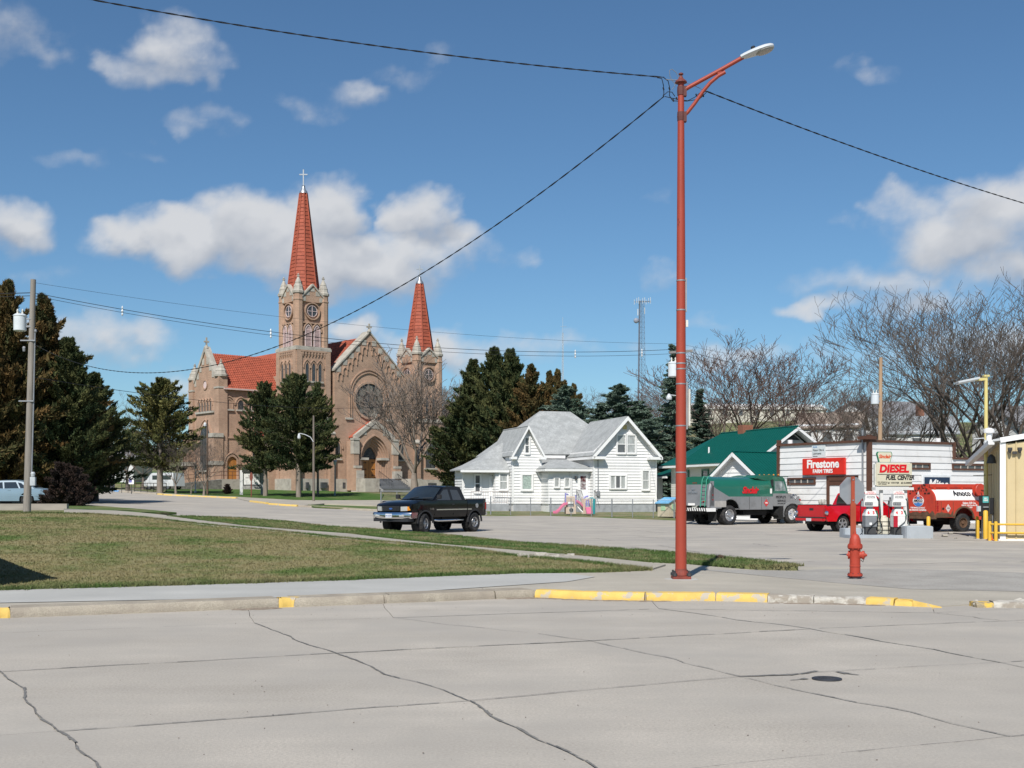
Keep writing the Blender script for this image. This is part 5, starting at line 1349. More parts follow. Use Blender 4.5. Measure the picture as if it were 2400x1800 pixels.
def strip_window(M, x0, x1, z0, z1, n):
 w = MB(M).box(x0, x1, -.09, .02, z0, z0 + .1).box(x0, x1, -.09, .02, z1 - .1, z1).box(x0, x0 + .1, -.09, .02, z0 + .1, z1 - .1).box(x1 - .1, x1, -.09, .02, z0 + .1, z1 - .1).build('window', M_BROWN, shop)
 for i in range(n): a = x0 + .1 + (x1 - x0 - .2) * i / n; b = x0 + .1 + (x1 - x0 - .2) * (i + 1) / n; MB(M).box(a + .03, b - .03, -.045, .02, z0 + .1, z1 - .1).build('pane', M_PANE, w)
 for i in range(1, n): a = x0 + .1 + (x1 - x0 - .2) * i / n; MB(M).box(a - .03, a + .03, -.07, .0, z0 + .1, z1 - .1).build('mullion', mat('mullion_pale', (.5, .46, .4)), w)
strip_window(FS_L, .75, 2.9, 2.15, 2.55, 4)
strip_window(FS_R, 2.9, 4.7, 2.95, 3.32, 3); strip_window(FS_R, 6.5, 9.7, 2.95, 3.32, 5)
dm = MB(FS_L).box(3.75, 3.95, -.1, .02, sz, 2.6).box(5.75, 5.95, -.1, .02, sz, 2.6).box(3.75, 5.95, -.1, .02, 2.35, 2.62).box(3.95, 5.75, -.07, .02, 2.1, 2.35).build('door_frame', M_BROWN, shop)
for k in range(4): MB(FS_L).box(3.95, 5.75, -.05, .0, sz + k * .52, sz + k * .52 + .5).build('door_panel', M_TRIM, dm)
for k in (0, 1):
 MB(FS_L).box(3.25 + k * .24, 3.40 + k * .24, -.15, -.03, 1.0, 1.35).lathe([(.02, 1.05), (.08, 1.18), (.08, 1.3), (.02, 1.36)], 8, (3.32 + k * .24, -.15, 0)).build('gas_meter', mat('meter_grey', (.45, .44, .40), rough=.6), shop)
# service drop brackets and its metal conduit on the wall
MB(FS_L).tube([(SL - .35, -.1, sz), (SL - .35, -.1, 5.0)], .05, 8).build('conduit', M_GALV, shop)
# signs on the shop
fs = thing('wall_sign', 'red sign lettered Firestone Farm Tires on the white tire shop', 'sign', (shop.matrix_basis @ Vector((0, 0, 0))), 0)
fs.location = sc0 + dL * (SL - (3.6)) + Vector((0, 0, 0)) ; fs.location.z = 3.13; fs.rotation_euler = (0, 0, math.atan2(-dL.y, -dL.x))
M_SIGNRED = mat('sign_red', (.62, .03, .018), rough=.35, var=.04); M_WHITEPAINT = mat('sign_white', (.82, .81, .78), rough=.5, var=.03); M_BLACKPAINT = mat('sign_black', (.02, .02, .022), rough=.5)
MB().box(-1.55, 1.55, -.22, -.05, -.46, .46).build('panel', M_SIGNRED, fs, bevel=.03)
text(fs, 'Firestone', .62, (0, -.226, .13), M_WHITEPAINT, bold=.022, xs=1.0)
text(fs, 'FARM TIRES', .28, (0, -.226, -.26), M_WHITEPAINT, bold=.010, xs=1.0)
mo = thing('oil_sign', 'faded pale sign reading Motor Oils and Lubricants above the red sign', 'sign', (0, 0, 0)); mo.location = sc0 + dL * (SL - 3.15); mo.location.z = 3.98; mo.rotation_euler = fs.rotation_euler
MB().box(-.50, .50, -.075, -.04, -.36, .36).build('panel', mat('sign_faded', (.60, .65, .65), rough=.5, var=.05), mo)
text(mo, 'Motor Oils &', .17, (-.42, -.08, .06), M_BLACKPAINT, align='LEFT', xs=.88); text(mo, 'Lubricants', .17, (-.42, -.08, -.12), M_BLACKPAINT, align='LEFT', xs=.88); text(mo, 'Distributor', .08, (-.42, -.08, -.27), M_BLACKPAINT, align='LEFT'); text(mo, 'Mobil', .14, (-.42, -.08, .24), mat('faded_blue', (.25, .38, .55)), align='LEFT', bold=.005)
mi = thing('dark_blue_sign', 'dark blue sign with white script Mitas on the tire shop', 'sign', (0, 0, 0)); mi.location = sc0 + dR * 5.15; mi.location.z = 2.05; mi.rotation_euler = (0, 0, math.atan2(dR.y, dR.x))
MB().box(-1.18, 1.18, -.14, -.04, -.55, .62).build('frame', mat('sign_frame_pale', (.68, .70, .70), rough=.5), mi, bevel=.02)
MB().box(-1.05, 1.05, -.15, -.10, -.45, .52).build('panel', mat('sign_navy', (.018, .035, .075), rough=.35), mi, bevel=.02)
text(mi, 'Mitas', .78, (0, -.155, .06), M_WHITEPAINT, bold=.022, shear=.35, xs=.95)

# ------------------------------------------------------------------ tan metal building
M_TAN = mat('tan_metal', (.56, .45, .255), rough=.5, var=.04, scale=1.5, col2=(.48, .38, .21), c2amt=.25, c2scale=1.2)
tb0 = P(2347, 1267, 42.1); tb0.z = 0
tb = thing('metal_building', 'tan corrugated metal building with white trim at the right edge', 'building', tb0, R(-15))
BW, BD, BH = 9.0, 5.0, 3.62
wl_ = MB().box(.02, BW, .02, BD, -.1, BH - .15).build('wall', M_TAN, tb)
for k in range(14):
 x = .18 + k * .305; MB().add([(x, -.004, .05), (x + .29, -.004, .05), (x + .29, -.004, BH - .15 + k * .05), (x, -.004, BH - .18 + k * .05), (x, .03, .05), (x + .29, .03, .05), (x + .29, .03, BH), (x, .03, BH)], [(0, 1, 2, 3), (0, 4, 5, 1)]).build('panel', M_TAN, wl_)
 MB().prism([(x - .03, -.004), (x - .015, -.035), (x + .015, -.035), (x + .03, -.004)], .05, BH - .16 + k * .05, 'z').build('rib', M_TAN, wl_)
for k in range(10):
 y = .25 + k * .48; MB().prism([(-.004, y - .03), (-.035, y - .015), (-.035, y + .015), (-.004, y + .03)], .05, BH - .3 - .11 * y, 'z').build('rib', M_TAN, wl_)
MB().add([(0.0, 0, 0), (0, BD, 0), (0, BD, BH - .72), (0, 0, BH - .16), (.04, 0, 0), (.04, BD, 0), (.04, BD, BH - .72), (.04, 0, BH - .16)], [(0, 1, 2, 3), (4, 7, 6, 5), (0, 3, 7, 4), (1, 5, 6, 2), (2, 6, 7, 3)]).build('side_wall', M_TAN, tb)
MB().box(-.05, .14, -.05, .08, -.02, BH - .1).build('corner_trim', M_TRIM, tb)
MB().box(-.1, BW, -.03, .06, -.02, .06).build('base_trim', M_TRIM, tb)
MB().beam((-.05, -.06, BH - .05), (BW, -.06, BH - .05 + BW * .165), .12, .18).build('rake_trim', M_TRIM, tb)
MB().add([(-.3, -.08, BH - .02), (BW, -.08, BH + BW * .165), (BW, BD + .6, BH + BW * .165 - .6), (-.5, BD + .4, BH - .62), (-.3, -.08, BH - .10), (BW, -.08, BH + BW * .165 - .1), (BW, BD + .6, BH + BW * .165 - .7), (-.5, BD + .4, BH - .70)], [(0, 1, 2, 3), (7, 6, 5, 4), (0, 3, 7, 4), (0, 4, 5, 1), (3, 2, 6, 7)]).build('roof', mat('roof_galv', (.55, .56, .56), rough=.5, metal=.4), tb)
MB().beam((-.34, -.05, BH - .12), (-.54, BD + .4, BH - .76), .2, .16).build('gutter', M_TRIM, tb)
MB().lathe([(.10, BH - .3), (.10, BH + .25), (.19, BH + .27), (.19, BH + .40), (.06, BH + .45)], 12, (-.28, 1.1, 0)).build('roof_vent', M_TRIM, tb)
fl = MB().box(.35, .5, -.12, -.04, BH - .55, BH - .45)
for k in (-1, 1): fl.lathe([(.03, 0), (.08, .12), (.08, .2)], 8, (.42 + k * .16, -.18, BH - .52))
fl.build('flood_light', M_DARK, tb)
MB().box(.78, .86, -.08, -.03, 1.75, 1.92).build('sensor', M_TRIM, tb)
MB().lathe([(.04, BH - .85), (.17, BH - .85), (.13, BH - .62), (.03, BH - .52)], 10, (-.22, .9, 0)).build('dome_lamp', M_DARK, tb)
# ------------------------------------------------------------------ vehicles (x forward, y left, z up, origin on the ground)
M_TYRE = mat('tyre_rubber', (.022, .022, .023), rough=.85, var=.3, scale=8, bump=.4, bscale=30, col2=(.07, .065, .06), c2amt=.35, c2scale=5)
M_CHROME = mat('chrome', (.72, .73, .75), rough=.12, metal=1.0, var=.04)
M_ALLOY = mat('alloy', (.50, .50, .51), rough=.35, metal=.85, var=.1)
M_CGLASS = mat('car_glass', (.018, .024, .028), rough=.04, var=.2, scale=1.5, spec=.9, coat=.6)
M_LAMP = mat('lamp_lens', (.42, .42, .40), rough=.12, var=.1, coat=.6); M_AMBER = mat('amber_lens', (.75, .27, .02), rough=.2, coat=.5); M_REDLENS = mat('red_lens', (.35, .012, .015), rough=.2, coat=.5)
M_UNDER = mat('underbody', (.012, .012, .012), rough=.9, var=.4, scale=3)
M_PLATE = mat('plate_white', (.6, .62, .66), rough=.5); M_BLUEPRINT = mat('plate_blue', (.12, .16, .35), rough=.5); M_RUBTRIM = mat('black_plastic', (.025, .025, .027), rough=.55)
def paint(name, col, rough=.25, var=.05, coat=.7, spec=.5, **k): return mat(name, col, rough=rough, var=var, scale=1.5, coat=coat, spec=spec, **k)

def solid(poly, w, cuts_x=(), cuts_z=(), cuts_y=(), warp=None, name='body', material=None, parent=None, y0=None, y1=None, smooth=38):
 """side profile (x, z) extruded across the width, sliced and warped to give curved bodywork"""
 bm = bmesh.new()
 y0 = -w if y0 is None else y0; y1 = w if y1 is None else y1
 va = [bm.verts.new((x, y0, z)) for x, z in poly]; vb = [bm.verts.new((x, y1, z)) for x, z in poly]; n = len(poly)
 bm.faces.new(va); bm.faces.new(vb[::-1])
 for i in range(n): bm.faces.new((va[i], vb[i], vb[(i + 1) % n], va[(i + 1) % n]))
 bmesh.ops.recalc_face_normals(bm, faces=bm.faces)
 bmesh.ops.triangulate(bm, faces=[f for f in bm.faces if len(f.verts) > 4])
 for ax, cs in ((0, cuts_x), (1, cuts_y), (2, cuts_z)):
  for t in cs:
   co = [0, 0, 0]; no = [0, 0, 0]; co[ax] = t; no[ax] = 1
   bmesh.ops.bisect_plane(bm, geom=bm.verts[:] + bm.edges[:] + bm.faces[:], plane_co=co, plane_no=no, dist=1e-5)
 if warp:
  for v in bm.verts: v.co = Vector(warp(*v.co))
 bmesh.ops.recalc_face_normals(bm, faces=bm.faces)
 for f in bm.faces: f.smooth = True
 for e in bm.edges: e.smooth = not (len(e.link_faces) == 2 and e.calc_face_angle(0) > R(smooth))
 me = bpy.data.meshes.new(name); bm.to_mesh(me); bm.free()
 return link(name, me, material, parent)
def arc(cx, cz, r, a0, a1, n=10): return [(cx + r * math.cos(R(a0 + (a1 - a0) * i / n)), cz + r * math.sin(R(a0 + (a1 - a0) * i / n))) for i in range(n + 1)]
def frange(a, b, n): return [a + (b - a) * i / n for i in range(1, n)]

def wheel(parent, x, y, r, w, side, rim_r, style='slot', steer=0.0, dual=False, rim_mat=None):
 """side +1 is the left side of the vehicle; outer face looks away from the body"""
 k = thing('wheel', '', '') if False else bpy.data.objects.new('wheel', None); COL.objects.link(k); k.parent = parent
 k.empty_display_size = .1
 k.location = (x, y, r); k.rotation_euler = (0, 0, steer)
 s = side
 prof = [(rim_r, -w / 2 * .86), (r * .88, -w / 2), (r * .965, -w / 2 * .86), (r, -w / 2 * .62), (r, w / 2 * .62), (r * .965, w / 2 * .86), (r * .88, w / 2), (rim_r, w / 2 * .86)]
 ty = MB().lathe(prof, 28, axis='y', caps=False)
 nb = 26
 for i in range(nb):                                        # tread blocks
  a = 2 * math.pi * i / nb
  for yy in (-w * .27, w * .27):
   cx, cz = (r + .004) * math.cos(a), (r + .004) * math.sin(a); t = Vector((-math.sin(a), 0, math.cos(a))) * (r * .075); u = Vector((math.cos(a), 0, math.sin(a))) * .012; c = Vector((cx, yy, cz)); v_ = Vector((0, w * .12, 0))
   ty.add([c - t - v_, c + t - v_, c + t + v_, c - t + v_, c - t - v_ + u, c + t - v_ + u, c + t + v_ + u, c - t + v_ + u], [(4, 5, 6, 7), (0, 4, 7, 3), (1, 2, 6, 5), (0, 1, 5, 4), (3, 7, 6, 2)])
 ty.build('tyre', M_TYRE, k, smooth=40)
 rm = rim_mat or M_ALLOY; f = s * w / 2
 R_ = MB().lathe([(rim_r * 1.02, f * .9), (rim_r * 1.0, f * .95), (rim_r * .90, f * .86), (rim_r * .86, f * .35), (.0001, f * .30)], 28, axis='y', caps=False)
 R_.lathe([(rim_r * .3, f * .3), (rim_r * .28, f * .72), (rim_r * .18, f * .8), (.0001, f * .8)], 16, axis='y')
 if style == 'five':
  for i in range(5):
   a = 2 * math.pi * i / 5 + .3; d = Vector((math.cos(a), 0, math.sin(a))); t = Vector((-math.sin(a), 0, math.cos(a)))
   p = [d * rim_r * .2 + t * rim_r * .16, d * rim_r * .2 - t * rim_r * .16, d * rim_r * .9 - t * rim_r * .17, d * rim_r * .9 + t * rim_r * .17]
   pts = [q + Vector((0, f * .5, 0)) for q in p] + [q + Vector((0, f * .78, 0)) for q in p]
   R_.add(pts, [(4, 5, 6, 7), (0, 1, 5, 4), (1, 2, 6, 5), (2, 3, 7, 6), (3, 0, 4, 7)])
 elif style == 'slot':
  for i in range(6):
   a = 2 * math.pi * i / 6; d = Vector((math.cos(a), 0, math.sin(a))); t = Vector((-math.sin(a), 0, math.cos(a)))
   p = [d * rim_r * .25 + t * rim_r * .11, d * rim_r * .25 - t * rim_r * .11, d * rim_r * .92 - t * rim_r * .13, d * rim_r * .92 + t * rim_r * .13]
   pts = [q + Vector((0, f * .45, 0)) for q in p] + [q + Vector((0, f * .66, 0)) for q in p]
   R_.add(pts, [(4, 5, 6, 7), (0, 1, 5, 4), (1, 2, 6, 5), (2, 3, 7, 6), (3, 0, 4, 7)])
 else:
  for i in range(8):
   a = 2 * math.pi * i / 8; R_.lathe([(rim_r * .05, f * .34), (rim_r * .05, f * .5), (.0001, f * .5)], 6, (rim_r * .5 * math.cos(a), 0, rim_r * .5 * math.sin(a)), 'y')
 R_.build('rim', rm, k, smooth=35)
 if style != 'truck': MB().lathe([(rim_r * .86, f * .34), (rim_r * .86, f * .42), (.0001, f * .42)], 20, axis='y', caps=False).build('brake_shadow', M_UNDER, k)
 if dual: MB().lathe([(rim_r, -w / 2 * .86 - s * w * 1.15), (r * .9, -w / 2 - s * w * 1.15), (r, -w / 2 * .6 - s * w * 1.15), (r, w / 2 * .6 - s * w * 1.15), (r * .9, w / 2 - s * w * 1.15), (rim_r, w / 2 * .86 - s * w * 1.15)], 24, axis='y', caps=False).build('inner_tyre', M_TYRE, k, smooth=40)
 return k
def panel(parent, pts3, th, material, name='pane'):
 """thin slab from a 3D polygon, thickness inwards"""
 pts = [Vector(p) for p in pts3]; n = (pts[1] - pts[0]).cross(pts[2] - pts[0]).normalized(); lo = [p - n * th for p in pts]; k = len(pts)
 return MB().add(pts + lo, [tuple(range(k)), tuple(reversed(range(k, 2 * k)))] + [(i, i + k, (i + 1) % k + k, (i + 1) % k) for i in range(k)]).build(name, material, parent)

def pickup(label, pm, lift, loc, heading, r, tw, rim_r, style, cab='extended', steer=0.0, flare=False, front=True, step=False):
 t = thing('pickup_truck', label, 'pickup', loc, heading)
 W = .98; za = lift                                          # raise of body above stock
 xf, xr_ = 1.72, -1.80                                       # axles
 ar = r * 1.22; zc = r + .02
 zb = .52 + za; belt = 1.20 + za; hoodz = 1.17 + za; xb = -1.22 if cab == 'extended' else -.72
 def wp(x, y, z):
  f = y / W
  k = 1.0
  if z > belt + .02: k *= 1 - .30 * (z - belt)            # tumblehome
  if z < zb + .18: k *= 1 - .25 * (zb + .18 - z)
  k *= 1 + .012 * math.sin((z - zb) * 4)
  if x > 1.9: k *= 1 - .10 * ((x - 1.9) / .85) ** 2
  x2 = x - (.16 * abs(f) ** 3 if x > 2.3 else 0)
  z2 = z - .035 * f * f * (1 if z > belt - .12 else 0)
  return x2, y * k, z2
 low = [(2.66, zb + .12), (2.74, zb + .40), (2.71, zb + .50), (2.55, hoodz - .06), (2.1, hoodz + .04), (1.25, belt + .03), (.9, belt + .02), (xb, belt + .02), (xb, zb - .02), (xf - ar - .02, zb - .02)]
 a_lo = math.degrees(math.asin(max(-1, min(1, (zb - zc) / ar))))
 low += [(xf + ar * math.cos(R(a)), zc + ar * math.sin(R(a))) for a in [180 - a_lo + (2 * a_lo - 180) * i / 12 for i in range(13)]]
 low += [(2.5, zb - .01)]
 body = solid(low, W, frange(-1.2, 2.7, 12), frange(zb, hoodz + .1, 7), frange(-W, W, 8), wp, 'body', pm, t)
 # cab
 rf, rb = .34, xb + .22; zt = 1.83 + za
 if cab == 'extended': rf = .30
 gpoly = [(1.20, belt), (rf + .05, zt - .04), (rf - .15, zt), (rb + .15, zt), (rb + .02, zt - .03), (xb + .0, belt)]
 def wc(x, y, z):
  f = y / (W - .05); k = 1 - .28 * (z - belt)
  x2 = x - (.14 * f * f if x > rf - .2 else 0)
  return x2, y * k, z - .05 * f * f
 cabm = solid(gpoly, W - .05, frange(xb, 1.2, 10), frange(belt, zt, 6), frange(-W, W, 8), wc, 'cab', pm, t)
 # glazing: windscreen, side and rear panes standing just proud of the cab shell
 def ws(u, v):                                               # u across, v up
  z = belt + .06 + (zt - .14 - belt) * v; x = 1.20 + (rf + .05 - 1.20) * ((z - belt) / (zt - .04 - belt)); y = (W - .14) * u
  p = Vector(wc(x, y, z)); return p + Vector((.02, 0, .012))
 m = MB(); nu = 8
 pts = [ws(-1 + 2 * i / nu, v) for v in (0, .5, 1) for i in range(nu + 1)]
 m.add(pts, [(j * (nu + 1) + i, j * (nu + 1) + i + 1, (j + 1) * (nu + 1) + i + 1, (j + 1) * (nu + 1) + i) for j in range(2) for i in range(nu)])
 wsn = m.build('windscreen', M_CGLASS, cabm, smooth=60)
 wi = MB()
 for u in (-.35, .45): a = ws(u, .02) + Vector((.02, 0, .01)); b = ws(u + .5, .12) + Vector((.02, 0, .02)); wi.tube([a, b], .012, 5)
 wi.build('wiper', M_RUBTRIM, wsn, kind='stuff')
 for s in (-1, 1):
  def sp(x, z): q = Vector(wc(x, s * (W - .05), z)); return q + Vector((0, s * .008, .0))
  if cab == 'extended': wins = [[(1.0, belt + .06), (.42, zt - .14), (-.02, zt - .12), (-.10, belt + .06)], [(-.26, belt + .06), (-.2, zt - .13), (-.72, zt - .15), (-.92, belt + .06)]]
  else: wins = [[(1.0, belt + .06), (.42, zt - .14), (-.1, zt - .13), (-.22, belt + .06)]]
  for wv_ in wins:
   q = [sp(*p) for p in wv_]; panel(cabm, q if s < 0 else q[::-1], .03, M_CGLASS, 'side_window')
 panel(cabm, [Vector(wc(xb + .015, y, z)) + Vector((-.03, 0, .01)) for y, z in ((-.62, belt + .1), (.62, belt + .1), (.55, zt - .14), (-.55, zt - .14))][::-1], .02, M_CGLASS, 'rear_window')
 # bed
 bx0, bx1 = -2.72, xb - .03
 bl = [(bx1, zb - .02), (bx1, belt + .02), (bx0 + .02, belt + .03), (bx0, belt - .1), (bx0 + .03, zb + .1), (bx0 + .1, zb)]
 bl += [(xr_ + ar * math.cos(R(a)), zc + ar * math.sin(R(a))) for a in [180 - a_lo + (2 * a_lo - 180) * i / 12 for i in range(13)]]
 def wb(x, y, z):
  s = 1 if y > 0 else -1; bul = .0
  if flare: d = math.hypot(x - xr_, z - zc); bul = .10 * max(0, 1 - abs(d - ar) / .35) if z < belt - .15 else 0
  yy = y + s * (bul + .012 * math.sin((z - zb) * 4)); yy -= s * (.06 if z > belt - .05 else 0) * .3
  if x < bx0 + .3: yy -= s * .05 * ((bx0 + .3 - x) / .3) ** 2
  return x, yy, z
 bed = solid(bl, W, frange(bx0, bx1, 8), frange(zb, belt, 7), (), wb, 'bed_side', pm, t, W - .10, W)
 solid(bl, W, frange(bx0, bx1, 8), frange(zb, belt, 7), (), wb, 'bed_side', pm, t, -W, -W + .10)
 MB().box(bx0 + .05, bx1, -W + .1, W - .1, zb + .2, zb + .26).box(bx1 - .05, bx1, -W + .1, W - .1, zb + .2, belt).build('bed_floor', M_UNDER, t)
 tg = MB().box(bx0 - .005, bx0 + .06, -W + .11, W - .11, zb + .16, belt + .02).build('tailgate', pm, t, bevel=.015)
 MB().box(bx0 - .015, bx0, -.13, .13, belt - .2, belt - .1).build('tailgate_handle', M_RUBTRIM, tg)
 for s in (-1, 1):
  MB().beam((bx0 + .05, s * (W - .05), belt + .04), (bx1, s * (W - .05), belt + .04), .10, .03).build('bed_rail', M_RUBTRIM, t)
  tl = MB().box(bx0 - .02, bx0 + .14, s * (W - .11) - .075, s * (W - .11) + .10, belt - .42, belt - .1).build('tail_lamp', M_REDLENS, t, bevel=.02)
  if flare: MB().ball((bx0 + .02, s * (W - .02), belt - .30), .12, 10, 8, (.5, .9, .85)).build('lamp_chrome', M_CHROME, tl)
  # mirrors, handles, mouldings
  MB().box(.86, .98, s * (W + .02), s * (W + .22), belt + .06, belt + .24).beam((.92, s * (W - .06), belt + .05), (.92, s * (W + .08), belt + .12), .05).build('door_mirror', M_RUBTRIM, t, bevel=.02)
  MB().box(-.28, -.12, s * (W - .005), s * (W + .022), belt - .20, belt - .15).build('door_handle', M_RUBTRIM if cab == 'extended' else pm, t)
  for xa, xc in ((-.0, .0),):
   dl = MB().box(1.055, 1.062, s * (W - .02), s * (W + .008), zb + .05, belt).box(-.27 - .003, -.27 + .004, s * (W - .02), s * (W + .008), zb + .05, belt)
   dl.build('door_gap', M_UNDER, t, kind='stuff')
  if front: MB().box(-1.2, .98, s * (W - .01), s * (W + .022), zb + .27, zb + .315).box(-1.55, -1.26, s * (W - .01), s * (W + .022), zb + .27, zb + .315).build('side_moulding', M_CHROME, t, kind='stuff')
  if step: MB().tube([(1.0, s * .9, zb - .14), (.9, s * 1.02, zb - .16), (-.85, s * 1.02, zb - .16), (-.95, s * .9, zb - .14)], .045, 8).build('step_bar', M_CHROME, t, smooth=60)
  MB().ring([(xf + (ar + .05) * math.cos(R(a)), zc + (ar + .05) * math.sin(R(a))) for a in range(0, 181, 15)], [(xf + (ar - .01) * math.cos(R(a)), zc + (ar - .01) * math.sin(R(a))) for a in range(0, 181, 15)], s * (W - .03), s * (W + .02)).build('wheel_arch', pm if not front else M_RUBTRIM, t)
  if not flare: MB().ring([(xr_ + (ar + .05) * math.cos(R(a)), zc + (ar + .05) * math.sin(R(a))) for a in range(0, 181, 15)], [(xr_ + (ar - .01) * math.cos(R(a)), zc + (ar - .01) * math.sin(R(a))) for a in range(0, 181, 15)], s * (W - .03), s * (W + .03)).build('wheel_arch', M_RUBTRIM, t)
 # front end
 gr_ = MB().box(2.60, 2.752, -.46, .46, zb + .23, zb + .45).build('grille', M_RUBTRIM, t, bevel=.02)
 gx = MB()
 for k in range(4): gx.box(2.750, 2.760, -.44, .44, zb + .26 + k * .05, zb + .265 + k * .05)
 for k in range(12): gx.box(2.750, 2.760, -.44 + k * .08, -.435 + k * .08, zb + .25, zb + .44)
 gx.build('grille_bars', M_RUBTRIM, gr_, kind='stuff')
 MB().lathe([(.0001, 2.772), (.085, 2.772), (.085, 2.755)], 20, (0, 0, zb + .345), 'x', sx=1.0, sy=.45).build('badge', mat('badge_blue', (.04, .10, .30), rough=.3), gr_)
 for s in (-1, 1):
  hl = MB().add([(2.745, s * .50, zb + .25), (2.745, s * .50, zb + .43), (2.66, s * .78, zb + .44), (2.66, s * .78, zb + .26), (2.6, s * .50, zb + .25), (2.6, s * .50, zb + .43), (2.5, s * .78, zb + .44), (2.5, s * .78, zb + .26)], [(0, 1, 2, 3), (1, 5, 6, 2), (0, 3, 7, 4), (0, 4, 5, 1)]).build('headlight', M_LAMP, t)
  MB().add([(2.662, s * .775, zb + .265), (2.662, s * .775, zb + .435), (2.53, s * .90, zb + .425), (2.53, s * .90, zb + .29), (2.5, s * .76, zb + .265), (2.5, s * .76, zb + .435), (2.40, s * .89, zb + .425), (2.40, s * .89, zb + .29)], [(0, 1, 2, 3), (1, 5, 6, 2), (0, 3, 7, 4), (3, 2, 6, 7)]).build('turn_signal', M_AMBER, hl)
 bp = MB(); nb = 10; sec = [(zb - .06, -.03), (zb - .01, .03), (zb + .14, .04), (zb + .20, -.01)]
 vs = []; fs = []
 for i in range(nb + 1):
  y = -1.0 + 2.0 * i / nb; xx = 2.86 - .20 * abs(y) ** 3
  for z, dx in sec: vs.append((xx + dx, y, z))
 for i in range(nb):
  for j in range(3): fs.append((i * 4 + j, (i + 1) * 4 + j, (i + 1) * 4 + j + 1, i * 4 + j + 1))
 bp.add(vs, fs)
 for s in (-1, 1):
  bp.add([(2.66, s, zb - .05), (2.66, s, zb + .19), (2.25, s * 1.0, zb + .19), (2.30, s * 1.0, zb - .04)], [(0, 1, 2, 3)])
 bpo = bp.build('front_bumper', M_CHROME if front else pm, t, smooth=50)
 for s in (-1, 1): MB().box(2.83 - .02, 2.895 - .03, s * .62 - .13, s * .62 + .13, zb + .01, zb + .11).build('fog_lamp', M_LAMP, bpo, bevel=.02)
 MB().box(2.4, 2.78, -.90, .90, zb - .18, zb - .05).build('air_dam', M_RUBTRIM, t)
 pl = MB().box(2.895, 2.91, -.16, .16, zb - .02, zb + .14).build('number_plate', M_PLATE, bpo)
 if front: text(pl, '40-D274', .085, (2.912, 0, zb + .06), M_BLUEPRINT, rot=(math.pi / 2, 0, math.pi / 2))
 # rear bumper
 rbp = MB().box(bx0 - .16, bx0 + .02, -.92, .92, zb + .0, zb + .17).build('rear_bumper', M_CHROME if front else pm, t, bevel=.03)
 if not front:
  MB().box(bx0 - .17, bx0 + .02, -.93, .93, zb + .145, zb + .19).build('bumper_pad', M_RUBTRIM, rbp); MB().box(bx0 - .175, bx0 - .16, -.16, .16, zb + .0, zb + .13).build('number_plate', M_PLATE, rbp)
  MB().tube([(bx0 - .1, 0, zb - .08), (bx0 - .28, 0, zb - .10)], .035, 6).build('tow_bar', M_UNDER, rbp)
 MB().box(-2.55, 2.4, -.62, .62, zb - .14, zb + .1).box(xr_ - .1, xr_ + .1, -.85, .85, r - .09, r + .09).box(xf - .08, xf + .08, -.8, .8, r - .06, r + .08).build('chassis', M_UNDER, t)
 MB().tube([(-.6, -.3, zb - .2), (-2.2, -.45, zb - .16)], .05, 6).box(-.9, .2, .35, .7, zb - .26, zb).build('exhaust', M_UNDER, t)
 for s in (-1, 1):
  wheel(t, xf, s * (W - tw / 2 + .02), r, tw, s, rim_r, style, steer); wheel(t, xr_, s * (W - tw / 2 + .02), r, tw, s, rim_r, style)
  MB().lathe([(ar - .01, -tw / 2), (ar - .01, tw / 2)], 20, (xf, s * (W - tw * .75), zc), 'y', caps=False).build('wheel_well', M_UNDER, t); MB().lathe([(ar - .01, -tw / 2), (ar - .01, tw / 2)], 20, (xr_, s * (W - tw * .75), zc), 'y', caps=False).build('wheel_well', M_UNDER, t)
 return t

# black pickup at the side street corner: nose towards the lower left
M_BLACKP = paint('black_paint', (.004, .0042, .005), rough=.12, coat=.15, spec=.35)
bt = pickup('black lifted extended cab pickup standing on the side street', M_BLACKP, .16, (0, 0, 0), 0, .405, .30, .215, 'slot', 'extended', steer=R(14), step=True)
for s in (-1, 1):
 e_ = text(bt, 'F-150', .11, (1.28, s * .995, 1.0), M_CHROME, rot=(math.pi / 2, 0, math.pi if s > 0 else 0), name='badge_lettering')
 MB().lathe([(.0001, s * 1.005), (.10, s * 1.005), (.10, s * .98)], 20, (-1.95, 0, 1.12), 'y').build('round_decal', M_ALLOY, bt)
fw = Vector((985 - 1200, 0)); a = G(988, 1251); b = G(1108, 1246)
d = Vector((a.x - b.x, a.y - b.y)); hd = math.atan2(d.y, d.x)
# left wheels (nearest the camera) stand on those points
cx = (a + b) / 2; off = Vector((-math.sin(hd), math.cos(hd), 0)) * .83
bt.location = Vector((cx.x, cx.y, 0)) - Vector((off.x, off.y, 0)); bt.location.z = H(bt.location.x, bt.location.y); bt.rotation_euler = (0, 0, hd)
bt.location += Vector((math.cos(hd), math.sin(hd), 0)) * .04

# red pickup at the pumps: tail towards the left
M_REDP = paint('red_paint', (.50, .004, .012), rough=.2)
rp = pickup('bright red low pickup with its tailgate towards the tank truck', M_REDP, -.06, (0, 0, 0), 0, .36, .27, .23, 'five', 'regular', flare=True, front=False)
rw = G(1970, 1246); hd = math.pi / 2 - R(63)
off = Vector((math.sin(hd), -math.cos(hd), 0)) * .85; fwd = Vector((math.cos(hd), math.sin(hd), 0))
rp.location = Vector((rw.x, rw.y, 0)) - off + fwd * 1.80; rp.location.z = H(rp.location.x, rp.location.y); rp.rotation_euler = (0, 0, hd)

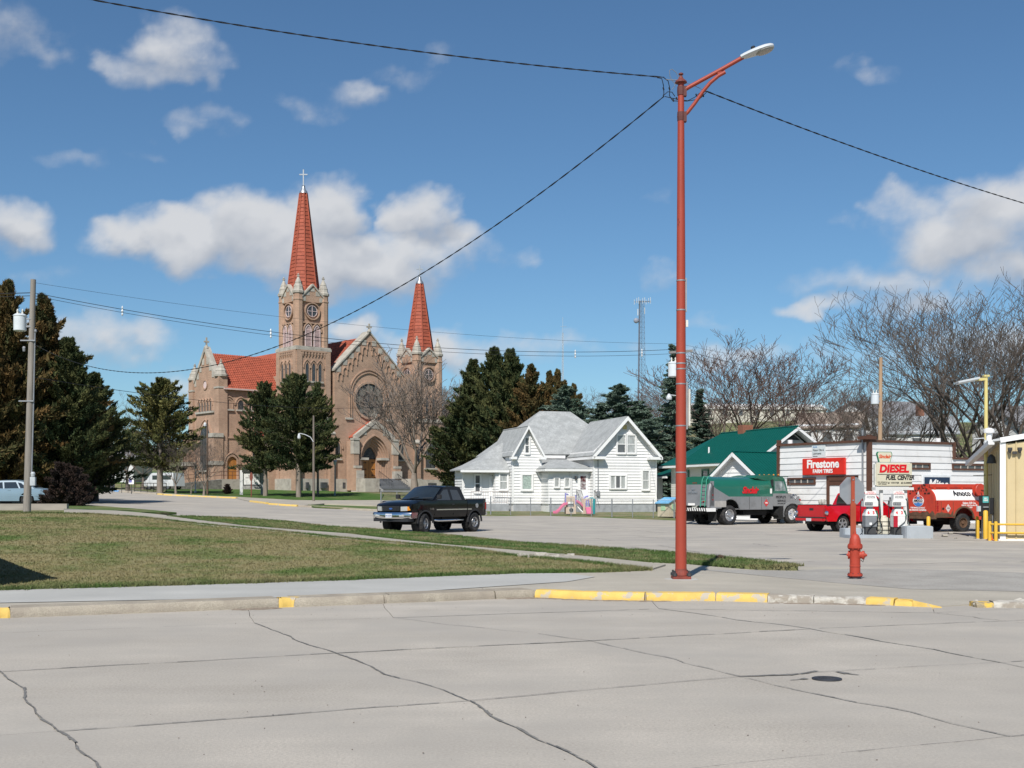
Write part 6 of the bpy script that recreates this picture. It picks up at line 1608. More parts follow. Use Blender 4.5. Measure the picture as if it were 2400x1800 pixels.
# ------------------------------------------------------------------ green and silver tank truck
M_SILV = mat('silver_paint', (.27, .275, .28), rough=.42, metal=.3, var=.06, scale=2, col2=(.21, .21, .21), c2amt=.3, c2scale=1.5)
M_GRNP = paint('green_paint', (.012, .125, .08), rough=.35); M_SIGNR = mat('decal_red', (.62, .012, .02), rough=.4); M_CREAM = mat('hood_cream', (.55, .51, .42), rough=.4)
tk = thing('tank_truck', 'green and silver fuel tank truck before the green roofed house', 'truck')
TW = 1.15
def tank_profile(w, z0, z1):
 return [(-w, z0), (-w, z0 + (z1 - z0) * .55)] + [(w * .98 * math.cos(R(a)), z0 + (z1 - z0) * .55 + (z1 - z0) * .45 * math.sin(R(a)) ** .8) for a in range(165, 10, -15)] + [(w, z0 + (z1 - z0) * .55), (w, z0)]
tank = MB().prism(tank_profile(TW - .02, 1.30, 2.50), -2.75, 1.62, 'x').build('tank', M_GRNP, tk, smooth=30)
TRX, TFX, TR = -1.45, 3.15, .50
ar = .66
lowp = [(1.62, .78), (1.62, 1.46), (-1.55, 1.46), (-2.55, 1.92), (-2.78, 2.2), (-2.95, 1.6), (-2.85, .86), (TRX - ar, .86)] + [(TRX + ar * math.cos(R(a)), .70 + ar * .95 * math.sin(R(a))) for a in range(165, 14, -15)] + [(TRX + ar, .78)]
sk = solid(lowp, TW, (), (), (), None, 'skirt', M_SILV, tk, TW - .06, TW); solid(lowp, TW, (), (), (), None, 'skirt', M_SILV, tk, -TW, -TW + .06)
MB().add([(-2.95, -TW, 1.0), (-2.95, TW, 1.0), (-2.80, TW, 2.25), (-2.80, -TW, 2.25), (-2.6, -TW, 1.0), (-2.6, TW, 1.0), (-2.6, TW, 2.25), (-2.6, -TW, 2.25)], [(0, 1, 2, 3), (0, 4, 5, 1), (3, 2, 6, 7), (0, 3, 7, 4), (1, 5, 6, 2)]).build('rear_cabinet', M_SILV, tk)
MB().prism(tank_profile(TW - .05, 1.9, 2.50), -2.82, -2.6, 'x').build('rear_hood', M_GRNP, tk)
for s in (-1, 1):
 MB().tube([(-2.93, s * (TW - .05), .9), (-2.90, s * (TW - .05), 1.7), (-2.72, s * (TW - .1), 2.15)], .10, 8).build('corner_post', M_SILV, tk, smooth=60)
 for z in (1.52, 1.28): MB().box(-2.72, -2.64, s * TW - .01, s * TW + .015, z, z + .05).build('side_marker', M_REDLENS, tk)
 dm_ = MB().prism([(.95, 1.12), (1.13, 1.32), (1.31, 1.12), (1.13, .92)][::1], s * (TW + .003), s * (TW + .010)).build('hazard_placard', mat('placard_red', (.55, .04, .04), rough=.5), tk)
 text(dm_, '1993', .10, (1.13, s * (TW + .0115), 1.12), M_WHITEPAINT, rot=(math.pi / 2, 0, math.pi if s > 0 else 0), bold=.004)
 text(tk, 'Sinclair', .46, (-.05, s * (TW + .002), 1.78), M_SIGNR, rot=(math.pi / 2, 0, math.pi if s > 0 else 0), bold=.02, shear=.35, xs=.85)
 MB().box(1.42, 1.55, s * TW - .005, s * TW + .008, 1.62, 1.88).build('notice_plate', M_WHITEPAINT, tk)
 MB().box(-2.55, -1.75, s * TW - .005, s * TW + .006, .92, 1.24).build('repaired_panel', mat('panel_beige', (.40, .38, .35), rough=.5), tk)
 for k in range(5): MB().cyl((-2.2 + k * .85, s * TW - (0 if s > 0 else .012), 1.36 + .03 * (k % 2)), .018, .012, 6, 'y').build('latch', M_CHROME, tk)
 for xj in (-.1, .78): MB().box(xj - .006, xj + .006, s * TW - .006, s * TW + .004, .80, 1.44).build('panel_joint', M_UNDER, tk)
bar = MB().box(-3.06, -2.9, -TW, TW, .72, .88).build('rear_bumper', M_WHITEPAINT, tk)
for s in (-1, 1): MB().box(-3.1, -2.5, s * TW - .03, s * TW + .002, .70, .88).build('bumper_end', M_WHITEPAINT, tk)
for k in range(13):
 y = -TW + .05 + k * .175
 MB().add([(-3.063, y, .72), (-3.063, y + .085, .72), (-3.063, y + .145, .88), (-3.063, y + .06, .88)], [(0, 1, 2, 3)]).build('bumper_stripe', M_BLACKPAINT, bar)
for s in (-1, 1):
 for k in range(4): x = -3.05 + k * .145; MB().add([(x, s * (TW + .004), .70), (x + .07, s * (TW + .004), .70), (x + .12, s * (TW + .004), .88), (x + .05, s * (TW + .004), .88)], [(0, 1, 2, 3)]).build('bumper_stripe', M_BLACKPAINT, bar)
ld = MB()
for y in (-.62, -.95): ld.tube([(-3.05, y, .95), (-2.92, y, 2.3), (-2.8, y, 2.5), (-2.55, y, 2.46)], .022, 6)
for k in range(7): ld.tube([(-3.03 + .018 * k, -.62, 1.05 + k * .2), (-3.03 + .018 * k, -.95, 1.05 + k * .2)], .014, 5)
ld.build('ladder', mat('ladder_green', (.06, .33, .22), rough=.4), tk)
for k in range(3): MB().box(-2.83, -2.80, -.10 + k * .12, -.04 + k * .12, 2.14, 2.19).build('marker_lamp', M_REDLENS, tk)
for y in (-.85, .85):
 for k in range(2): MB().cyl((-2.955, y + .12 * k, 1.2), .05, .02, 10, 'x').build('tail_lamp', M_REDLENS, tk)
text(tk, 'NO\nSMOKING', .16, (-2.90, .1, 1.75), mat('faded_print', (.22, .25, .28)), rot=(math.pi / 2 - .10, 0, -math.pi / 2)); MB().box(-2.965, -2.945, -.1, .4, 1.0, 1.12).build('red_notice', M_WHITEPAINT, tk)
# cab and hood
def wcab(x, y, z):
 f = y / 1.02; return x - (.10 * f * f if x > 2.6 else 0), y * (1 - .07 * max(0, z - 1.7)), z - .05 * f * f * (z > 2.3)
cabp = [(1.72, .95), (1.72, 2.42), (1.85, 2.56), (2.65, 2.54), (2.78, 2.46), (3.0, 1.72), (3.0, .95)]
cabt = solid([(x, min(z, 99)) for x, z in [(1.72, 1.62), (1.72, 2.42), (1.85, 2.56), (2.65, 2.54), (2.78, 2.46), (3.0, 1.62)]], 1.02, frange(1.72, 3, 6), frange(1.6, 2.5, 5), frange(-1, 1, 6), wcab, 'cab', M_GRNP, tk)
solid([(1.72, .95), (1.72, 1.62), (3.0, 1.62), (3.0, .95)], 1.02, (), (), (), None, 'cab_lower', M_SILV, tk)
for s in (-1, 1):
 q = [Vector(wcab(x, s * 1.02, z)) + Vector((0, s * .008, 0)) for x, z in ((1.9, 1.76), (1.92, 2.32), (2.5, 2.32), (2.5, 1.76))]; panel(cabt, q if s > 0 else q[::-1], .02, mat('cab_glass', (.18, .22, .22), rough=.1, var=.5, scale=2, col2=(.45, .5, .5), c2amt=.35, c2scale=2.5), 'door_window')
 q = [Vector(wcab(x, s * 1.02, z)) + Vector((0, s * .008, 0)) for x, z in ((2.55, 1.76), (2.55, 2.32), (2.68, 2.32), (2.86, 1.76))]; panel(cabt, q if s > 0 else q[::-1], .02, MATS['cab_glass'], 'vent_window')
 MB().tube([(2.7, s * 1.02, 1.7), (2.85, s * 1.2, 1.75), (2.85, s * 1.2, 2.4), (2.6, s * 1.0, 2.45)], .015, 5).build('mirror_arm', M_CHROME, tk); MB().box(1.55, 1.62, s * 1.05, s * 1.2, 2.0, 2.35).build('rear_light_box', M_RUBTRIM, tk)
 text(tk, "PEOPLE'S", .19, (2.36, s * 1.024, 1.42), M_BLACKPAINT, rot=(math.pi / 2, 0, math.pi if s > 0 else 0), bold=.004); text(tk, 'SERVICE', .17, (2.40, s * 1.024, 1.22), M_BLACKPAINT, rot=(math.pi / 2, 0, math.pi if s > 0 else 0), bold=.003); text(tk, 'SPALDING, NE', .09, (2.40, s * 1.024, 1.08), M_BLACKPAINT, rot=(math.pi / 2, 0, math.pi if s > 0 else 0))
 MB().box(1.73, 1.745, s * 1.0, s * 1.025, .97, 2.4).build('door_gap', M_UNDER, tk)
q = [Vector(wcab(x, y, z)) + Vector((.02, 0, .01)) for x, y, z in ((2.98, -.88, 1.76), (2.98, .88, 1.76), (2.80, .80, 2.4), (2.80, -.80, 2.4))]; panel(cabt, q, .02, MATS['cab_glass'], 'windscreen')
MB().box(2.5, 2.98, -.98, .98, 2.50, 2.53).build('sun_visor', M_GRNP, tk, bevel=.03)
MB().prism([(.45, 2.42), (.62, 2.54), (1.1, 2.60), (1.75, 2.62), (1.95, 2.57), (1.78, 2.30), (1.6, 2.2)], -.95, .95).build('roof_fairing', M_GRNP, tk, bevel=.04)
for k in range(5): MB().lathe([(.045, 2.6), (.045, 2.64), (.0001, 2.67)], 8, (2.5, -.7 + k * .35, 0)).build('clearance_lamp', M_AMBER, tk)
def whood(x, y, z):
 f = y / .95; return x - .12 * f * f * (x > 4), y * (1 - .10 * max(0, x - 3.4)) * (1 - .2 * max(0, z - 1.55)), z - .10 * f * f * (z > 1.5)
hood = solid([(3.0, 1.0), (3.0, 1.70), (3.5, 1.66), (4.15, 1.48), (4.22, 1.3), (4.22, .75), (3.85, .75), (3.85, 1.0)], .78, frange(3, 4.2, 6), frange(.8, 1.7, 6), frange(-.78, .78, 6), whood, 'hood', M_SILV, tk)
solid([(3.0, 1.66), (3.0, 1.735), (3.5, 1.70), (4.12, 1.53), (4.1, 1.46)], .62, frange(3, 4.1, 5), (), frange(-.62, .62, 6), whood, 'hood_top', M_CREAM, tk)
for s in (-1, 1):
 fd = [(TFX + .78 * math.cos(R(a)), .52 + .66 * math.sin(R(a))) for a in range(195, -16, -15)]; fi = [(TFX + .66 * math.cos(R(a)), .52 + .57 * math.sin(R(a))) for a in range(195, -16, -15)]
 MB().ring(fd, fi, s * .60, s * 1.12).build('fender', M_SILV, tk, smooth=30)
 MB().prism([(TFX - .62, 1.0), (TFX + .85, 1.0), (TFX + .75, 1.25), (TFX - .2, 1.4), (TFX - .62, 1.3)], s * .58, s * .95).build('fender_inner', M_SILV, tk, bevel=.03)
 ad = MB().cyl((3.55, s * .80 - (0 if s > 0 else .14), 1.42), .17, .14, 18, 'y').build('air_intake', M_CHROME, tk)
 for k in range(10): a = k * math.pi / 5; MB().cyl((3.55 + .12 * math.cos(a), s * .945 - (0 if s > 0 else .01), 1.42 + .12 * math.sin(a)), .025, .01, 6, 'y').build('intake_slot', M_UNDER, ad)
 MB().cyl((4.0, s * .84, 1.22), .05, .1, 10, 'z').build('fender_lamp', M_REDLENS, tk); MB().box(4.06, 4.2, s * .74 - .14, s * .74 + .14, .92, 1.12).build('headlight', M_LAMP, tk, bevel=.02)
 MB().prism([(TFX - .95, .25), (TFX - .68, .25), (TFX - .72, .95), (TFX - .9, .95)], s * .62, s * 1.12).build('mud_flap', M_UNDER, tk)
 MB().box(TRX - .98, TRX - .94, s * .55, s * 1.12, .18, .8).build('mud_flap', M_UNDER, tk)
 MB().cyl((2.35, s * .8 - .22, .58), .27, .44, 14, 'y').build('fuel_tank', M_UNDER, tk)
MB().box(4.22, 4.42, -1.1, 1.1, .55, .80).build('front_bumper', mat('bumper_tan', (.30, .25, .15), rough=.6), tk)
MB().box(-2.8, 4.2, -.42, .42, .55, .78).box(TRX - .12, TRX + .12, -.8, .8, .4, .62).box(TFX - .08, TFX + .08, -.9, .9, .42, .56).box(-.3, 1.4, -.9, .9, .48, .75).build('chassis', M_UNDER, tk)
for s in (-1, 1):
 wheel(tk, TFX, s * .96, TR, .27, s, .30, 'truck', rim_mat=M_CHROME); wheel(tk, TRX, s * .98, TR, .26, s, .30, 'truck', dual=True)
a = G(1708, 1230.5); b = G(1855, 1227.5)
dv_ = Vector((b.x - a.x, b.y - a.y)); hd = math.atan2(dv_.y, dv_.x)
off = Vector((math.sin(hd), -math.cos(hd), 0)) * 1.05; sc_ = dv_.length / 4.6
tk.rotation_euler = (0, 0, hd); tk.scale = (sc_, sc_, sc_)
mid = Vector(((a.x + b.x) / 2, (a.y + b.y) / 2, 0)) - off - Vector((math.cos(hd), math.sin(hd), 0)) * (TRX + TFX) / 2 * sc_
tk.location = mid; tk.location.z = H(mid.x, mid.y)
print('TANK', dv_.length, math.degrees(hd), sc_)

# ------------------------------------------------------------------ rusty red tank truck
M_AMO = mat('faded_red', (.54, .055, .028), rough=.5, var=.10, scale=2, col2=(.42, .05, .03), c2amt=.35, c2scale=2)
M_RUST = mat('rust_mud', (.115, .065, .038), rough=.95, var=.35, scale=5, bump=.5, bscale=20)
am = thing('tank_truck', 'old rusty red tank truck with a white stripe behind the fuel pumps', 'truck')
AWd = 1.05
ap = [(AWd, .72), (AWd, 1.35)] + [(AWd * math.cos(R(a)), 1.35 + .65 * math.sin(R(a)) ** .9) for a in range(10, 180, 10)] + [(-AWd, 1.35), (-AWd, .72)]
tkb = MB().prism(ap[::-1], -2.3, -2.22, 'x').build('rear_plate', M_AMO, am)
tb_ = [(AWd - .04, 1.28)] + [((AWd - .04) * math.cos(R(a)), 1.33 + .62 * math.sin(R(a)) ** .9) for a in range(5, 180, 10)] + [(-AWd + .04, 1.28)]
MB().prism(tb_, -2.22, .5, 'x').build('tank', M_WHITEPAINT, am, smooth=40)
top = [((AWd - .02) * math.cos(R(a)), 1.345 + .64 * math.sin(R(a)) ** .9) for a in range(50, 131, 10)]
MB().prism(top, -2.22, .5, 'x').build('tank_top', M_AMO, am)
MB().box(-2.22, .55, -.62, -.55, 1.90, 2.06).box(-2.22, .55, .55, .62, 1.90, 2.06).box(-2.25, -2.18, -.62, .62, 1.90, 2.06).build('catwalk_rail', M_AMO, am)
for k in range(4): MB().box(-2.0 + k * .75, -1.9 + k * .75, -.66, -.55, 1.80, 1.93).build('rail_bracket', M_AMO, am)
R2 = .37; ax = -.72
skp = [(.45, .5), (.45, 1.36), (-2.28, 1.36), (-2.28, .62), (ax - .55, .62)] + [(ax + .52 * math.cos(R(a)), .55 + .5 * math.sin(R(a))) for a in range(170, 9, -16)] + [(ax + .55, .55)]
for s in (-1, 1):
 sd_ = solid(skp, AWd, (), (), (), None, 'side_box', M_AMO, am, *((AWd - .05, AWd) if s > 0 else (-AWd, -AWd + .05)))
 r_ = rng(60 + s)
 mud = MB(); pts = [(-2.28, .62)] + [(-2.28 + k * .12, .74 + r_.uniform(0, .10) + (.12 if k in (3, 8, 9) else 0)) for k in range(9)] + [(ax - .56, .64)]
 mud.prism(pts, s * (AWd + .002), s * (AWd + .006)); mud.build('mud_streak', M_RUST, sd_)
 for xj in (-1.95, -1.30): MB().box(xj - .008, xj + .008, s * AWd - .005, s * AWd + .006, .70, 1.30).build('door_gap', M_RUST, sd_)
 fl_ = MB().ring([(ax + .58 * math.cos(R(a)), .55 + .56 * math.sin(R(a))) for a in range(5, 176, 17)], [(ax + .51 * math.cos(R(a)), .55 + .49 * math.sin(R(a))) for a in range(5, 176, 17)], s * (AWd - .03), s * (AWd + .03)).build('wheel_arch', M_RUST, am)
 dd = MB().prism([(-1.72, 1.02), (-1.58, 1.2), (-1.44, 1.02), (-1.58, .84)], s * (AWd + .003), s * (AWd + .008)).build('hazard_placard', mat('placard_pale', (.6, .5, .48)), am)
 text(dd, '1203', .08, (-1.58, s * (AWd + .0095), 1.02), M_BLACKPAINT, rot=(math.pi / 2, 0, math.pi if s > 0 else 0)); MB().cyl((-1.85, s * AWd - .01, 1.0), .055, .02, 10, 'y').build('round_latch', M_UNDER, sd_)
 rr = (math.pi / 2, 0, math.pi if s > 0 else 0)
 an = R(28); yy = (AWd - .04) * math.cos(an) + .02; zz = 1.33 + .62 * math.sin(an) ** .9 + .015
 text(am, 'Amoco', .40, (-.72, s * yy, zz), M_BLACKPAINT, rot=(math.pi / 2 - R(38), 0, rr[2]) if s < 0 else (math.pi / 2 - R(38), 0, math.pi), bold=.006, xs=.8)
 text(am, 'Salem Oil Co.', .13, (-.42, s * (AWd + .004), 1.24), M_WHITEPAINT, rot=rr, bold=.003); text(am, '1034 N. 10th Lincoln, NE', .085, (-.42, s * (AWd + .004), 1.14), M_WHITEPAINT, rot=rr, bold=.002); text(am, '435-3333', .085, (-.42, s * (AWd + .004), 1.05), M_WHITEPAINT, rot=rr, bold=.002)
 for z in (1.30, 1.22, 1.10, 1.02, .93): MB().cyl((-2.15, s * AWd - .01, z), .035 if z > 1.2 else .05, .025, 8, 'y').build('side_marker', M_REDLENS, am)
# rear end: round trademark, warning line, mud
sign_blue = mat('torch_blue', (.05, .22, .55), rough=.4)
em = MB(frame((-2.305, -.05, 0), (0, -1)))
em.prism([(.34 * math.cos(R(a)), 1.33 + .25 * math.sin(R(a))) for a in range(0, 360, 12)], -.006, .0).build('round_emblem', M_WHITEPAINT, am)
MB(frame((-2.305, -.05, 0), (0, -1))).prism([(.30 * math.cos(R(a)), 1.31 + .22 * math.sin(R(a))) for a in range(200, 341, 10)], -.010, -.006).build('emblem_lower', sign_blue, am)
MB(frame((-2.305, -.05, 0), (0, -1))).prism([(.31 * math.cos(R(a)), 1.35 + .22 * math.sin(R(a))) for a in range(20, 161, 10)], -.010, -.006).build('emblem_upper', M_AMO, am)
MB(frame((-2.305, -.05, 0), (0, -1))).prism([(-.05, 1.12), (.05, 1.12), (.10, 1.50), (-.10, 1.50)], -.013, -.010).build('emblem_torch', sign_blue, am)
MB(frame((-2.305, -.05, 0), (0, -1))).prism([(-.08, 1.52), (.08, 1.52), (.05, 1.64), (0, 1.76), (-.05, 1.64)], -.013, -.006).build('emblem_flame', M_WHITEPAINT, am)
MB(frame((-2.305, -.05, 0), (0, -1))).prism([(-.04, 1.54), (.04, 1.54), (.025, 1.61), (0, 1.68), (-.025, 1.61)], -.016, -.013).build('emblem_flame_core', M_AMO, am)
MB(frame((-2.305, -.05, 0), (0, -1))).box(-.33, .33, -.017, -.013, 1.27, 1.40).build('emblem_band', M_WHITEPAINT, am)
text(am, 'AMOCO', .145, (-2.324, -.05, 1.335), M_BLACKPAINT, rot=(math.pi / 2, 0, -math.pi / 2), bold=.006)
text(am, 'THIS VEHICLE STOPS AT\nALL RAILROAD CROSSINGS', .095, (-2.304, 0.0, .98), M_WHITEPAINT, rot=(math.pi / 2, 0, -math.pi / 2), bold=.002, xs=.9)
r_ = rng(77); pts = [(-AWd, .70)] + [(-AWd + k * .15, .80 + r_.uniform(-.02, .12)) for k in range(15)] + [(AWd, .70)]
MB(frame((-2.302, 0, 0), (0, -1))).prism(pts, -.006, .0).build('mud_streak', M_RUST, am)
sp_ = MB(frame((-2.303, 0, 0), (0, -1)))
for k in range(26): x, z = r_.uniform(-.5, .5), r_.uniform(1.72, 1.98); sp_.box(x, x + r_.uniform(.02, .10), -.004, 0, z, z + r_.uniform(.02, .12))
for k in range(9): x = r_.uniform(-.8, .8); sp_.box(x, x + r_.uniform(.03, .12), -.004, 0, 1.62, 1.66 + r_.uniform(0, .04))
sp_.build('rust_spots', mat('dark_rust', (.05, .022, .015), rough=.95), am, kind='stuff')
MB().box(-2.3, -2.2, -AWd, AWd, .56, .72).box(-2.32, -2.26, -.7, -.5, .56, .62).build('rear_bumper', M_RUST, am)
rl_ = MB().lathe([(.0001, -.12), (.26, -.12), (.28, -.10), (.28, -.07), (.14, -.06), (.14, .06), (.28, .07), (.28, .10), (.26, .12), (.0001, .12)], 24, (.02, -1.14, 1.80), 'y').build('hose_reel', M_AMO, am, smooth=30)
MB().tube([(.02, -1.28, 1.80), (.6, -1.3, 1.68), (1.1, -1.35, 1.56)], .012, 5).tube([(.02, -1.26, 1.7), (.1, -1.25, 1.5), (.05, -1.2, 1.3)], .02, 5).build('reel_hose', M_BLACKPAINT, rl_, kind='stuff')
# cab of the old truck, mostly behind the pay station
cb_ = solid([(.68, .6), (.68, 1.95), (.8, 2.05), (1.6, 2.03), (1.85, 1.4), (2.9, 1.25), (3.0, .6)], .92, frange(.7, 3.0, 6), frange(.6, 2, 5), frange(-.9, .9, 6), lambda x, y, z: (x, y * (1 - .1 * max(0, z - 1.3)), z - .04 * (y / .92) ** 2), 'cab', M_AMO, am)
for s in (-1, 1): panel(cb_, ([(.85, s * .89, 1.42), (.9, s * .86, 1.88), (1.48, s * .86, 1.88), (1.65, s * .89, 1.42)] if s > 0 else [(.85, s * .89, 1.42), (.9, s * .86, 1.88), (1.48, s * .86, 1.88), (1.65, s * .89, 1.42)][::-1]), .02, M_CGLASS, 'door_window'); MB().box(2.98, 3.04, s * .6 - .1, s * .6 + .1, .9, 1.08).build('headlight', M_LAMP, cb_)
MB().box(-2.2, 2.9, -.42, .42, .46, .66).box(ax - .1, ax + .1, -.8, .8, .28, .5).box(2.2, 2.35, -.8, .8, .28, .45).build('chassis', M_UNDER, am)
for s in (-1, 1):
 wheel(am, ax, s * .92, R2 + .02, .22, s, .22, 'truck', dual=True, rim_mat=M_RUST); wheel(am, 2.28, s * .85, R2 + .02, .22, s, .22, 'truck', rim_mat=M_RUST)
w_ = G(2257, 1246.5); hd = math.pi / 2 - R(68); off = Vector((math.sin(hd), -math.cos(hd), 0)) * 1.0; fwd = Vector((math.cos(hd), math.sin(hd), 0)); sc_ = 1.02
am.rotation_euler = (0, 0, hd); am.scale = (sc_,) * 3
am.location = Vector((w_.x, w_.y, 0)) - off - fwd * ax; am.location.z = H(am.location.x, am.location.y)

# ------------------------------------------------------------------ blue sedan by the wooden pole and a pale van beyond the church
def sedan(label, pm, loc, hd):
 t = thing('sedan', label, 'car', loc, hd); W = .90; r = .32; ar = .40; xf, xr_ = 1.45, -1.42
 low = [(2.42, .35), (2.50, .52), (2.40, .72), (1.9, .84), (1.05, .94), (-1.55, .98), (-2.35, .94), (-2.52, .80), (-2.50, .42), (-2.35, .30)]
 low += [(xr_ - ar, .28)] + [(xr_ + ar * math.cos(R(a)), r + ar * math.sin(R(a))) for a in range(180, -1, -15)] + [(xr_ + ar, .24), (xf - ar, .24)] + [(xf + ar * math.cos(R(a)), r + ar * math.sin(R(a))) for a in range(180, -1, -15)] + [(xf + ar, .28)]
 def wp(x, y, z):
  f = y / W; k = 1 + .02 * math.sin((z - .3) * 5) - (.12 * ((abs(x) - 1.7) / .8) ** 2 if abs(x) > 1.7 else 0)
  return x - math.copysign(.16 * abs(f) ** 3, x) * (abs(x) > 2.2), y * k, z - .03 * f * f * (z > .8)
 body = solid(low, W, frange(-2.5, 2.5, 14), frange(.25, .98, 6), frange(-W, W, 8), wp, 'body', pm, t)
 def wc(x, y, z): f = y / (W - .06); return x, y * (1 - .42 * (z - .95)), z - .05 * f * f
 gp_ = [(1.15, .93), (.45, 1.33), (.1, 1.41), (-.75, 1.42), (-1.15, 1.35), (-1.85, .96)]
 cab = solid(gp_, W - .06, frange(-1.8, 1.1, 10), frange(.95, 1.42, 4), frange(-W, W, 8), wc, 'roof', pm, t)
 for s in (-1, 1):
  for wn in ([(.95, .99), (.42, 1.28), (-.05, 1.33), (-.12, .99)], [(-.2, .99), (-.14, 1.33), (-.78, 1.34), (-.98, .99)], [(-1.06, .99), (-.88, 1.32), (-1.08, 1.28), (-1.42, .99)]):
   q = [Vector(wc(x, s * (W - .06), z)) + Vector((0, s * .01, 0)) for x, z in wn]; panel(cab, q if s < 0 else q[::-1], .02, M_CGLASS, 'side_window')
  MB().box(-2.56, -2.38, s * .66 - .2, s * .66 + .17, .66, .82).build('tail_lamp', M_REDLENS, t, bevel=.03); MB().box(-.55, -.40, s * (W - .01), s * (W + .02), .82, .86).build('door_handle', pm, t)
  MB().box(-2.2, 2.2, s * (W - .01), s * (W + .018), .52, .57).build('side_moulding', pm, t)
  MB().box(2.34, 2.47, s * .62 - .18, s * .62 + .18, .6, .72).build('headlight', M_LAMP, t)
  wheel(t, xf, s * .80, r, .2, s, .20, 'slot'); wheel(t, xr_, s * .80, r, .2, s, .20, 'slot')
 q = [Vector(wc(x, y, z)) + Vector((-.02, 0, .02)) for x, y, z in ((-1.78, .6, 1.0), (-1.78, -.6, 1.0), (-1.2, -.55, 1.33), (-1.2, .55, 1.33))]; panel(cab, q, .02, M_CGLASS, 'rear_window')
 q = [Vector(wc(x, y, z)) + Vector((.02, 0, .02)) for x, y, z in ((1.08, -.66, .98), (1.08, .66, .98), (.5, .58, 1.30), (.5, -.58, 1.30))]; panel(cab, q, .02, M_CGLASS, 'windscreen')
 MB().box(-2.2, 2.2, -.7, .7, .18, .34).build('chassis', M_UNDER, t)
 MB().box(-2.57, -2.40, -.82, .82, .36, .56).build('rear_bumper', pm, t, bevel=.04)
 return t
sd0 = GY(15, 66); sed = sedan('light blue sedan parked behind the wooden pole beside the hedge', paint('ice_blue_paint', (.20, .29, .36), rough=.3), (sd0.x, sd0.y, sd0.z), math.pi + R(3))
vq = GY(385, 138); van = thing('parked_van', 'white van parked in shade beyond the church ramp', 'van', vq, R(150))
solid([(2.3, .4), (2.4, .9), (1.9, 1.15), (1.3, 1.85), (1.0, 1.95), (-2.3, 1.95), (-2.4, .4)], .9, frange(-2.3, 2.3, 6), frange(.4, 1.9, 5), frange(-.9, .9, 4), lambda x, y, z: (x, y * (1 - .1 * max(0, z - 1)), z), 'body', paint('white_paint', (.6, .6, .6)), van)
for s in (-1, 1):
 MB().box(-2.0, 1.0, s * .84, s * .90, 1.15, 1.65).build('side_window', M_CGLASS, van)
 for x in (-1.5, 1.5): wheel(van, x, s * .8, .33, .2, s, .2, 'slot')
# ------------------------------------------------------------------ red street light
M_POLE = mat('red_pole_paint', (.325, .050, .027), rough=.5, var=.10, scale=3, stretch=(1, 1, .3), col2=(.09, .025, .02), c2amt=.17, c2scale=8, c2sharp=.04, bump=.15, bscale=25)
M_LGREY = mat('fixture_grey', (.52, .545, .56), rough=.4, var=.05); M_CABLE = mat('cable_black', (.010, .010, .012), rough=.6); M_PALE = mat('pale_plastic', (.62, .61, .55), rough=.5)
lp = G(1596, 1357, .118)
sl = thing('street_light', 'tall red street light pole with one arm on the corner', 'street light', lp)
SH = 9.25 - lp.z
def zz(py): return CAMH + (HZ - py) / FPX * lp.y - lp.z
MB().lathe([(.105, .0), (.103, .5), (.094, 3.0), (.078, 6.2), (.062, 8.4), (.055, SH)], 24).build('pole', M_POLE, sl, smooth=50)
MB().box(-.165, .165, -.165, .165, -.01, .06).lathe([(.15, .06), (.14, .11), (.112, .16), (.105, .2)], 20).build('base_plate', mat('base_rust', (.22, .045, .03), rough=.7, var=.3, scale=8, bump=.5, bscale=30), sl, bevel=.01)
for a, b in ((-1, -1), (-1, 1), (1, -1), (1, 1)): MB().lathe([(.045, .06), (.045, .11), (.02, .12), (.02, .16)], 6, (a * .13, b * .13, 0)).build('anchor_bolt', M_IRON, sl)
MB().lathe([(.34, -.02), (.31, .0), (.28, .005)], 20).build('grout_pad', M_WALK_NEW, sl)
MB().lathe([(.05, SH - .03), (.11, SH - .02), (.11, SH), (.045, SH + .06), (.02, SH + .12), (.045, SH + .13), (.045, SH + .15), (.01, SH + .17)], 16).build('pole_cap', mat('cap_dark', (.16, .04, .03), rough=.6), sl)
# arm: straight upper tube and a curved brace, running right and slightly towards the street
ad = Vector((.985, -.17, 0)).normalized()
def arm(s, z): return ad * s + Vector((0, 0, z))
zl = zz(212)
MB().tube([arm(.05, zl), arm(.16, zl + .06), arm(.75, zl + .35), arm(1.12, zl + .54)], .038, 10).build('arm', M_POLE, sl, smooth=60)
zb2 = zz(272)
MB().tube([arm(.05, zb2 + .0), arm(.12, zb2 + .06), arm(.25, zb2 + .22), arm(.40, zb2 + .43), arm(.53, zb2 + .58), arm(.68, zb2 + .70), arm(.80, zb2 + .76)], .034, 10).build('brace', M_POLE, sl, smooth=60)
MB().beam(arm(.70, zl + .33), arm(.69, zb2 + .70), .07, .05).build('brace_link', M_POLE, sl)
for z in (zl - .01, zb2 - .01): MB().lathe([(.068, z - .08), (.072, z), (.068, z + .08)], 14).box(.0, .10, -.05, .05, z - .1, z + .08).build('arm_clamp', mat('clamp_brown', (.11, .035, .03), rough=.7), sl)
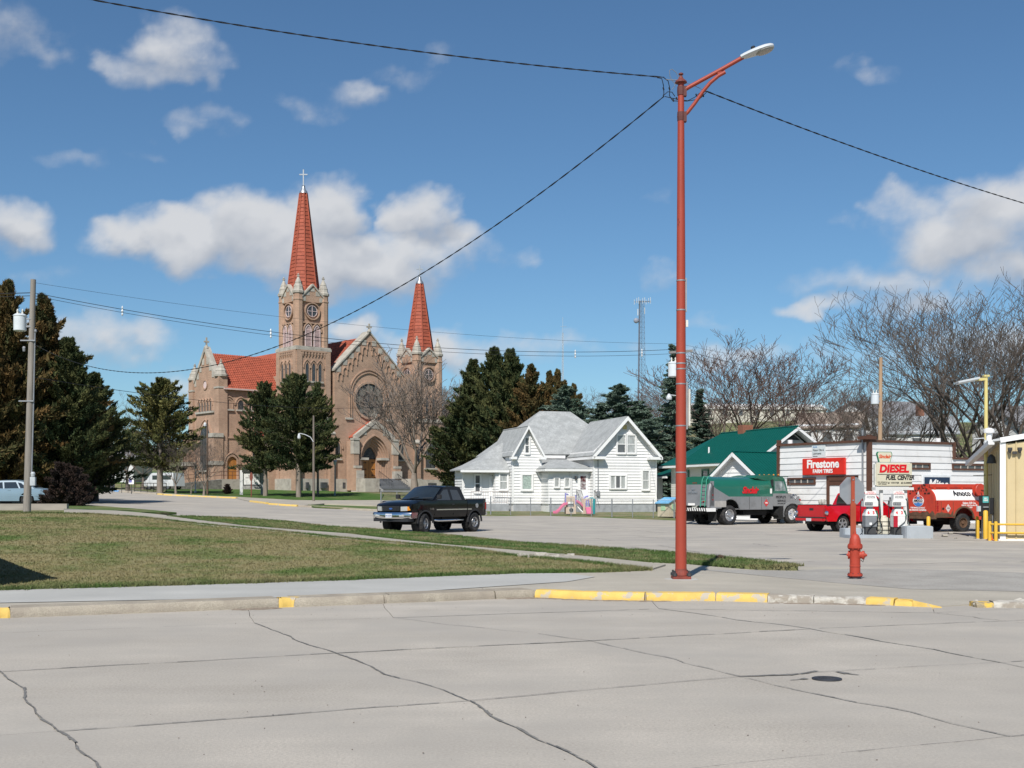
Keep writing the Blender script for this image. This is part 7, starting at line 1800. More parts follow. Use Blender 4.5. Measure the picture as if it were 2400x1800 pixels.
# cobra head
hd_ = Matrix.Translation(arm(1.10, zl + .53)) @ Matrix.Rotation(math.atan2(ad.y, ad.x), 4, 'Z') @ Matrix.Rotation(R(-17), 4, 'Y')
prof = [(-.02, .055), (.06, .085), (.18, .11), (.32, .125), (.44, .12), (.54, .09), (.59, .05), (.60, .01)]
lum = MB(hd_); n = 14; vs = []; fs = []
for x, w in prof:
 for k in range(n):
  a = 2 * math.pi * k / n; y = w * 1.25 * math.cos(a); z = (.085 if math.sin(a) > 0 else .030) * math.sin(a) * (w / .125) ** .5
  vs.append((x, y, z + .0))
for i in range(len(prof) - 1):
 for k in range(n): fs.append((i * n + k, i * n + (k + 1) % n, (i + 1) * n + (k + 1) % n, (i + 1) * n + k))
fs += [tuple(range(n)), tuple(range((len(prof) - 1) * n, len(prof) * n))]
lum.add(vs, fs); lm = lum.build('lamp_head', M_LGREY, sl, smooth=50)
MB(hd_).lathe([(.0001, -.055), (.11, -.05), (.135, -.03), (.135, -.02)], 20, (.42, 0, 0), sx=1.25, sy=1.1).build('lens', mat('lens_grey', (.30, .29, .26), rough=.3, var=.2, scale=40), lm)
MB(hd_).lathe([(.04, .08), (.04, .12), (.035, .13), (.0001, .13)], 12, (.24, 0, 0)).build('photocell', M_CABLE, lm)
# bands, conduit, receptacle, transit signs seen edge on
for py in (828, 852, 658, 727, 865, 900, 998, 1107):
 r = .105 - .0045 * zz(py); MB().ring([(x, y) for x, y in circle(0, 0, r + .007, 20)], [(x, y) for x, y in circle(0, 0, r - .002, 20)], zz(py) - .012, zz(py) + .012, 'z', True).build('steel_band', M_GALV, sl)
MB().box(.075, .105, -.03, .03, zz(731), zz(652)).build('sign_bracket', M_GALV, sl); MB().box(.075, .115, -.12, -.07, zz(768), zz(752)).build('outlet_box', M_PALE, sl)
MB().box(.125, .155, -.13, .14, zz(1000), zz(912)).build('flat_sign', M_PALE, sl, bevel=.012); MB().box(.09, .125, -.02, .02, zz(1006), zz(895)).build('sign_bracket', M_GALV, sl)

# ------------------------------------------------------------------ wires
def twisted(name, label, a, b, sag, r=.012, pitch=.55, strands=2, n=None, cat='cable', group=None):
 a, b = Vector(a), Vector(b); L_ = (b - a).length; n = n or int(L_ / .09); d = (b - a); side = d.cross(Vector((0, 0, 1))).normalized()
 root = MB()
 for k in range(strands):
  pts = []
  for i in range(n + 1):
   t = i / n; p = a + d * t - Vector((0, 0, sag * 4 * t * (1 - t))); w = 2 * math.pi * (t * L_ / pitch + k / strands)
   pts.append(p + (side * math.cos(w) + Vector((0, 0, 1)) * math.sin(w)) * (r * 1.05 if strands > 1 else 0))
  root.tube(pts, r, 5, False)
 o = root.build(name, M_CABLE, None, smooth=60)
 return tag(o, label, cat, group)
top = Vector((lp.x - .25, lp.y, 0))
w1a = P(1556, 181, lp.y - .1); twisted('overhead_cable', 'twisted black cable leaving the red pole towards the upper left', w1a, Vector((-14.5, 17.2, 10.75)), .42, .0075)
w2a = P(1556, 226, lp.y); twisted('overhead_cable', 'long sagging black cable between the red pole and the wooden pole', w2a, P(82, 808, 48.0), 2.76, .0075, pitch=.7)
w3a = P(1656, 214, lp.y + .3); twisted('overhead_cable', 'twisted black cable leaving the red pole towards the right edge', w3a, Vector((21.4, 35.0, 8.75)), .34, .0075)
# splices around the pole head
sp = thing('cable_splices', 'tangle of cable loops and splices at the head of the red pole', 'cables', P(1575, 215, lp.y))
o_ = sp.location.copy()
def SP(px, py, d=0): return P(px, py, lp.y + d) - o_
for pts, rad, m_ in (([SP(1540, 182), SP(1551, 184), SP(1555, 200), SP(1556, 220), SP(1554, 224)], .008, M_CABLE), ([SP(1556, 182), SP(1566, 190), SP(1570, 208), SP(1569, 224), SP(1575, 234)], .008, M_CABLE),
       ([SP(1554, 225), SP(1565, 215), SP(1575, 216), SP(1582, 226)], .007, M_CABLE), ([SP(1558, 226), SP(1575, 230), SP(1590, 233), SP(1612, 236), SP(1628, 228), SP(1640, 218), SP(1656, 214)], .007, M_CABLE),
       ([SP(1575, 236), SP(1588, 237), SP(1610, 237), SP(1640, 232), SP(1656, 216)], .007, M_CABLE), ([SP(1560, 186), SP(1570, 187), SP(1592, 188)], .008, M_GALV), ([SP(1592, 186), SP(1585, 170), SP(1575, 162), SP(1569, 165), SP(1570, 178), SP(1574, 186)], .006, M_GALV),
       ([SP(1575, 188), SP(1582, 196), SP(1581, 202), SP(1575, 210)], .006, M_GALV), ([SP(1608, 194), SP(1618, 197), SP(1656, 214)], .005, M_GALV)):
 MB().tube(pts, rad, 6).build('jumper', m_, sp, smooth=60)
for px, py in ((1555, 208), (1569, 208), (1586, 231), (1578, 235), (1632, 223), (1648, 224)): MB().tube([SP(px - 1, py - 3), SP(px + 1, py + 3)], .014, 6).build('splice', M_CABLE, sp)

def utility_pole(label, base, height, r0, lean, transformer=None, material=None, extras=None, name='utility_pole', group='wooden utility poles'):
 t = thing(name, label, 'utility pole', base, 0, group)
 wood = material or mat('weathered_wood', (.26, .235, .205), rough=.95, var=.25, scale=5, stretch=(1, 1, .08), bump=.6, bscale=18, col2=(.17, .15, .13), c2amt=.35, c2scale=6)
 n = 8; MB().tube([Vector((lean * k / n, 0, -.1 + (height + .1) * k / n)) for k in range(n + 1)], [r0 * (1 - .32 * k / n) for k in range(n + 1)], 14).build('pole', wood, t, smooth=60)
 if transformer:
  z, dx, s = transformer
  c = Vector((lean * z / height + dx, -.1, z))
  tr = MB().lathe([(.20 * s, 0), (.235 * s, .03), (.235 * s, .56 * s), (.25 * s, .58 * s), (.25 * s, .61 * s), (.18 * s, .66 * s), (.0001, .68 * s)], 18, c).build('transformer', mat('transformer_grey', (.62, .66, .68), rough=.4, var=.05), t, smooth=35)
  MB().box(min(0, dx) + lean * z / height, max(0, dx) + lean * z / height, -.12, -.06, z + .15 * s, z + .22 * s).box(min(0, dx) + lean * z / height, max(0, dx) + lean * z / height, -.12, -.06, z + .45 * s, z + .5 * s).build('bracket', M_GALV, tr)
  for k in (-.1, .1): MB().lathe([(.03, .6 * s), (.05, .68 * s), (.03, .74 * s), (.04, .8 * s), (.01, .86 * s)], 8, c + Vector((k, 0, 0))).build('bushing', M_PALE, tr)
  MB().tube([c + Vector((.1, 0, .8 * s)), c + Vector((.25, 0, .5 * s)), c + Vector((.1, -.15, .1)), c + Vector((.3, 0, -.2))], .008, 5).build('jumper', M_CABLE, tr)
 return t
b1 = GY(63, 48.0)
h1 = P(78, 655, 48).z - b1.z
up1 = utility_pole('weathered wooden utility pole with white transformer at the left edge', b1, h1, .155, P(78, 655, 48).x - b1.x, (P(0, 777, 48).z - b1.z, -.44, 1.05))
ln = (P(78, 655, 48).x - b1.x)
xo = lambda z: ln * z / h1
cz = [P(0, y, 48).z - b1.z for y in (1125, 1000, 780)]
MB().tube([(xo(cz[0]) + .17, -.05, cz[0]), (xo(cz[1]) + .17, -.05, cz[1]), (xo(cz[2]) + .15, -.05, cz[2])], .03, 8).lathe([(.03, cz[2]), (.06, cz[2] + .04), (.05, cz[2] + .12), (.01, cz[2] + .15)], 8, (xo(cz[2]) + .17, -.05, 0)).build('conduit', M_GALV, up1)
MB().box(xo(2) + .13, xo(2) + .33, -.16, -.02, P(0, 1138, 48).z - b1.z, P(0, 1118, 48).z - b1.z).lathe([(.07, P(0, 1117, 48).z - b1.z), (.09, P(0, 1110, 48).z - b1.z), (.06, P(0, 1106, 48).z - b1.z)], 12, (xo(2) + .23, -.1, 0)).build('meter_box', mat('meter_pale', (.45, .48, .5), rough=.5), up1)
MB().lathe([(.05, -.2), (.07, -.05), (.04, 0)], 8, (xo(6) - .28, 0, P(0, 812, 48).z - b1.z)).build('insulator', M_GALV, up1)
for z in (cz[2] - .35, cz[2] - 2.8): MB().box(xo(z) - .4, xo(z) + .2, -.15, -.12, z, z + .05).build('bracket', M_GALV, up1)
b2 = GY(1594, 62.0)
up2 = utility_pole('wooden utility pole with transformer hidden behind the red street light', b2, P(0, 795, 62).z - b2.z, .15, 0, (P(0, 884, 62).z - b2.z, -.36, 1.2))
zc_ = P(0, 826, 62).z - b2.z
MB().beam((-.6, -.2, zc_ - .03), (.62, -.25, zc_ + .06), .10, .12).build('crossarm', mat('grey_wood', (.2, .19, .18), rough=.9, var=.2, scale=8), up2)
zc_ = P(0, 933, 62).z - b2.z
MB().lathe([(.14, zc_ - .1), (.16, zc_), (.10, zc_ + .12), (.05, zc_ + .2)], 12, (-.62, -.3, 0)).beam((-.62, -.3, zc_ + .15), (0, -.1, zc_ + .1), .04).build('yard_lamp', M_LGREY, up2)
b3 = GY(2061, 80.0)
up3 = utility_pole('brown wooden utility pole with pale transformer behind the tire shop', b3, P(0, 838, 80).z - b3.z, .17, .1, (P(0, 948, 80).z - b3.z, -.4, 1.15), mat('fresh_wood', (.40, .27, .17), rough=.9, var=.18, scale=5, stretch=(1, 1, .08), col2=(.3, .2, .13), c2amt=.4))
# line conductors: each span a cable of its own
def line(label, a, b, sag, r=.012): return twisted('power_line', label, a, b, sag, r, strands=1, n=40, cat='power line')
A1 = lambda py: P(78, py, 48); A2 = lambda py: P(1594, py, 62); A3 = lambda py: P(2061, py, 80)
line('thin top wire from the left wooden pole to the pole behind the light', A1(662), A2(806), .55, .006)
line('upper black line of the pair between the two wooden poles', A1(686), A2(818), .95, .012)
line('lower black line of the pair between the two wooden poles', A1(693), A2(828), .95, .009)
line('upper black line from the hidden pole to the brown pole', A2(818), A3(893), .45, .012); line('lower black line from the hidden pole to the brown pole', A2(830), A3(902), .45, .009)
line('thin top wire from the hidden pole to the brown pole', A2(806), A3(868), .3, .006)
E3 = Vector((58, 110, 9.5)); line('upper black line leaving the brown pole to the right edge', A3(893), E3, .6, .017); line('lower black line leaving the brown pole to the right edge', A3(902), E3 - Vector((0, 0, .5)), .6, .013)
line('upper black line leaving the left pole past the left edge', A1(686), Vector((-44, 42, 9.6)), .4, .017); line('lower black line leaving the left pole past the left edge', A1(693), Vector((-44, 42, 9.4)), .4, .013)
line('service wire crossing low in front of the church tower', P(85, 885, 48), P(1085, 930, 100), 1.1, .012)
line('service wire slanting from the hidden pole to the tire shop roof', A2(905), Vector((19.0, 62.2, 4.7)), .7, .012)
line('service wire from the brown pole down to the tire shop', A3(965), Vector((24.0, 64.3, 4.4)), .4, .010)
line('drop wire from the hidden pole to the white house gable', A2(905), house.matrix_basis @ Vector((4.0, -.45, 5.2 - HZ0)), .9, .010)
for px, t_, a, b in ((242, .11, A1, A2), (523, .31, A1, A2), (1280, .80, A1, A2), (1481, .925, A1, A2)):
 q = a(690).lerp(b(823), t_) - Vector((0, 0, .95 * 4 * t_ * (1 - t_)))
 s_ = thing('line_spacer', 'small white spacer clamp on the power lines ' + {242: 'nearest the left pole', 523: 'left of the church tower', 1280: 'left of the tall lattice tower', 1481: 'beside the lattice tower'}[px], 'spacer', q, 0, 'spacers on the power lines')
 MB().lathe([(.02, -.2), (.05, -.14), (.02, -.08), (.055, 0), (.02, .08), (.04, .14), (.01, .22)], 6).build('clamp', M_LGREY, s_)

# small street lamp on a wooden post by the side street
b4 = GY(735, 101.0); h4 = P(0, 974, 101).z - b4.z
sp4 = utility_pole('slim wooden lamp post with curved arm before the church', b4, h4, .11, 0, group=None, name='lamp_post', material=mat('dark_post', (.17, .145, .12), rough=.95, var=.25, scale=6, stretch=(1, 1, .1)))
za_ = P(0, 1022, 101).z - b4.z
MB().tube([(0, -.1, za_ - .5), (-.25, -.1, za_ - .1), (-.7, -.15, za_ + .12), (-1.15, -.2, za_ + .22)], .035, 7).build('arm', M_LGREY, sp4, smooth=60); MB().lathe([(.05, -.38), (.13, -.32), (.15, -.2), (.10, -.02), (.06, .08), (.02, .12)], 12, (-1.2, -.2, za_ + .12)).build('lamp_head', M_LGREY, sp4, smooth=40)
b5 = GY(486, 118.0); h5 = P(0, 984, 118).z - b5.z
sp5 = utility_pole('thin dark pole with small lamp beside the church transept', b5, h5, .11, 0, group=None, name='lamp_post', material=mat('brown_post', (.13, .085, .06), rough=.9, var=.2, scale=6, stretch=(1, 1, .1)))
MB().lathe([(.05, h5 - .75), (.16, h5 - .6), (.14, h5 - .4), (.05, h5 - .25)], 10, (-.2, -.1, 0)).build('lamp_head', M_LGREY, sp5)
M_TEAL = mat('post_blue_grey', (.22, .30, .32), rough=.5)
for px, Y, ytop, lab, m_ in ((1066, 112, 1082, 'white lamp post between the church and the white house', M_TRIM), (785, 120, 1080, 'blue grey lamp post left of the church steps', M_TEAL), (458, 122, 1090, 'pale lamp post left of the church transept door', M_LGREY)):
 b = GY(px, Y); h = P(0, ytop, Y).z - b.z; t = thing('lamp_post', lab, 'lamp post', b, 0, 'round topped lamp posts by the church')
 MB().lathe([(.10, 0), (.10, .2), (.07, .3), (.055, h - .45)], 10).build('post', m_, t, smooth=40); MB().lathe([(.06, h - .45), (.14, h - .35), (.16, h - .08), (.23, h - .06), (.20, h + .0), (.05, h + .08)], 12).build('lamp_head', M_LGREY, t, smooth=40)
# church notice board
nb = GY(590, 120); t = thing('notice_board', 'church notice board with dark arched top and white posts', 'notice board', nb, R(24))
for s in (-1, 1): MB().box(s * 1.05 - .13, s * 1.05 + .13, -.12, .12, -.1, 2.5).build('post', M_TRIM if s < 0 else mat('post_grey', (.30, .32, .33)), t)
MB().box(-.9, .9, -.06, .06, 1.0, 2.25).build('panel', M_WHITEPAINT, t); MB().prism([(-1.0, 2.28), (1.0, 2.28), (1.0, 2.7), (.4, 3.1), (0, 3.2), (-.4, 3.1), (-1.0, 2.7)], -.12, .12).build('header', mat('header_dark', (.05, .055, .05), rough=.6, var=.3, scale=4), t)
MB().box(-.9, .9, -.12, .12, .62, .95).build('lower_panel', mat('panel_grey', (.36, .35, .33)), t); MB().ring([(-.98, .95), (.98, .95), (.98, 2.32), (-.98, 2.32)], [(-.84, 1.05), (.84, 1.05), (.84, 2.2), (-.84, 2.2)], -.10, .10, closed=True).build('frame', MATS['header_dark'], t)
text(t, "ST. PETER'S\nCHURCH", .22, (0, -.125, 2.62), M_PALE); text(t, 'SAT 5:30\nSUN 8:00 10:00', .2, (0, -.066, 1.85), M_BLACKPAINT)
bp_ = GY(589, 113.5); t = thing('sign_post', 'thin rust brown post with small oval sign by the yellow kerb', 'sign', bp_)
MB().box(-.05, .05, -.03, .03, -.1, 2.4).build('post', mat('post_rust', (.17, .05, .03), rough=.7), t); MB().prism([(.16 * math.cos(R(a)), 1.95 + .42 * math.sin(R(a))) for a in range(0, 360, 24)], -.06, -.035).build('sign_panel', MATS['post_rust'], t)
for px, Y, lab in ((222, 116, 'left of the two small blue parking signs near the kerb'), (239, 112, 'right of the two small blue parking signs near the kerb')):
 b = GY(px, Y); t = thing('parking_sign', lab, 'sign', b, 0, 'blue parking signs'); MB().box(-.03, .03, -.02, .02, -.1, 1.9).build('post', M_DARK, t); MB().box(-.15, .15, -.05, -.025, 1.45, 1.95).build('sign_panel', mat('parking_blue', (.05, .20, .50), rough=.5), t)
b = GY(308, 114); t = thing('notice_sign', 'small white sign on a dark post left of the church ramp', 'sign', b); MB().box(-.03, .03, -.02, .02, -.1, 1.3).build('post', M_DARK, t); MB().box(-.25, .25, -.06, -.03, .95, 1.6).build('sign_panel', M_WHITEPAINT, t); MB().box(-.22, .05, -.07, -.06, 1.1, 1.5).build('printed_block', mat('print_violet', (.16, .16, .4)), t)
rl = thing('pipe_railing', 'low dark pipe railing along the walk left of the church', 'railing', GY(285, 116)); o_ = rl.location.copy()
m = MB()
for px in range(285, 391, 15): q = GY(px, 116 + (px - 285) * .05) - o_; m.tube([q, q + Vector((0, 0, .95))], .03, 5)
for h in (.5, .95): m.tube([GY(285, 116) - o_ + Vector((0, 0, h)), GY(390, 121.2) - o_ + Vector((0, 0, h))], .03, 5)
m.build('rails', M_DARK, rl)
# masonry retaining wall by the ramp and timber edge by the sedan
tm = thing('timber_edge', 'weathered timber edging along the gravel in front of the sedan', 'edging', GY(-60, 53.5))
for k in range(3): MB().box(-1.0 + k * 1.75, .72 + k * 1.75, -.12, .12, -.05, .24).build('timber', mat('old_timber', (.30, .27, .23), rough=.95, var=.2, scale=4, stretch=(.2, 1, 1)), tm)

# ------------------------------------------------------------------ hydrant
M_HYD = mat('hydrant_red', (.40, .048, .025), rough=.55, var=.12, scale=6, col2=(.28, .035, .02), c2amt=.25, c2scale=9, bump=.25, bscale=30)
hp = G(2004, 1355, .03); hp.z = apron_dz(hp.x, hp.y)
hy = thing('fire_hydrant', 'red fire hydrant standing on the concrete near the corner', 'hydrant', hp); hy.scale = (.88, .88, 1.12)
MB().lathe([(.095, 0), (.11, .02), (.11, .05), (.165, .055), (.165, .09), (.118, .10), (.115, .21), (.122, .215), (.122, .235), (.115, .24), (.118, .52), (.122, .54)], 24).build('barrel', M_HYD, hy, smooth=35)
MB().lathe([(.16, .54), (.165, .56), (.16, .60), (.13, .60), (.125, .64), (.115, .70), (.085, .76), (.05, .785), (.03, .79)], 24).build('bonnet', M_HYD, hy, smooth=40)
MB().lathe([(.03, .78), (.03, .83), (.0001, .83)], 5).build('operating_nut', M_HYD, hy)
nz_ = Matrix.Rotation(R(-25), 4, 'Z')
MB(nz_).lathe([(.06, .08), (.062, .15), (.075, .155), (.075, .20), (.045, .205), (.04, .225), (.022, .23), (.022, .26)], 14, (0, 0, .42), 'x').build('hose_nozzle', M_HYD, hy, smooth=40)
MB(Matrix.Rotation(R(155), 4, 'Z')).lathe([(.06, .08), (.062, .12), (.075, .125), (.075, .15), (.022, .155), (.022, .18)], 14, (0, 0, .42), 'x').build('hose_nozzle', M_HYD, hy, smooth=40)
for k in range(8): a = k * math.pi / 4 + .2; MB().lathe([(.014, .04), (.014, .105)], 6, (.145 * math.cos(a), .145 * math.sin(a), 0)).build('flange_bolt', M_IRON, hy); MB().lathe([(.012, .52), (.012, .615)], 6, (.145 * math.cos(a), .145 * math.sin(a), 0)).build('flange_bolt', M_HYD, hy)
MB(nz_).tube([(.19, 0, .35), (.17, .02, .30), (.12, .03, .33)], .007, 5).build('cap_chain', M_IRON, hy)
MB().lathe([(.14, -.02), (.13, .03)], 12).build('foot_ring', M_IRON, hy)
# stop sign seen from behind
ss = Vector(GY(1999, 31.0)); t = thing('stop_sign', 'back of a grey octagonal stop sign on a red steel post', 'sign', ss)
zt = P(0, 1117, 31).z - ss.z
ch_ = [(-.045, -.02), (.045, -.02), (.045, .025), (.03, .025), (.03, -.008), (-.03, -.008), (-.03, .025), (-.045, .025)]
MB().prism(ch_, -.1, zt, 'z').build('post', mat('post_red', (.34, .06, .025), rough=.6, var=.2, scale=4, stretch=(1, 1, .3), col2=(.16, .03, .02), c2amt=.3, c2scale=4), t)
MB().prism([(x * 1.25, y * 1.0 - .03) for x, y in ((-.055, -.012), (.055, -.012), (.055, .03), (-.055, .03))], -.1, zt - .70, 'z').build('post_sleeve', MATS['post_red'], t)
oc = [(.385 * math.cos(R(22.5 + 45 * k)), zt - .37 + .385 * math.sin(R(22.5 + 45 * k))) for k in range(8)]
MS = frame((0, 0, 0), (math.cos(R(15)), math.sin(R(15))))
MB(MS).prism(oc, .035, .05).build('sign_back', mat('sign_aluminium', (.32, .335, .35), rough=.45, metal=.3, var=.05), t)
MB(MS).prism(oc, .0505, .056).build('sign_face', M_SIGNRED, t)
text(t, 'STOP', .27, tuple(MS @ Vector((0, .0575, zt - .37))), M_WHITEPAINT, rot=(math.pi / 2, 0, math.pi + R(15)), bold=.006)
for z in (zt - .08, zt - .62): MB().lathe([(.02, -.035), (.02, -.02)], 6, (0, 0, z), 'y').build('bolt', M_GALV, t)

# ------------------------------------------------------------------ fuel island
M_CONCB = mat('block_blue_grey', (.36, .39, .415), rough=.7, var=.06, scale=4, col2=(.28, .30, .32), c2amt=.25); M_CREAMS = mat('sign_cream', (.60, .565, .43), rough=.4, var=.03); M_PGREY = mat('pump_grey', (.19, .20, .21), rough=.5); M_PWHITE = mat('pump_white', (.68, .675, .65), rough=.45, var=.05)
ia = Vector((.943, .333)); iaz = math.atan2(.0, 1.0)
isl0 = GY(2075, 45.0)
isl = thing('pump_island', 'low grey island kerb under the two fuel pumps', 'kerb', isl0, R(2))
MB().box(-1.5, 1.3, -.45, .55, -.05, .12).build('kerb', M_CONCB, isl, bevel=.02)
for px, Y, w, d, h, lab in ((2147, 44.6, 1.0, .8, .45, 'blue grey concrete block at the right end of the pump island'), (1998, 45.6, .8, .7, .34, 'blue grey concrete block at the left end of the pump island')):
 b = GY(px, Y); t = thing('island_block', lab, 'block', b, R(2), 'concrete blocks at the pump island')
 rc = [(-w / 2 + .12, -d / 2), (w / 2 - .0, -d / 2), (w / 2, d / 2), (-w / 2, d / 2), (-w / 2, -d / 2 + .2), (-w / 2 + .03, -d / 2 + .08)]
 MB().prism(rc, -.05, h, 'z').build('block', M_CONCB, t, bevel=.015); MB().prism([(x * .93, y * .93) for x, y in rc], h - .001, h + .012, 'z').build('block_top', mat('block_rim', (.45, .48, .5)), t)
def hose(mb, pts, r=.02):
 """smooth hose through points"""
 P_ = [Vector(p) for p in pts]; out = []
 for i in range(len(P_) - 1):
  p0, p1, p2, p3 = P_[max(0, i - 1)], P_[i], P_[i + 1], P_[min(len(P_) - 1, i + 2)]
  for k in range(7):
   t = k / 7; out.append(.5 * ((2 * p1) + (p2 - p0) * t + (2 * p0 - 5 * p1 + 4 * p2 - p3) * t * t + (3 * p1 - p0 - 3 * p2 + p3) * t ** 3))
 out.append(P_[-1]); return mb.tube(out, r, 6)
def pump(px, Y, digits, lab, lower):
 b = GY(px, Y, .12); t = thing('fuel_pump', lab, 'fuel pump', b, R(2), 'fuel pumps on the island'); t.scale = (.82,) * 3
 MB().box(-.24, .24, -.2, .2, 0, .36).build('plinth', M_DARK, t)
 cab = MB().box(-.27, .27, -.23, .23, .36, .88).build('cabinet', lower[0], t, bevel=.01)
 if lower[1]: MB().box(-.272, -.08, -.236, -.2, .36, .88).build('side_panel', lower[1], cab)
 MB().box(-.08, .03, -.24, -.225, .45, .56).build('notice', M_WHITEPAINT, cab)
 MB().add([(-.28, -.24, .88), (.28, -.24, .88), (.28, .22, .88), (-.28, .22, .88), (-.18, -.16, 1.18), (.18, -.16, 1.18), (.18, .18, 1.18), (-.18, .18, 1.18)], [(0, 1, 5, 4), (1, 2, 6, 5), (2, 3, 7, 6), (3, 0, 4, 7), (4, 5, 6, 7), (3, 2, 1, 0)]).build('price_cone', M_PWHITE, t)
 for k, dg in enumerate(digits): text(t, dg, .20, (-.12 + .24 * k, -.215, 1.02), M_SIGNR, rot=(math.pi / 2 - .26, 0, 0), bold=.006)
 MB().box(-.12, .12, -.14, .14, 1.18, 1.30).build('neck', M_GALV, t)
 hdp = MB().box(-.33, .33, -.25, .22, 1.30, 1.58).build('dial_housing', M_PWHITE, t, bevel=.02)
 MB().box(-.30, .06, -.262, -.245, 1.36, 1.50).build('dial_window', mat('dial_dark', (.035, .04, .045), rough=.2), hdp)
 for k in range(4): MB().box(-.28 + k * .085, -.215 + k * .085, -.268, -.26, 1.385, 1.475).build('digit_window', mat('digit_grey', (.25, .26, .27)), hdp)
 MB().add([(-.27, -.20, 1.58), (.31, -.20, 1.58), (.31, .18, 1.58), (-.27, .18, 1.58), (-.24, -.14, 1.90), (.22, -.14, 1.90), (.22, .14, 1.90), (-.24, .14, 1.90)], [(0, 1, 5, 4), (1, 2, 6, 5), (2, 3, 7, 6), (3, 0, 4, 7), (4, 5, 6, 7)]).build('top_cabinet', M_PWHITE, t)
 MB().box(-.26, .24, -.17, -.12, 1.86, 2.02).build('notice_board', M_WHITEPAINT, t)
 text(t, 'CAUTION\nNO SMOKING', .075, (0, -.175, 1.93), M_SIGNR); text(t, 'STOP ENGINE\nWHILE FILLING', .06, (0, -.185, 1.74), M_PGREY, rot=(math.pi / 2 - .18, 0, 0))
 nz1 = MB().box(.28, .34, -.1, .05, .75, 1.12).tube([(.31, -.05, 1.1), (.36, -.1, .9), (.34, -.12, .7)], .03, 6).build('nozzle', mat('nozzle_green', (.02, .12, .07)), t)
 h1_ = MB(); hose(h1_, [(.33, 0, 1.5), (.38, -.05, 1.66), (.42, -.08, 1.3), (.46, -.1, .7), (.55, -.15, .28), (.4, -.25, .06), (.05, -.3, .02), (-.18, -.28, .06), (-.1, -.26, .3), (.25, -.27, .62), (.33, -.12, .8)]); h1_.build('hose', M_CABLE, t, smooth=60)
 h2_ = MB(); hose(h2_, [(-.3, 0, 1.5), (-.38, -.05, 1.74), (-.44, -.08, 1.4), (-.45, -.1, .7), (-.38, -.18, .2), (-.5, -.2, .0), (-.62, -.2, -.08)]); h2_.build('hose', M_CABLE, t, smooth=60)
 MB().tube([(.5, .0, .12), (.52, 0, 1.0), (.46, 0, 1.72)], .025, 6).build('hose_mast', M_CHROME, t)
 return t
pump(2038, 45.2, '65', 'fuel pump with grey lower cabinet and the numbers 6 and 5', (M_PGREY, None)); pump(2104, 44.9, '43', 'fuel pump with red and white lower cabinet and the numbers 4 and 3', (M_PWHITE, mat('pump_red', (.40, .01, .025), rough=.45)))
b = GY(2071, 45.4, .12); t = thing('plastic_drum', 'cream plastic drum between the two fuel pumps', 'drum', b)
MB().lathe([(.20, 0), (.25, .03), (.25, .2), (.255, .21), (.255, .24), (.25, .25), (.25, .52), (.22, .62), (.12, .66), (.1, .72), (.0001, .72)], 16).build('drum', mat('drum_cream', (.55, .52, .42), rough=.55), t, smooth=40)
sr = MB()
for z in (.15, .32, .48): sr.ring(circle(0, 0, .26, 16), circle(0, 0, .25, 16), z, z + .02, 'z', True)
for a in range(0, 360, 60): sr.tube([(.265 * math.cos(R(a)), .265 * math.sin(R(a)), 0), (.265 * math.cos(R(a)), .265 * math.sin(R(a)), .5)], .01, 4)
sr.build('wire_cage', M_CABLE, t)
ft = GY(2071, 47.2, .12)
# diesel sign on two white posts
db = GY(2092, 48.2); ds = thing('fuel_sign', 'cream sign lettered Diesel Fuel Center on two white posts', 'sign', db, R(9))
z0, z1 = P(0, 1141, 48.2).z - db.z, P(0, 1084, 48.2).z - db.z
w2 = .80
sgn = MB().box(-w2, w2, -.14, .14, z0, z1).build('cabinet', M_PALE, ds, bevel=.07); MB().box(-w2 + .03, w2 - .03, -.15, -.12, z0 + .03, z1 - .03).build('face', M_CREAMS, sgn, bevel=.01)
MB().box(-.82, .84, -.16, .16, z0 - .13, z0 - .02).build('support_beam', M_PWHITE, ds)
for x in (-.5, .55): MB().box(x - .06, x + .06, -.05, .05, -.05, z0 - .1).build('post', M_PWHITE, ds)
hgt = z1 - z0
text(ds, 'DIESEL', .42, (-.02, -.155, z1 - hgt * .27), M_SIGNR, bold=.022, shear=.12, xs=1.02); MB().box(-.72, .66, -.156, -.15, z1 - hgt * .49 - .012, z1 - hgt * .49 + .012).build('rule_line', M_BLACKPAINT, ds)
text(ds, 'FUEL CENTER', .25, (.24, -.155, z1 - hgt * .63), M_BLACKPAINT, bold=.010, shear=.25, xs=.80); text(ds, 'ON ROAD &\nOFF ROAD', .075, (-.52, -.155, z1 - hgt * .85), M_BLACKPAINT, shear=.25); text(ds, '#1 WINTER   #2 SUMMER', .095, (.25, -.155, z1 - hgt * .84), M_BLACKPAINT, bold=.001)
for x in (-.215, .325): MB().lathe([(.045, -.158), (.045, -.15)], 12, (x - .02, 0, z1 - hgt * .84), 'y').build('red_dot', M_SIGNR, ds) if False else None
sb = GY(2072, 48.25); sb.z += 0
s2 = thing('shield_sign', 'small shield sign lettered Sinclair standing on the diesel sign', 'sign', Vector((sb.x, sb.y, db.z + z1)), R(9))
shp = [(-.24, .0), (.25, .0), (.34, .34), (.30, .44), (-.29, .44), (-.34, .36)]
MB().prism(shp, -.05, .05).build('border', mat('sign_green', (.02, .20, .10), rough=.4), s2, bevel=.01); MB().prism([(x * .9, .022 + z * .9) for x, z in shp], -.058, -.05).build('face', M_CREAMS, s2)
text(s2, 'Sinclair', .20, (.0, -.062, .24), mat('sign_orange', (.62, .08, .02), rough=.4), bold=.006, shear=.25, xs=.9)
b = GY(2158, 49.2, 0)
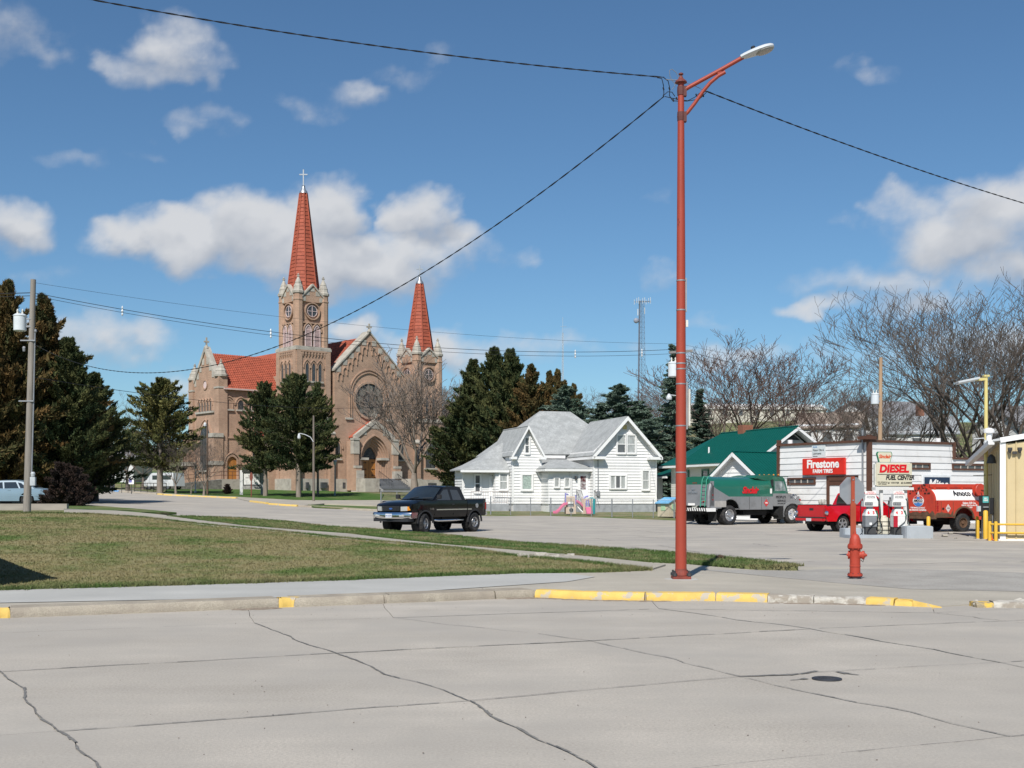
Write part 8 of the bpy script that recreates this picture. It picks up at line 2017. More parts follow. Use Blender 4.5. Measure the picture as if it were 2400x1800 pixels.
def bollard(px, py, ytop, r, lab, Y=None, name='bollard'):
 b = G(px, py) if Y is None else GY(px, Y); h = P(0, ytop, b.y).z - b.z; t = thing(name, lab, 'bollard', b, 0, 'yellow bollards by the fuel island')
 MB().lathe([(r, -.05), (r, h - r * .5), (r * .8, h - .02), (r * .4, h)], 14).build('post', M_YPAINT, t, smooth=45); MB().lathe([(r * 1.9, -.02), (r * 1.8, .012), (r, .013)], 14).build('footing', M_WALK, t); return t
M_YPAINT = mat('safety_yellow', (.70, .42, .045), rough=.5, var=.07, scale=4, col2=(.45, .28, .06), c2amt=.18, c2scale=6)
bollard(2176, 1247, 1210, .075, 'yellow bollard rising behind the right island block', 48.6)
bollard(2310, 1264, 1196, .085, 'thick yellow bollard under the pay station')
bollard(2292, 1263, 1219, .055, 'thin yellow bollard left of the pay station')
bollard(2290, 1250, 1210, .06, 'yellow bollard half hidden behind the thin one', 46.5)
# pay stations
b = GY(2306, 43.6); t = thing('pay_station', 'black card reader pay station with teal screen on a stand', 'pay station', b, R(6)); z0 = P(0, 1210, 43.6).z - b.z; z1 = P(0, 1161, 43.6).z - b.z
MB().box(-.15, .15, -.12, .1, z0, z1).build('housing', M_RUBTRIM, t, bevel=.015); MB().box(-.11, .11, -.135, -.11, z1 - .27, z1 - .04).build('screen', mat('teal_screen', (.10, .42, .42), rough=.3), t); MB().box(-.10, .10, -.16, -.11, z1 - .46, z1 - .40).build('card_slot', M_PGREY, t); MB().box(-.28, -.15, -.06, .02, z0 + .18, z0 + .38).build('side_box', M_LGREY, t)
text(t, 'PAY\nHERE', .07, (0, -.138, z1 - .15), M_WHITEPAINT, bold=.003)
for k in range(5): x = -.12 + k * .06; MB().tube([(x, .0, -.03), (x * .6, 0, z0 + .02)], .018, 6).build('conduit', M_GALV if k % 2 else M_DARK, t)
b = GY(2328, 43.9); t = thing('pay_station', 'narrow black payment terminal with red edge near the corner', 'pay station', b, R(40)); z0 = P(0, 1205, 43.9).z - b.z; z1 = P(0, 1167, 43.9).z - b.z
MB().box(-.12, .12, -.08, .08, z0, z1).build('housing', M_RUBTRIM, t, bevel=.015); MB().box(.02, .10, -.09, -.07, z0 + .2, z1 - .05).build('red_panel', M_SIGNR, t); MB().box(-.09, .0, -.088, -.07, z0 + .1, z1 - .1).build('screen', M_PGREY, t)
for k in range(3): MB().tube([(-.06 + .06 * k, 0, -.03), (-.06 + .06 * k, 0, z0)], .02, 6).build('conduit', M_GALV, t)
b = GY(2337, 43.6); t = thing('sign_channel', 'galvanised steel channel post against the metal building', 'post', b); MB().box(-.035, .035, -.02, .02, -.05, P(0, 1153, 43.6).z - b.z).build('channel', M_GALV, t)
# yellow guard rail and cone
b = G(2334, 1268); t = thing('guard_rail', 'yellow pipe guard rail before the tan metal building', 'railing', b, R(-15)); zt = P(0, 1222, b.y).z - b.z
for x, y in ((0, 0), (-.17, .25), (2.4, 0), (4.6, 0)): MB().lathe([(.06, -.05), (.06, zt - .02), (.03, zt)], 12, (x, y, 0)).build('post', M_YPAINT, t, smooth=45)
for z in (P(0, 1229, b.y).z - b.z, P(0, 1249, b.y).z - b.z): MB().tube([(-.17, .25, z), (0, 0, z), (4.6, 0, z)], .035, 8).build('rail', M_YPAINT, t, smooth=60)
b = G(2321, 1266); t = thing('traffic_cone', 'small orange traffic cone beside the guard rail', 'cone', b); MB().box(-.12, .12, -.12, .12, 0, .02).lathe([(.10, .02), (.03, .33), (.0001, .335)], 14).build('cone', mat('cone_orange', (.72, .14, .03), rough=.5, var=.1, scale=8), t, smooth=40)
# yellow fluorescent light pole
b = GY(2311, 44.4); t = thing('yard_light', 'pale yellow light pole with fluorescent fixtures at its top', 'street light', b); h = P(0, 882, 44.4).z - b.z
M_YPOLE = mat('peeling_yellow', (.62, .52, .20), rough=.6, var=.10, scale=4, col2=(.30, .30, .29), c2amt=.22, c2scale=5, c2sharp=.05, stretch=(1, 1, .4))
MB().lathe([(.075, -.05), (.072, h * .5), (.062, h)], 14).build('pole', M_YPOLE, t, smooth=45); MB().box(-.10, .10, -.09, .09, h - .02, h + .05).build('cap', M_YPOLE, t); MB().beam((0, 0, h - .10), (-.40, -.06, h - .13), .09, .1).build('arm', M_YPOLE, t)
for k in (0, 1): MB().beam((-.32, -.15 + k * .22, h - .07 - .02 * k), (-1.15, -.22 + k * .22, h - .24 - .02 * k), .17, .07).build('fixture', M_LGREY, t)
for k in (0, 1): MB().tube([(-.35, -.15 + k * .22, h - .125 - .02 * k), (-1.12, -.22 + k * .22, h - .285 - .02 * k)], .022, 6).build('lamp_tube', M_WHITEPAINT, t)
MB().tube([(-.03, -.06, 3.55), (-.12, -.1, 3.75), (-.5, -.1, 3.72)], .02, 6).lathe([(.10, 3.42), (.12, 3.6), (.05, 3.68)], 10, (-.02, -.12, 0)).build('bracket_lamp', M_LGREY, t)
MB().tube([(-.5, -.05, 2.35), (.35, -.05, 2.38)], .012, 5).build('wire_hook', M_DARK, t)
# concrete bits and a loose hose on the lot
for px, py, s in ((2214, 1258, .16), (2228, 1252, .15), (2240, 1262, .06)):
 q = G(px, py); o = MB().box(-s, s, -s * .8, s * .8, 0, s * .5).build('concrete_lump', M_KERB_WHITE, None, bevel=.04); o.location = q; o.rotation_euler = (0, 0, s * 9); tag(o, {2214: 'larger broken concrete lump on the lot before the red tank truck', 2228: 'upper concrete lump with a hose behind it on the lot', 2240: 'smallest concrete chip right of the broken lumps'}[px], 'rubble', 'concrete lumps on the lot')
hs = MB(); hose(hs, [G(2222, 1251) + Vector((0, 0, .02)), G(2245, 1252) + Vector((0, 0, .02)), G(2262, 1255) + Vector((0, 0, .02)), G(2270, 1257) + Vector((0, 0, .02))], .025); tag(hs.build('rubber_hose', M_CABLE, None, smooth=60), 'black rubber hose lying on the lot beside the concrete lumps', 'hose')
tag(MB().ball(tuple(G(1688, 1306, .16)), .07, 8, 6, (1.6, .8, .8)).ball(tuple(G(1690, 1304, .22)), .035, 6, 5).build('dry_leaf_clump', mat('leaf_dry', (.08, .05, .03), rough=.9), None), 'small dark clump of dry leaves on the verge near the pole shadow', 'leaves')

# ------------------------------------------------------------------ towers on the hill
def lattice(a_px, Y, ybase, ytop, w0, w1, nseg, label, name, cat, mat_, thick):
 b = P(a_px, ybase, Y); t = thing(name, label, cat, b); h = P(0, ytop, Y).z - b.z
 legs = []
 for k in range(3):
  a = R(90 + 120 * k); f = lambda z, a=a: Vector(((w0 + (w1 - w0) * z / h) * math.cos(a), (w0 + (w1 - w0) * z / h) * math.sin(a), z)); legs.append(f)
  MB().tube([f(-6), f(h)], thick, 5).build('leg', mat_, t)
 br = MB()
 for i in range(nseg):
  z0, z1 = h * i / nseg, h * (i + 1) / nseg
  for k in range(3): br.tube([legs[k](z0), legs[(k + 1) % 3](z1)], thick * .4, 3, False); br.tube([legs[(k + 1) % 3](z0), legs[k](z1)], thick * .4, 3, False); br.tube([legs[k](z1), legs[(k + 1) % 3](z1)], thick * .45, 3, False)
 br.build('bracing', mat_, t, kind='stuff'); return t, h
M_TOWER = mat('tower_steel', (.16, .19, .24), rough=.5, metal=.3)
ct, h = lattice(1505, 330, 905, 705, 1.0, .6, 16, 'steel lattice cell tower with antennas rising behind the spruces', 'cell_tower', 'tower', M_TOWER, .055)
MB().tube([(-1.1, 0, -4), (-.75, 0, h)], .20, 6).build('cable_run', M_TOWER, ct)
for k in range(9):
 x = -2.1 + k * .55; y = .9 * math.cos(k * 2.1); MB().box(x - .06, x + .06, y - .1, y + .1, h - .9 + .15 * (k % 2), h + .5 + .2 * (k % 3)).build('antenna', M_LGREY, ct)
MB().beam((-2.3, 0, h - .3), (2.5, 0, h - .3), .12).beam((-2.0, .8, h - .2), (2.2, -.8, h - .2), .12).build('antenna_frame', M_TOWER, ct)
for x, z in ((-1.2, h - 3.2), (.7, h - 2.8)): MB().box(x - .08, x + .08, -.1, .1, z - .9, z + .9).build('antenna', M_PWHITE, ct)
MB().ball((-1.7, -.5, h - 5.6), .75, 14, 10, (1, .6, 1)).build('dish', mat('dish_grey', (.24, .26, .32), rough=.5), ct, smooth=60)
mt, h = lattice(1319, 380, 920, 780, .35, .25, 22, 'very thin radio mast above the dark cedars', 'radio_mast', 'mast', mat('mast_pale', (.45, .5, .56), rough=.6), .045)
MB().tube([(0, 0, h), (0, 0, h + 5)], .05, 4).tube([(-.8, 0, h + 2), (1.2, 0, h + 2.1)], .05, 4).build('aerial', MATS['mast_pale'], mt)

# ------------------------------------------------------------------ play set and playhouse in the yard
M_PINKP = mat('slide_pink', (.62, .16, .27), rough=.35, var=.05); M_BEIGE = mat('play_beige', (.58, .46, .36), rough=.45, var=.04); M_VIOL = mat('play_violet', (.25, .24, .55), rough=.4); M_TEALP = mat('play_teal', (.02, .28, .30), rough=.4)
b = GY(1338, 79.5); ps = thing('play_set', 'plastic play set with pink slide behind the yard fence', 'play set', b, R(8)); ps.scale = (.88,) * 3
for x, w in ((0, .46), (1.3, .40)):
 q = MB().ring([(x - w / 2 - .16, 0), (x - w / 2 - .16, 1.35 if x < 1 else 1.2), (x + w / 2 + .16, 1.35 if x < 1 else 1.2), (x + w / 2 + .16, 0)], [(x - w / 2, .0), (x - w / 2, .95), (x + w / 2, .95), (x + w / 2, 0)], -.06, .06).box(x - w / 2 - .12, x + w / 2 + .12, -.05, .05, 0, .55).build('panel', M_BEIGE, ps, bevel=.02)
 q2 = MB().box(x - w / 2 - .16, x - w / 2 - .06, .5, .6, 0, 1.3).box(x + w / 2 + .06, x + w / 2 + .16, .5, .6, 0, 1.3).build('rear_post', M_BEIGE, ps)
MB().lathe([(.18, -.075), (.18, -.06), (.0001, -.06)], 20, (.02, 0, .30), 'y').build('porthole', M_DARK, ps); MB().ring(circle(.02, .30, .20, 20), circle(.02, .30, .17, 20), -.08, -.06, closed=True).build('porthole_rim', M_PWHITE, ps)
def slide(path, w, m):
 mb = MB(); path = [Vector(p) for p in path]; d0 = (path[-1] - path[0]); s = Vector((-d0.y, d0.x, 0)).normalized() * w / 2; vs = []
 for p in path: vs += [p - s + Vector((0, 0, .14)), p - s * .9, p + s * .9, p + s + Vector((0, 0, .14)), p + s * 1.08 + Vector((0, 0, .10)), p + s - Vector((0, 0, .06)), p - s - Vector((0, 0, .06)), p - s * 1.08 + Vector((0, 0, .10))]
 k = 8; mb.add(vs, [(i * k + j, i * k + (j + 1) % k, (i + 1) * k + (j + 1) % k, (i + 1) * k + j) for i in range(len(path) - 1) for j in range(k)] + [tuple(range(k)), tuple(range((len(path) - 1) * k, len(path) * k))]); return mb.build('slide', m, ps, smooth=50)
slide([(-.32, 0, .78), (-.5, -.02, .74), (-.75, -.05, .52), (-.95, -.08, .26), (-1.15, -.1, .12), (-1.35, -.12, .10)], .42, M_PINKP); slide([(1.30, -.05, .52), (1.30, -.25, .46), (1.30, -.55, .18), (1.30, -.75, .08)], .44, M_PINKP); slide([(.50, .3, .95), (.75, .3, .80), (1.0, .3, .52)], .5, M_PINKP)
MB().box(-.46, -.38, -.08, .08, .85, 1.62).tube([(-.40, 0, 1.55), (-.2, 0, 1.5)], .05, 6).box(.33, .40, -.08, .08, .75, 1.45).build('rail', M_VIOL, ps, kind='stuff'); MB().tube([(1.0, 0, 1.2), (1.15, 0, 1.33), (1.35, 0, 1.36)], .07, 8).tube([(1.2, -.05, .6), (1.2, -.05, 1.05), (1.35, -.05, 1.1), (1.4, -.05, .6)], .045, 6).build('rail', M_VIOL, ps, kind='stuff')
MB().tube([(1.78, 0, 0), (1.80, 0, .8), (1.82, 0, 1.2)], .11, 10).build('teal_post', M_TEALP, ps); MB().tube([(.55, .4, .6), (.8, .2, .3), (1.0, 0, .08)], .05, 6).build('white_ramp', M_PWHITE, ps)
MB().tube([(1.45, 0, 1.2), (1.75, 0, 1.22)], .06, 8).build('teal_bar', M_TEALP, ps)
b = GY(1572, 77.3); ph = thing('playhouse', 'beige plastic playhouse with light blue roof by the yard fence', 'playhouse', b, R(35))
MB().prism([(-.65, 0), (.65, 0), (.65, .95), (0, 1.22), (-.65, .95)], -.55, .55).build('wall', mat('playhouse_beige', (.60, .52, .38), rough=.5), ph); MB().add([(-.8, -.65, .90), (0, -.65, 1.26), (0, .65, 1.26), (-.8, .65, .90), (.8, -.65, .90), (.8, .65, .90), (-.8, -.65, .84), (0, -.65, 1.20), (0, .65, 1.20), (-.8, .65, .84), (.8, -.65, .84), (.8, .65, .84)], [(0, 1, 2, 3), (1, 4, 5, 2), (0, 6, 7, 1), (1, 7, 10, 4), (3, 2, 8, 9), (2, 5, 11, 8), (0, 3, 9, 6), (4, 10, 11, 5)]).build('roof', mat('playhouse_blue', (.16, .42, .66), rough=.4), ph)
MB().box(-.40, -.10, -.58, -.54, .42, .82).build('shutter', mat('mint', (.40, .62, .38), rough=.5), ph); MB().box(-.68, -.64, -.2, .2, .4, .8).build('shutter', MATS['mint'], ph); MB().box(.12, .50, -.57, -.54, .0, .75).build('door', mat('door_beige', (.5, .42, .30)), ph)

# unseen fence added left of the view; its end casts the lawn shadow
bf = thing('shadow_fence', 'unseen board fence added beyond the near left edge to shadow the lawn', 'fence', (-8.75, 19.6, .12), math.atan2(.84, -.54))
for k in range(24): MB().box(k * .30, k * .30 + .29, -.012, .012, 0, 2.05).build('board', mat('fence_wood', (.25, .21, .17), rough=.95, var=.2, scale=4, stretch=(1, 1, .2)), bf)
for k in range(4): MB().box(k * 2.3, k * 2.3 + .1, .012, .11, 0, 2.0).build('post', MATS['fence_wood'], bf)
for z in (.4, 1.6): MB().box(0, 7.1, .012, .05, z, z + .09).build('rail', MATS['fence_wood'], bf)

# ------------------------------------------------------------------ houses far up the hill and beyond the left trees
def far_house(px, ybase, Y, w, d, h, rh, rz, wallm, roofm, label, name='hill_house', nwin=3, cat='house', group='houses on the far slope'):
 b = P(px, ybase, Y); t = thing(name, label, cat, b, rz, group)
 MB().box(-w / 2, w / 2, -d / 2, d / 2, -2.5, h).build('wall', wallm, t); MB().prism([(-d / 2, h), (d / 2, h), (0, h + rh)], -w / 2, w / 2, 'x').build('gable_wall', wallm, t)
 for s in (-1, 1): slab_roof(t, [(-w / 2 - .4, s * (d / 2 + .4), h - .25), (w / 2 + .4, s * (d / 2 + .4), h - .25), (w / 2 + .4, s * .002, h + rh + .12), (-w / 2 - .4, s * .002, h + rh + .12)], .15, roofm)
 for k in range(nwin):
  x = -w / 2 + w * (k + .5) / nwin; MB().box(x - .5, x + .5, -d / 2 - .06, -d / 2 + .02, h - 1.9, h - .7).build('window', M_PANE, t)
  MB().box(x - .62, x + .62, -d / 2 - .09, -d / 2, h - .7, h - .58).build('window_head', M_TRIM, t)
 MB().box(-w / 2 - .03, -w / 2 + .02, -.5, .5, h - 1.6, h - .5).build('window', M_PANE, t)
 return t
M_GROOF = mat('far_roof_grey', (.20, .20, .21), rough=.9, var=.15, scale=.5); M_WHITEH = mat('far_white', (.62, .62, .61), rough=.7, var=.05); M_FBRICK = mat('far_brick', (.26, .12, .08), rough=.9)
far_house(1950, 1052, 140, 7, 6, 2.6, 1.6, R(-25), M_WHITEH, mat('far_roof_brown', (.26, .21, .17), rough=.9, var=.15, scale=.5), 'white bungalow with brown roof among bare trees behind the shop')
far_house(2000, 1045, 150, 8, 7, 3.3, 2.0, R(70), M_WHITEH, M_GROOF, 'white house with its gable end showing above the tire shop')
h_ = far_house(2075, 1050, 160, 10, 7, 4.0, 2.2, R(10), M_WHITEH, M_GROOF, 'grey roofed white house above the shop with a brick chimney'); MB().box(2.5, 3.3, -4.3, -3.5, -2, 5.6).build('chimney', M_FBRICK, h_)
far_house(2140, 1062, 145, 9, 7, 2.4, 2.0, R(-12), M_WHITEH, mat('far_roof_blue', (.27, .29, .30), rough=.9, var=.1, scale=.5), 'low house with pale grey roof behind the big bare tree')
far_house(2420, 1075, 120, 9, 7, 3.0, 2.2, R(20), M_WHITEH, M_GROOF, 'pale house behind the metal building among the branches')
far_house(1100, 1000, 260, 9, 6, 2.6, 1.6, R(10), M_WHITEH, M_GROOF, 'small pale house on the hill right of the church')
far_house(1760, 998, 300, 36, 9, 4.2, 1.2, R(6), mat('far_cream', (.55, .52, .44), rough=.7, var=.05), M_WHITEH, 'long cream hilltop building behind the bare trees', name='hilltop_building', nwin=9, cat='building', group=None)
far_house(250, 1110, 170, 11, 6, 2.0, 1.6, R(-8), M_WHITEH, M_GROOF, 'white house beyond the left trees behind the lawn', nwin=4, group=None)
far_house(110, 1118, 140, 14, 7, 2.6, 2, R(5), M_WHITEH, M_GROOF, 'white house glimpsed behind the big cedars at the left', nwin=3, group=None)
sbq = P(2032, 1003, 250); t = thing('school_bus', 'yellow school bus parked high on the hill behind branches', 'bus', sbq, R(4)); MB().box(-4, 3, -1.1, 1.1, .5, 2.8).box(3, 4.2, -1, 1, .5, 1.7).build('body', mat('bus_yellow', (.62, .33, .02), rough=.4), t, bevel=.1); MB().box(-3.8, 2.8, -1.13, 1.13, 1.7, 2.4).build('window_band', M_CGLASS, t)
for x in (-2.6, 3.0): MB().cyl((x, -1.1, .45), .45, 2.2, 14, 'y').build('axle_wheels', M_TYRE, t)
# ------------------------------------------------------------------ trees
def foliage(name, a, b, rough=.85):
 m = bpy.data.materials.new(name); m.use_nodes = True
 nt = m.node_tree; N = nt.nodes.new; L = nt.links.new; bs = nt.nodes['Principled BSDF']; bs.inputs['Roughness'].default_value = rough; bs.inputs['Specular IOR Level'].default_value = .25
 at = N('ShaderNodeAttribute'); at.attribute_name = 'tone'
 mx = N('ShaderNodeMix'); mx.data_type = 'RGBA'; mx.inputs['A'].default_value = (*a, 1); mx.inputs['B'].default_value = (*b, 1); L(at.outputs['Fac'], mx.inputs['Factor']); L(mx.outputs['Result'], bs.inputs['Base Color'])
 return m
def prisms(segs, k=3):
 """segments (p, q, r0, r1) as k-sided tubes in arrays"""
 A = np.array([(*s[0], *s[1], s[2], s[3]) for s in segs]); p, q, r0, r1 = A[:, :3], A[:, 3:6], A[:, 6], A[:, 7]
 d = q - p; d /= np.linalg.norm(d, axis=1)[:, None] + 1e-9
 ref = np.where(np.abs(d[:, 2:3]) < .9, [[0, 0, 1.]], [[1., 0, 0]]); s = np.cross(d, ref); s /= np.linalg.norm(s, axis=1)[:, None]; t = np.cross(d, s)
 v = np.empty((len(A), 2 * k, 3))
 for i in range(k):
  a = 2 * math.pi * i / k; o = s * math.cos(a) + t * math.sin(a); v[:, i] = p + o * r0[:, None]; v[:, k + i] = q + o * r1[:, None]
 base = (np.arange(len(A)) * 2 * k)[:, None]
 f = np.concatenate([base + np.array([[i, (i + 1) % k, k + (i + 1) % k, k + i]]) for i in range(k)])
 return v.reshape(-1, 3), f
def bare_tree(seed, h, mat_t, mat_c, open_=.55, fork=.22, kids=(5, 6, 5, 4, 3), minr=.011, name='bare_tree', girth=.021):
 r = rng(seed); big, small = [], []
 def br(p, d, L_, rad, lv):
  n = (6, 5, 4, 3, 3, 2)[lv]; q = p; pts = []
  for i in range(n):
   w = .06 if lv == 0 else .14
   d = (d + Vector((r.gauss(0, w), r.gauss(0, w), r.gauss(0, w * .6) + (.055 if lv else .0)))).normalized()
   q2 = q + d * L_ / n; ra, rb = rad * (1 - .6 * i / n), rad * (1 - .6 * (i + 1) / n)
   (big if lv < 2 else small).append((q, q2, max(ra, minr), max(rb, minr))); pts.append((q2, d.copy(), rb)); q = q2
  if lv >= len(kids): return
  for c in range(kids[lv]):
   if lv == 0: i = n - 1 - (c % 2)
   else: i = min(n - 1, int(n * (.25 + .8 * (c + r.random()) / kids[lv])))
   b, dd, rr = pts[i]; az = r.uniform(0, 6.283) if lv else 6.283 * c / kids[0] + r.uniform(-.4, .4)
   side = Vector((math.cos(az), math.sin(az), r.uniform(-.1, .35))); e = (dd * (1 - open_ * r.uniform(.6, 1.15)) + side * open_ * r.uniform(.7, 1.2)).normalized()
   br(b, e, L_ * ((.95 / fork * .42) if lv == 0 else r.uniform(.38, .62)), max(rr * r.uniform(.55, .8), minr), lv + 1)
 br(Vector((0, 0, -.2)), Vector((0, 0, 1)), h * fork, h * girth, 0)
 t = thing(name, 'tree', 'tree')
 v, f = prisms(big, 7); npmesh('trunk', v, f, mat_t, t, smooth=True); v, f = prisms(small, 3); npmesh('crown', v, f, mat_c, t, kind='stuff'); return t
def conifer(seed, h, rad, clear, nbr, ntri, leaf, mats, name, up=.35, spike=.0, brown=.4, layer=False, prof=None):
 """crown of feathery plumes: every branch carries its own sheaf of small leaf faces"""
 rs = np.random.RandomState(seed); r = rng(seed); t = thing(name, 'tree', 'tree')
 trunk = [(Vector((0, 0, -.2)), Vector((0, 0, h * .5)), h * .022 + .05, h * .016), (Vector((0, 0, h * .5)), Vector((0, 0, h * .95)), h * .016, .03)]
 V = []; T = []; per = ntri // nbr
 for b in range(nbr):
  u = (b + r.random()) / nbr; z = clear + (h - clear) * u; pr = prof(u) if prof else (1 - u) ** .75 * (.55 + .45 * min(1, u * 6))
  az = r.uniform(0, 6.283); L_ = max(.35, rad * pr * r.uniform(.5, 1.3)); el = up + .5 * u + r.uniform(-.35, .3) if not layer else -.15 + .5 * u + r.uniform(-.1, .1)
  d = np.array([math.cos(az) * math.cos(el), math.sin(az) * math.cos(el), math.sin(el)]); p0 = np.array([0, 0, z])
  trunk.append((Vector(p0), Vector(p0 + d * L_ * .75), .045, .012))
  s = rs.rand(per) ** .6; fat = (.18 + .052 * L_) * (np.sin(np.pi * np.clip(s * .9 + .08, 0, 1)) + .15)
  off = rs.normal(0, 1, (per, 3)); off /= np.linalg.norm(off, axis=1)[:, None]; off *= (rs.rand(per, 1) ** .45) * fat[:, None]
  if layer: off[:, 2] *= .45
  c = p0 + d * (L_ * s)[:, None] + off; c[:, 2] += -.12 * L_ * s ** 2 * (1 if layer else 0)
  ld = d * .9 + off * .9 / (fat[:, None] + .05) + rs.normal(0, .5, (per, 3)) + np.array([0, 0, .45 if not layer else -.1]); ld /= np.linalg.norm(ld, axis=1)[:, None]
  sd = np.cross(ld, rs.normal(0, 1, (per, 3))); sd /= np.linalg.norm(sd, axis=1)[:, None] + 1e-9
  ll = leaf * rs.uniform(.6, 1.4, (per, 1)); w = ll * rs.uniform(.16, .30, (per, 1))
  tri = np.stack([c - ld * ll * .5 - sd * w, c - ld * ll * .5 + sd * w, c + ld * ll * .6], 1); V.append(tri.reshape(-1, 3))
  tone = np.clip(brown + r.uniform(-.42, .42) + rs.normal(0, .16, per), 0, 1); T.append(np.repeat(tone, 3))
 V = np.concatenate(V); T = np.concatenate(T)
 v, f = prisms(trunk, 6); npmesh('trunk', v, f, mats[1], t, smooth=True); npmesh('crown', V, np.arange(len(V)).reshape(-1, 3), mats[0], t, kind='stuff', attr=T); return t
M_BARK = mat('bark_grey', (.14, .115, .095), rough=.95, var=.25, scale=3, stretch=(1, 1, .3)); M_BARKL = mat('bark_pale', (.24, .20, .165), rough=.95, var=.25, scale=3, stretch=(1, 1, .3)); M_TWIG = mat('twig_grey', (.12, .098, .083), rough=.9, var=.2, scale=.4); M_TWIGR = mat('twig_red', (.14, .095, .08), rough=.9, var=.2, scale=.4); M_BARKD = mat('bark_dark', (.07, .055, .045), rough=.95, var=.25, scale=3)
M_CEDB = foliage('cedar_brown', (.04, .056, .02), (.15, .09, .032)); M_CEDG = foliage('cedar_green', (.028, .046, .017), (.10, .10, .034)); M_SPR = foliage('spruce_blue', (.05, .085, .055), (.17, .225, .175)); M_HEDGE = foliage('hedge_purple', (.020, .016, .015), (.07, .042, .032))
def stand(src, px, Y, ytop, h0, label, group=None, rz=None, wide=1.0, first=[]):
 """put the source (first use) or a copy of it so that its top reaches ytop"""
 o = src if src not in first else copy_tree(src); first.append(src)
 b = GY(px, Y); s = (P(0, ytop - (18 if 'bare' in src.name else 0), Y).z - b.z) / h0
 place(o, b, rz if rz is not None else (px * .37) % 6.28, (s * wide, s * wide, s), label)
 if group: o['group'] = group
 elif 'group' in o: del o['group']
 return o
cedar = lambda seed, brown, m, clear=1.9, rad=3.1, n=110, tri=26000: conifer(seed, 11, rad, clear, n, tri, .34, (m, M_BARKL), 'cedar_tree', brown=brown)
oval = lambda u: (math.sin(math.pi * min(1, .16 + u * .84)) ** .5) * (1 - .5 * u)
cA = conifer(11, 13, 4.8, .6, 260, 50000, .30, (M_CEDB, M_BARKD), 'cedar_tree', brown=.55, up=.4); cB = conifer(12, 12, 4.6, .7, 240, 46000, .28, (M_CEDG, M_BARKD), 'cedar_tree', brown=.35, up=.4); cC = conifer(13, 11, 4.4, 2.2, 190, 26000, .28, (foliage('cedar_yellow', (.038, .056, .018), (.17, .155, .05)), M_BARKL), 'cedar_tree', brown=.5, prof=oval, up=.25); cD = conifer(14, 11, 4.5, 2.4, 200, 36000, .28, (M_CEDG, M_BARKL), 'cedar_tree', brown=.35, prof=oval, up=.25)
G1 = None
stand(cA, 15, 72, 668, 13, 'tall brown tinged cedar at the far left behind the wooden pole'); stand(cA, 105, 76, 702, 13, 'second brown cedar just right of the wooden pole', rz=2.1, wide=1.05); stand(cA, -75, 70, 720, 13, 'brown cedar cut off by the left edge', rz=4)
stand(cB, 160, 74, 800, 12, 'dark green cedar right of the brown cedars', wide=1.1); stand(cB, 222, 80, 880, 12, 'shorter dark cedar at the right end of the left clump', rz=1, wide=1.25)
stand(cB, 60, 82, 800, 12, 'dark cedar filling the back of the left clump', rz=3, wide=1.3)
stand(cC, 375, 119, 893, 11, 'yellow green cedar standing left of the church', wide=1.18); stand(cD, 622, 117, 905, 11, 'left of two dark cedars in front of the church tower', wide=.86); stand(cD, 700, 114.5, 886, 11, 'right of two dark cedars in front of the church tower', rz=2.6, wide=.92); stand(cD, 745, 121, 905, 11, 'narrow dark cedar squeezed behind the right cedar by the tower', rz=4.4, wide=.5)
for px, Y, yt, rz, wd, lab in ((1110, 116, 850, 0, 1.1, 'leftmost tall dark cedar behind the white house'), (1158, 112, 822, 1, 1.0, 'tallest dark cedar behind the white house'), (1196, 110, 826, 2, .95, 'dark cedar next right of the tallest one'), (1245, 108, 862, 3, 1.05, 'right hand dark cedar behind the left gable'), (1085, 112, 935, 5, 1.5, 'low spreading cedar left of the white house')): stand(cA if px == 1245 else cB, px, Y, yt, 13 if px == 1245 else 12, lab, rz=rz, wide=wd)
for px, Y, yt, lab in ((1286, 135, 876, 'small pointed cedar on the slope, left of a pair'), (1307, 138, 872, 'small pointed cedar on the slope, right of a pair'), (1345, 140, 905, 'rusty small cedar above the house ridge')): stand(cA, px, Y, yt, 13, lab, rz=px, wide=.8)
sA = conifer(31, 10, 4.4, .3, 210, 48000, .24, (M_SPR, M_BARKD), 'spruce_tree', brown=.5, layer=True, prof=lambda u: (1 - u) ** .62); sB = conifer(32, 15, 4.0, .3, 260, 46000, .28, (M_SPR, M_BARKD), 'spruce_tree', brown=.4, layer=True, prof=lambda u: (1 - u) ** .9)
stand(sA, 1328, 102, 908, 10, 'rounded blue green spruce above the house left ridge', wide=1.15); stand(sA, 1452, 103, 905, 10, 'broad blue green spruce behind the right gable', rz=2, wide=1.25); stand(sB, 1578, 100, 812, 15, 'tall narrow spruce just left of the red pole', wide=1.0); stand(sB, 1640, 104, 915, 15, 'dark spruce right of the red pole behind the green roof', rz=3, wide=1.3); stand(sA, 1518, 98, 985, 10, 'small spruce low behind the right gable', rz=4, wide=1.3); stand(sA, 1415, 112, 948, 10, 'blue green spruce filling the skyline gap', rz=1.3, wide=1.3); stand(sA, 1495, 110, 950, 10, 'blue green spruce just left of the tall narrow one', rz=.4, wide=1.35)
stand(sA, 1388, 107, 985, 10, 'small spruce in the gap between the two broad spruces', rz=5, wide=1.2)
tA = bare_tree(41, 10, M_BARKL, M_TWIG, .45, .20, (6, 6, 5, 4, 3), minr=.007); tB = bare_tree(42, 10, M_BARK, M_TWIG, .5, .20, (5, 6, 4, 4, 3), minr=.007); tC = bare_tree(43, 10, M_BARK, M_TWIGR, .42, .16, (5, 6, 4, 4, 3), minr=.008); tD = bare_tree(44, 10, M_BARKD, M_TWIG, .47, .14, (5, 7, 5, 4, 3), minr=.006)
hA, hB, hC, hD = [max((o.matrix_basis @ Vector(c)).z for ch_ in o.children for c in ch_.bound_box) for o in (tA, tB, tC, tD)]
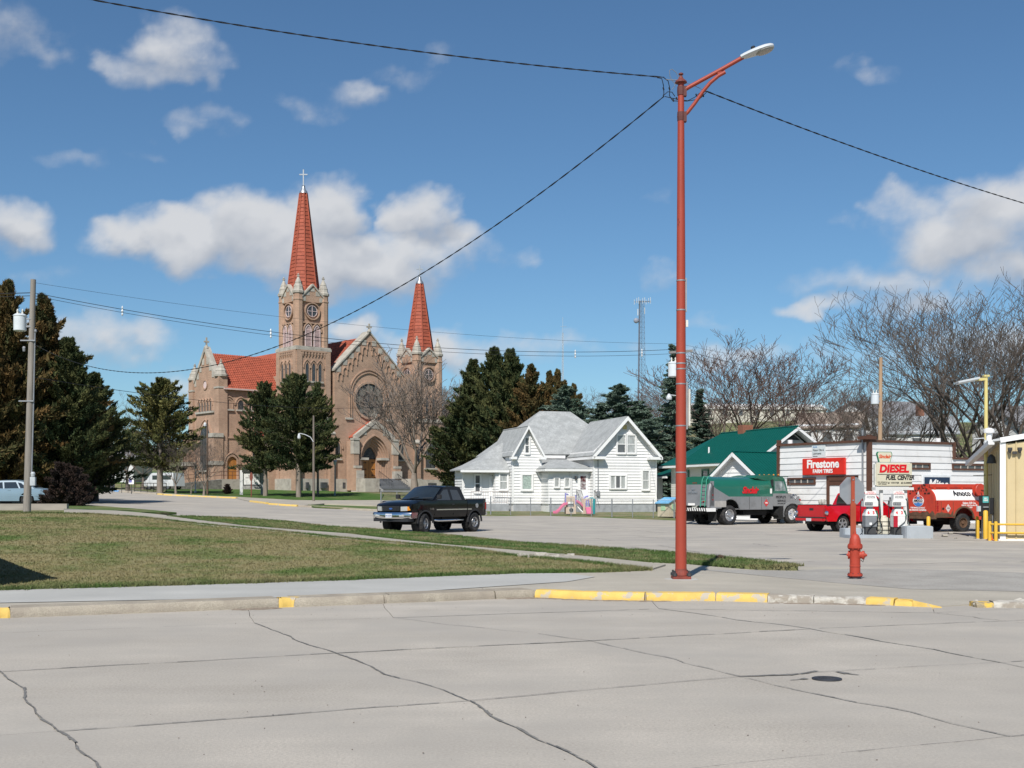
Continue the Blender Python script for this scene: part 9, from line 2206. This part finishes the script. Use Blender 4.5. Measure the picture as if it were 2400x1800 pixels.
tE = bare_tree(47, 10, M_BARKL, mat('twig_pale', (.19, .155, .13), rough=.9, var=.2, scale=.4), .43, .20, (6, 7, 6, 4, 2), minr=.0125, girth=.032); hE = max(c[2] for ch_ in tE.children for c in ch_.bound_box)
stand(tE, 970, 117, 825, hE, 'bare tree standing in front of the church right tower', wide=1.12, rz=3.9)
for px, Y, yt, lab in ((300, 122, 925, 'bare tree left of the yellow green cedar'), (252, 128, 935, 'bare tree with fine twigs beside the left cedars'), (335, 140, 985, 'smaller bare tree behind the yellow green cedar')): stand(tB, px, Y, yt, hB, lab, rz=px, wide=1.25)
for px, Y, yt, lab in ((478, 116, 1030, 'small bare sapling beside the thin dark pole'), (412, 118, 1040, 'small bare sapling below the yellow green cedar'), (448, 119, 1075, 'smallest bare sapling between the other two by the ramp')): stand(tA, px, Y, yt, hA, lab, rz=px, wide=1.15)
for px, Y, yt, lab, s_ in ((1075, 124, 885, 'bare tree right of the church right tower', tB), (1700, 112, 800, 'reddish bare tree above the green roof ridge', tC), (1762, 108, 792, 'reddish bare tree right of the first above the green roof', tC), (1838, 106, 812, 'reddish bare tree over the green gable end', tC), (1915, 116, 880, 'reddish bare tree above the left end of the shop', tC), (1985, 118, 905, 'dense bare tree above the shop corner', tB), (2055, 112, 925, 'bare tree around the brown utility pole', tB), (2130, 100, 870, 'bare tree just right of the brown utility pole', tD), (2205, 94, 715, 'big spreading bare tree above the right end of the shop', tD), (2300, 91, 625, 'tallest bare tree behind the yellow light pole', tD), (2385, 90, 612, 'big bare tree at the right edge', tD), (2480, 94, 670, 'bare tree cut by the right edge', tD), (2255, 108, 860, 'lower bare tree tangled between the big ones', tB)):
 stand(s_, px, Y, yt, {id(tA): hA, id(tB): hB, id(tC): hC, id(tD): hD}[id(s_)], lab, rz=px * 1.7, wide=1.05 if s_ is tD else 1.3)
r_ = rng(90)
for i in range(18):
 px = r_.choice([r_.uniform(1345, 1640), r_.uniform(1640, 2420), r_.uniform(1640, 2420)]); Y = r_.uniform(140, 270); yt = r_.uniform(925, 985) if px > 1640 else r_.uniform(900, 945)
 stand(r_.choice([tB, tC]), px, Y, yt, hB, 'bare grey brown tree in the thicket on the far slope', 'thicket trees on the far slope', rz=r_.uniform(0, 6), wide=1.6)
for i in range(16):
 px = r_.uniform(1030, 1150); Y = r_.uniform(160, 240); stand(tB, px, Y, r_.uniform(900, 960), hB, 'bare brown tree in the thicket right of the church', 'thicket trees right of the church', rz=r_.uniform(0, 6), wide=1.6)
for i in range(12):
 px = r_.uniform(-60, 330); Y = r_.uniform(170, 230); stand(tB, px, Y, r_.uniform(960, 1020), hB, 'bare tree in the far grove beyond the left lawn', 'far grove beyond the left lawn', rz=r_.uniform(0, 6), wide=1.5)
hg_ = conifer(61, 2.6, 1.6, .1, 130, 26000, .20, (M_HEDGE, M_BARKD), 'clipped_bush', brown=.45, prof=lambda u: .9 * math.cos(u * 1.2), up=.3)
place(hg_, GY(148, 63), 0, (.75, .9, .80), 'dark purple brown rounded hedge bush beside the sedan')
hg2 = copy_tree(hg_); place(hg2, GY(170, 63), 2.0, (.6, .8, .72), 'right lobe of the dark hedge beside the side street')
hg3 = copy_tree(hg_); place(hg3, GY(533, 121), 1.0, .35, 'tiny brown shrub on the grass left of the notice board')
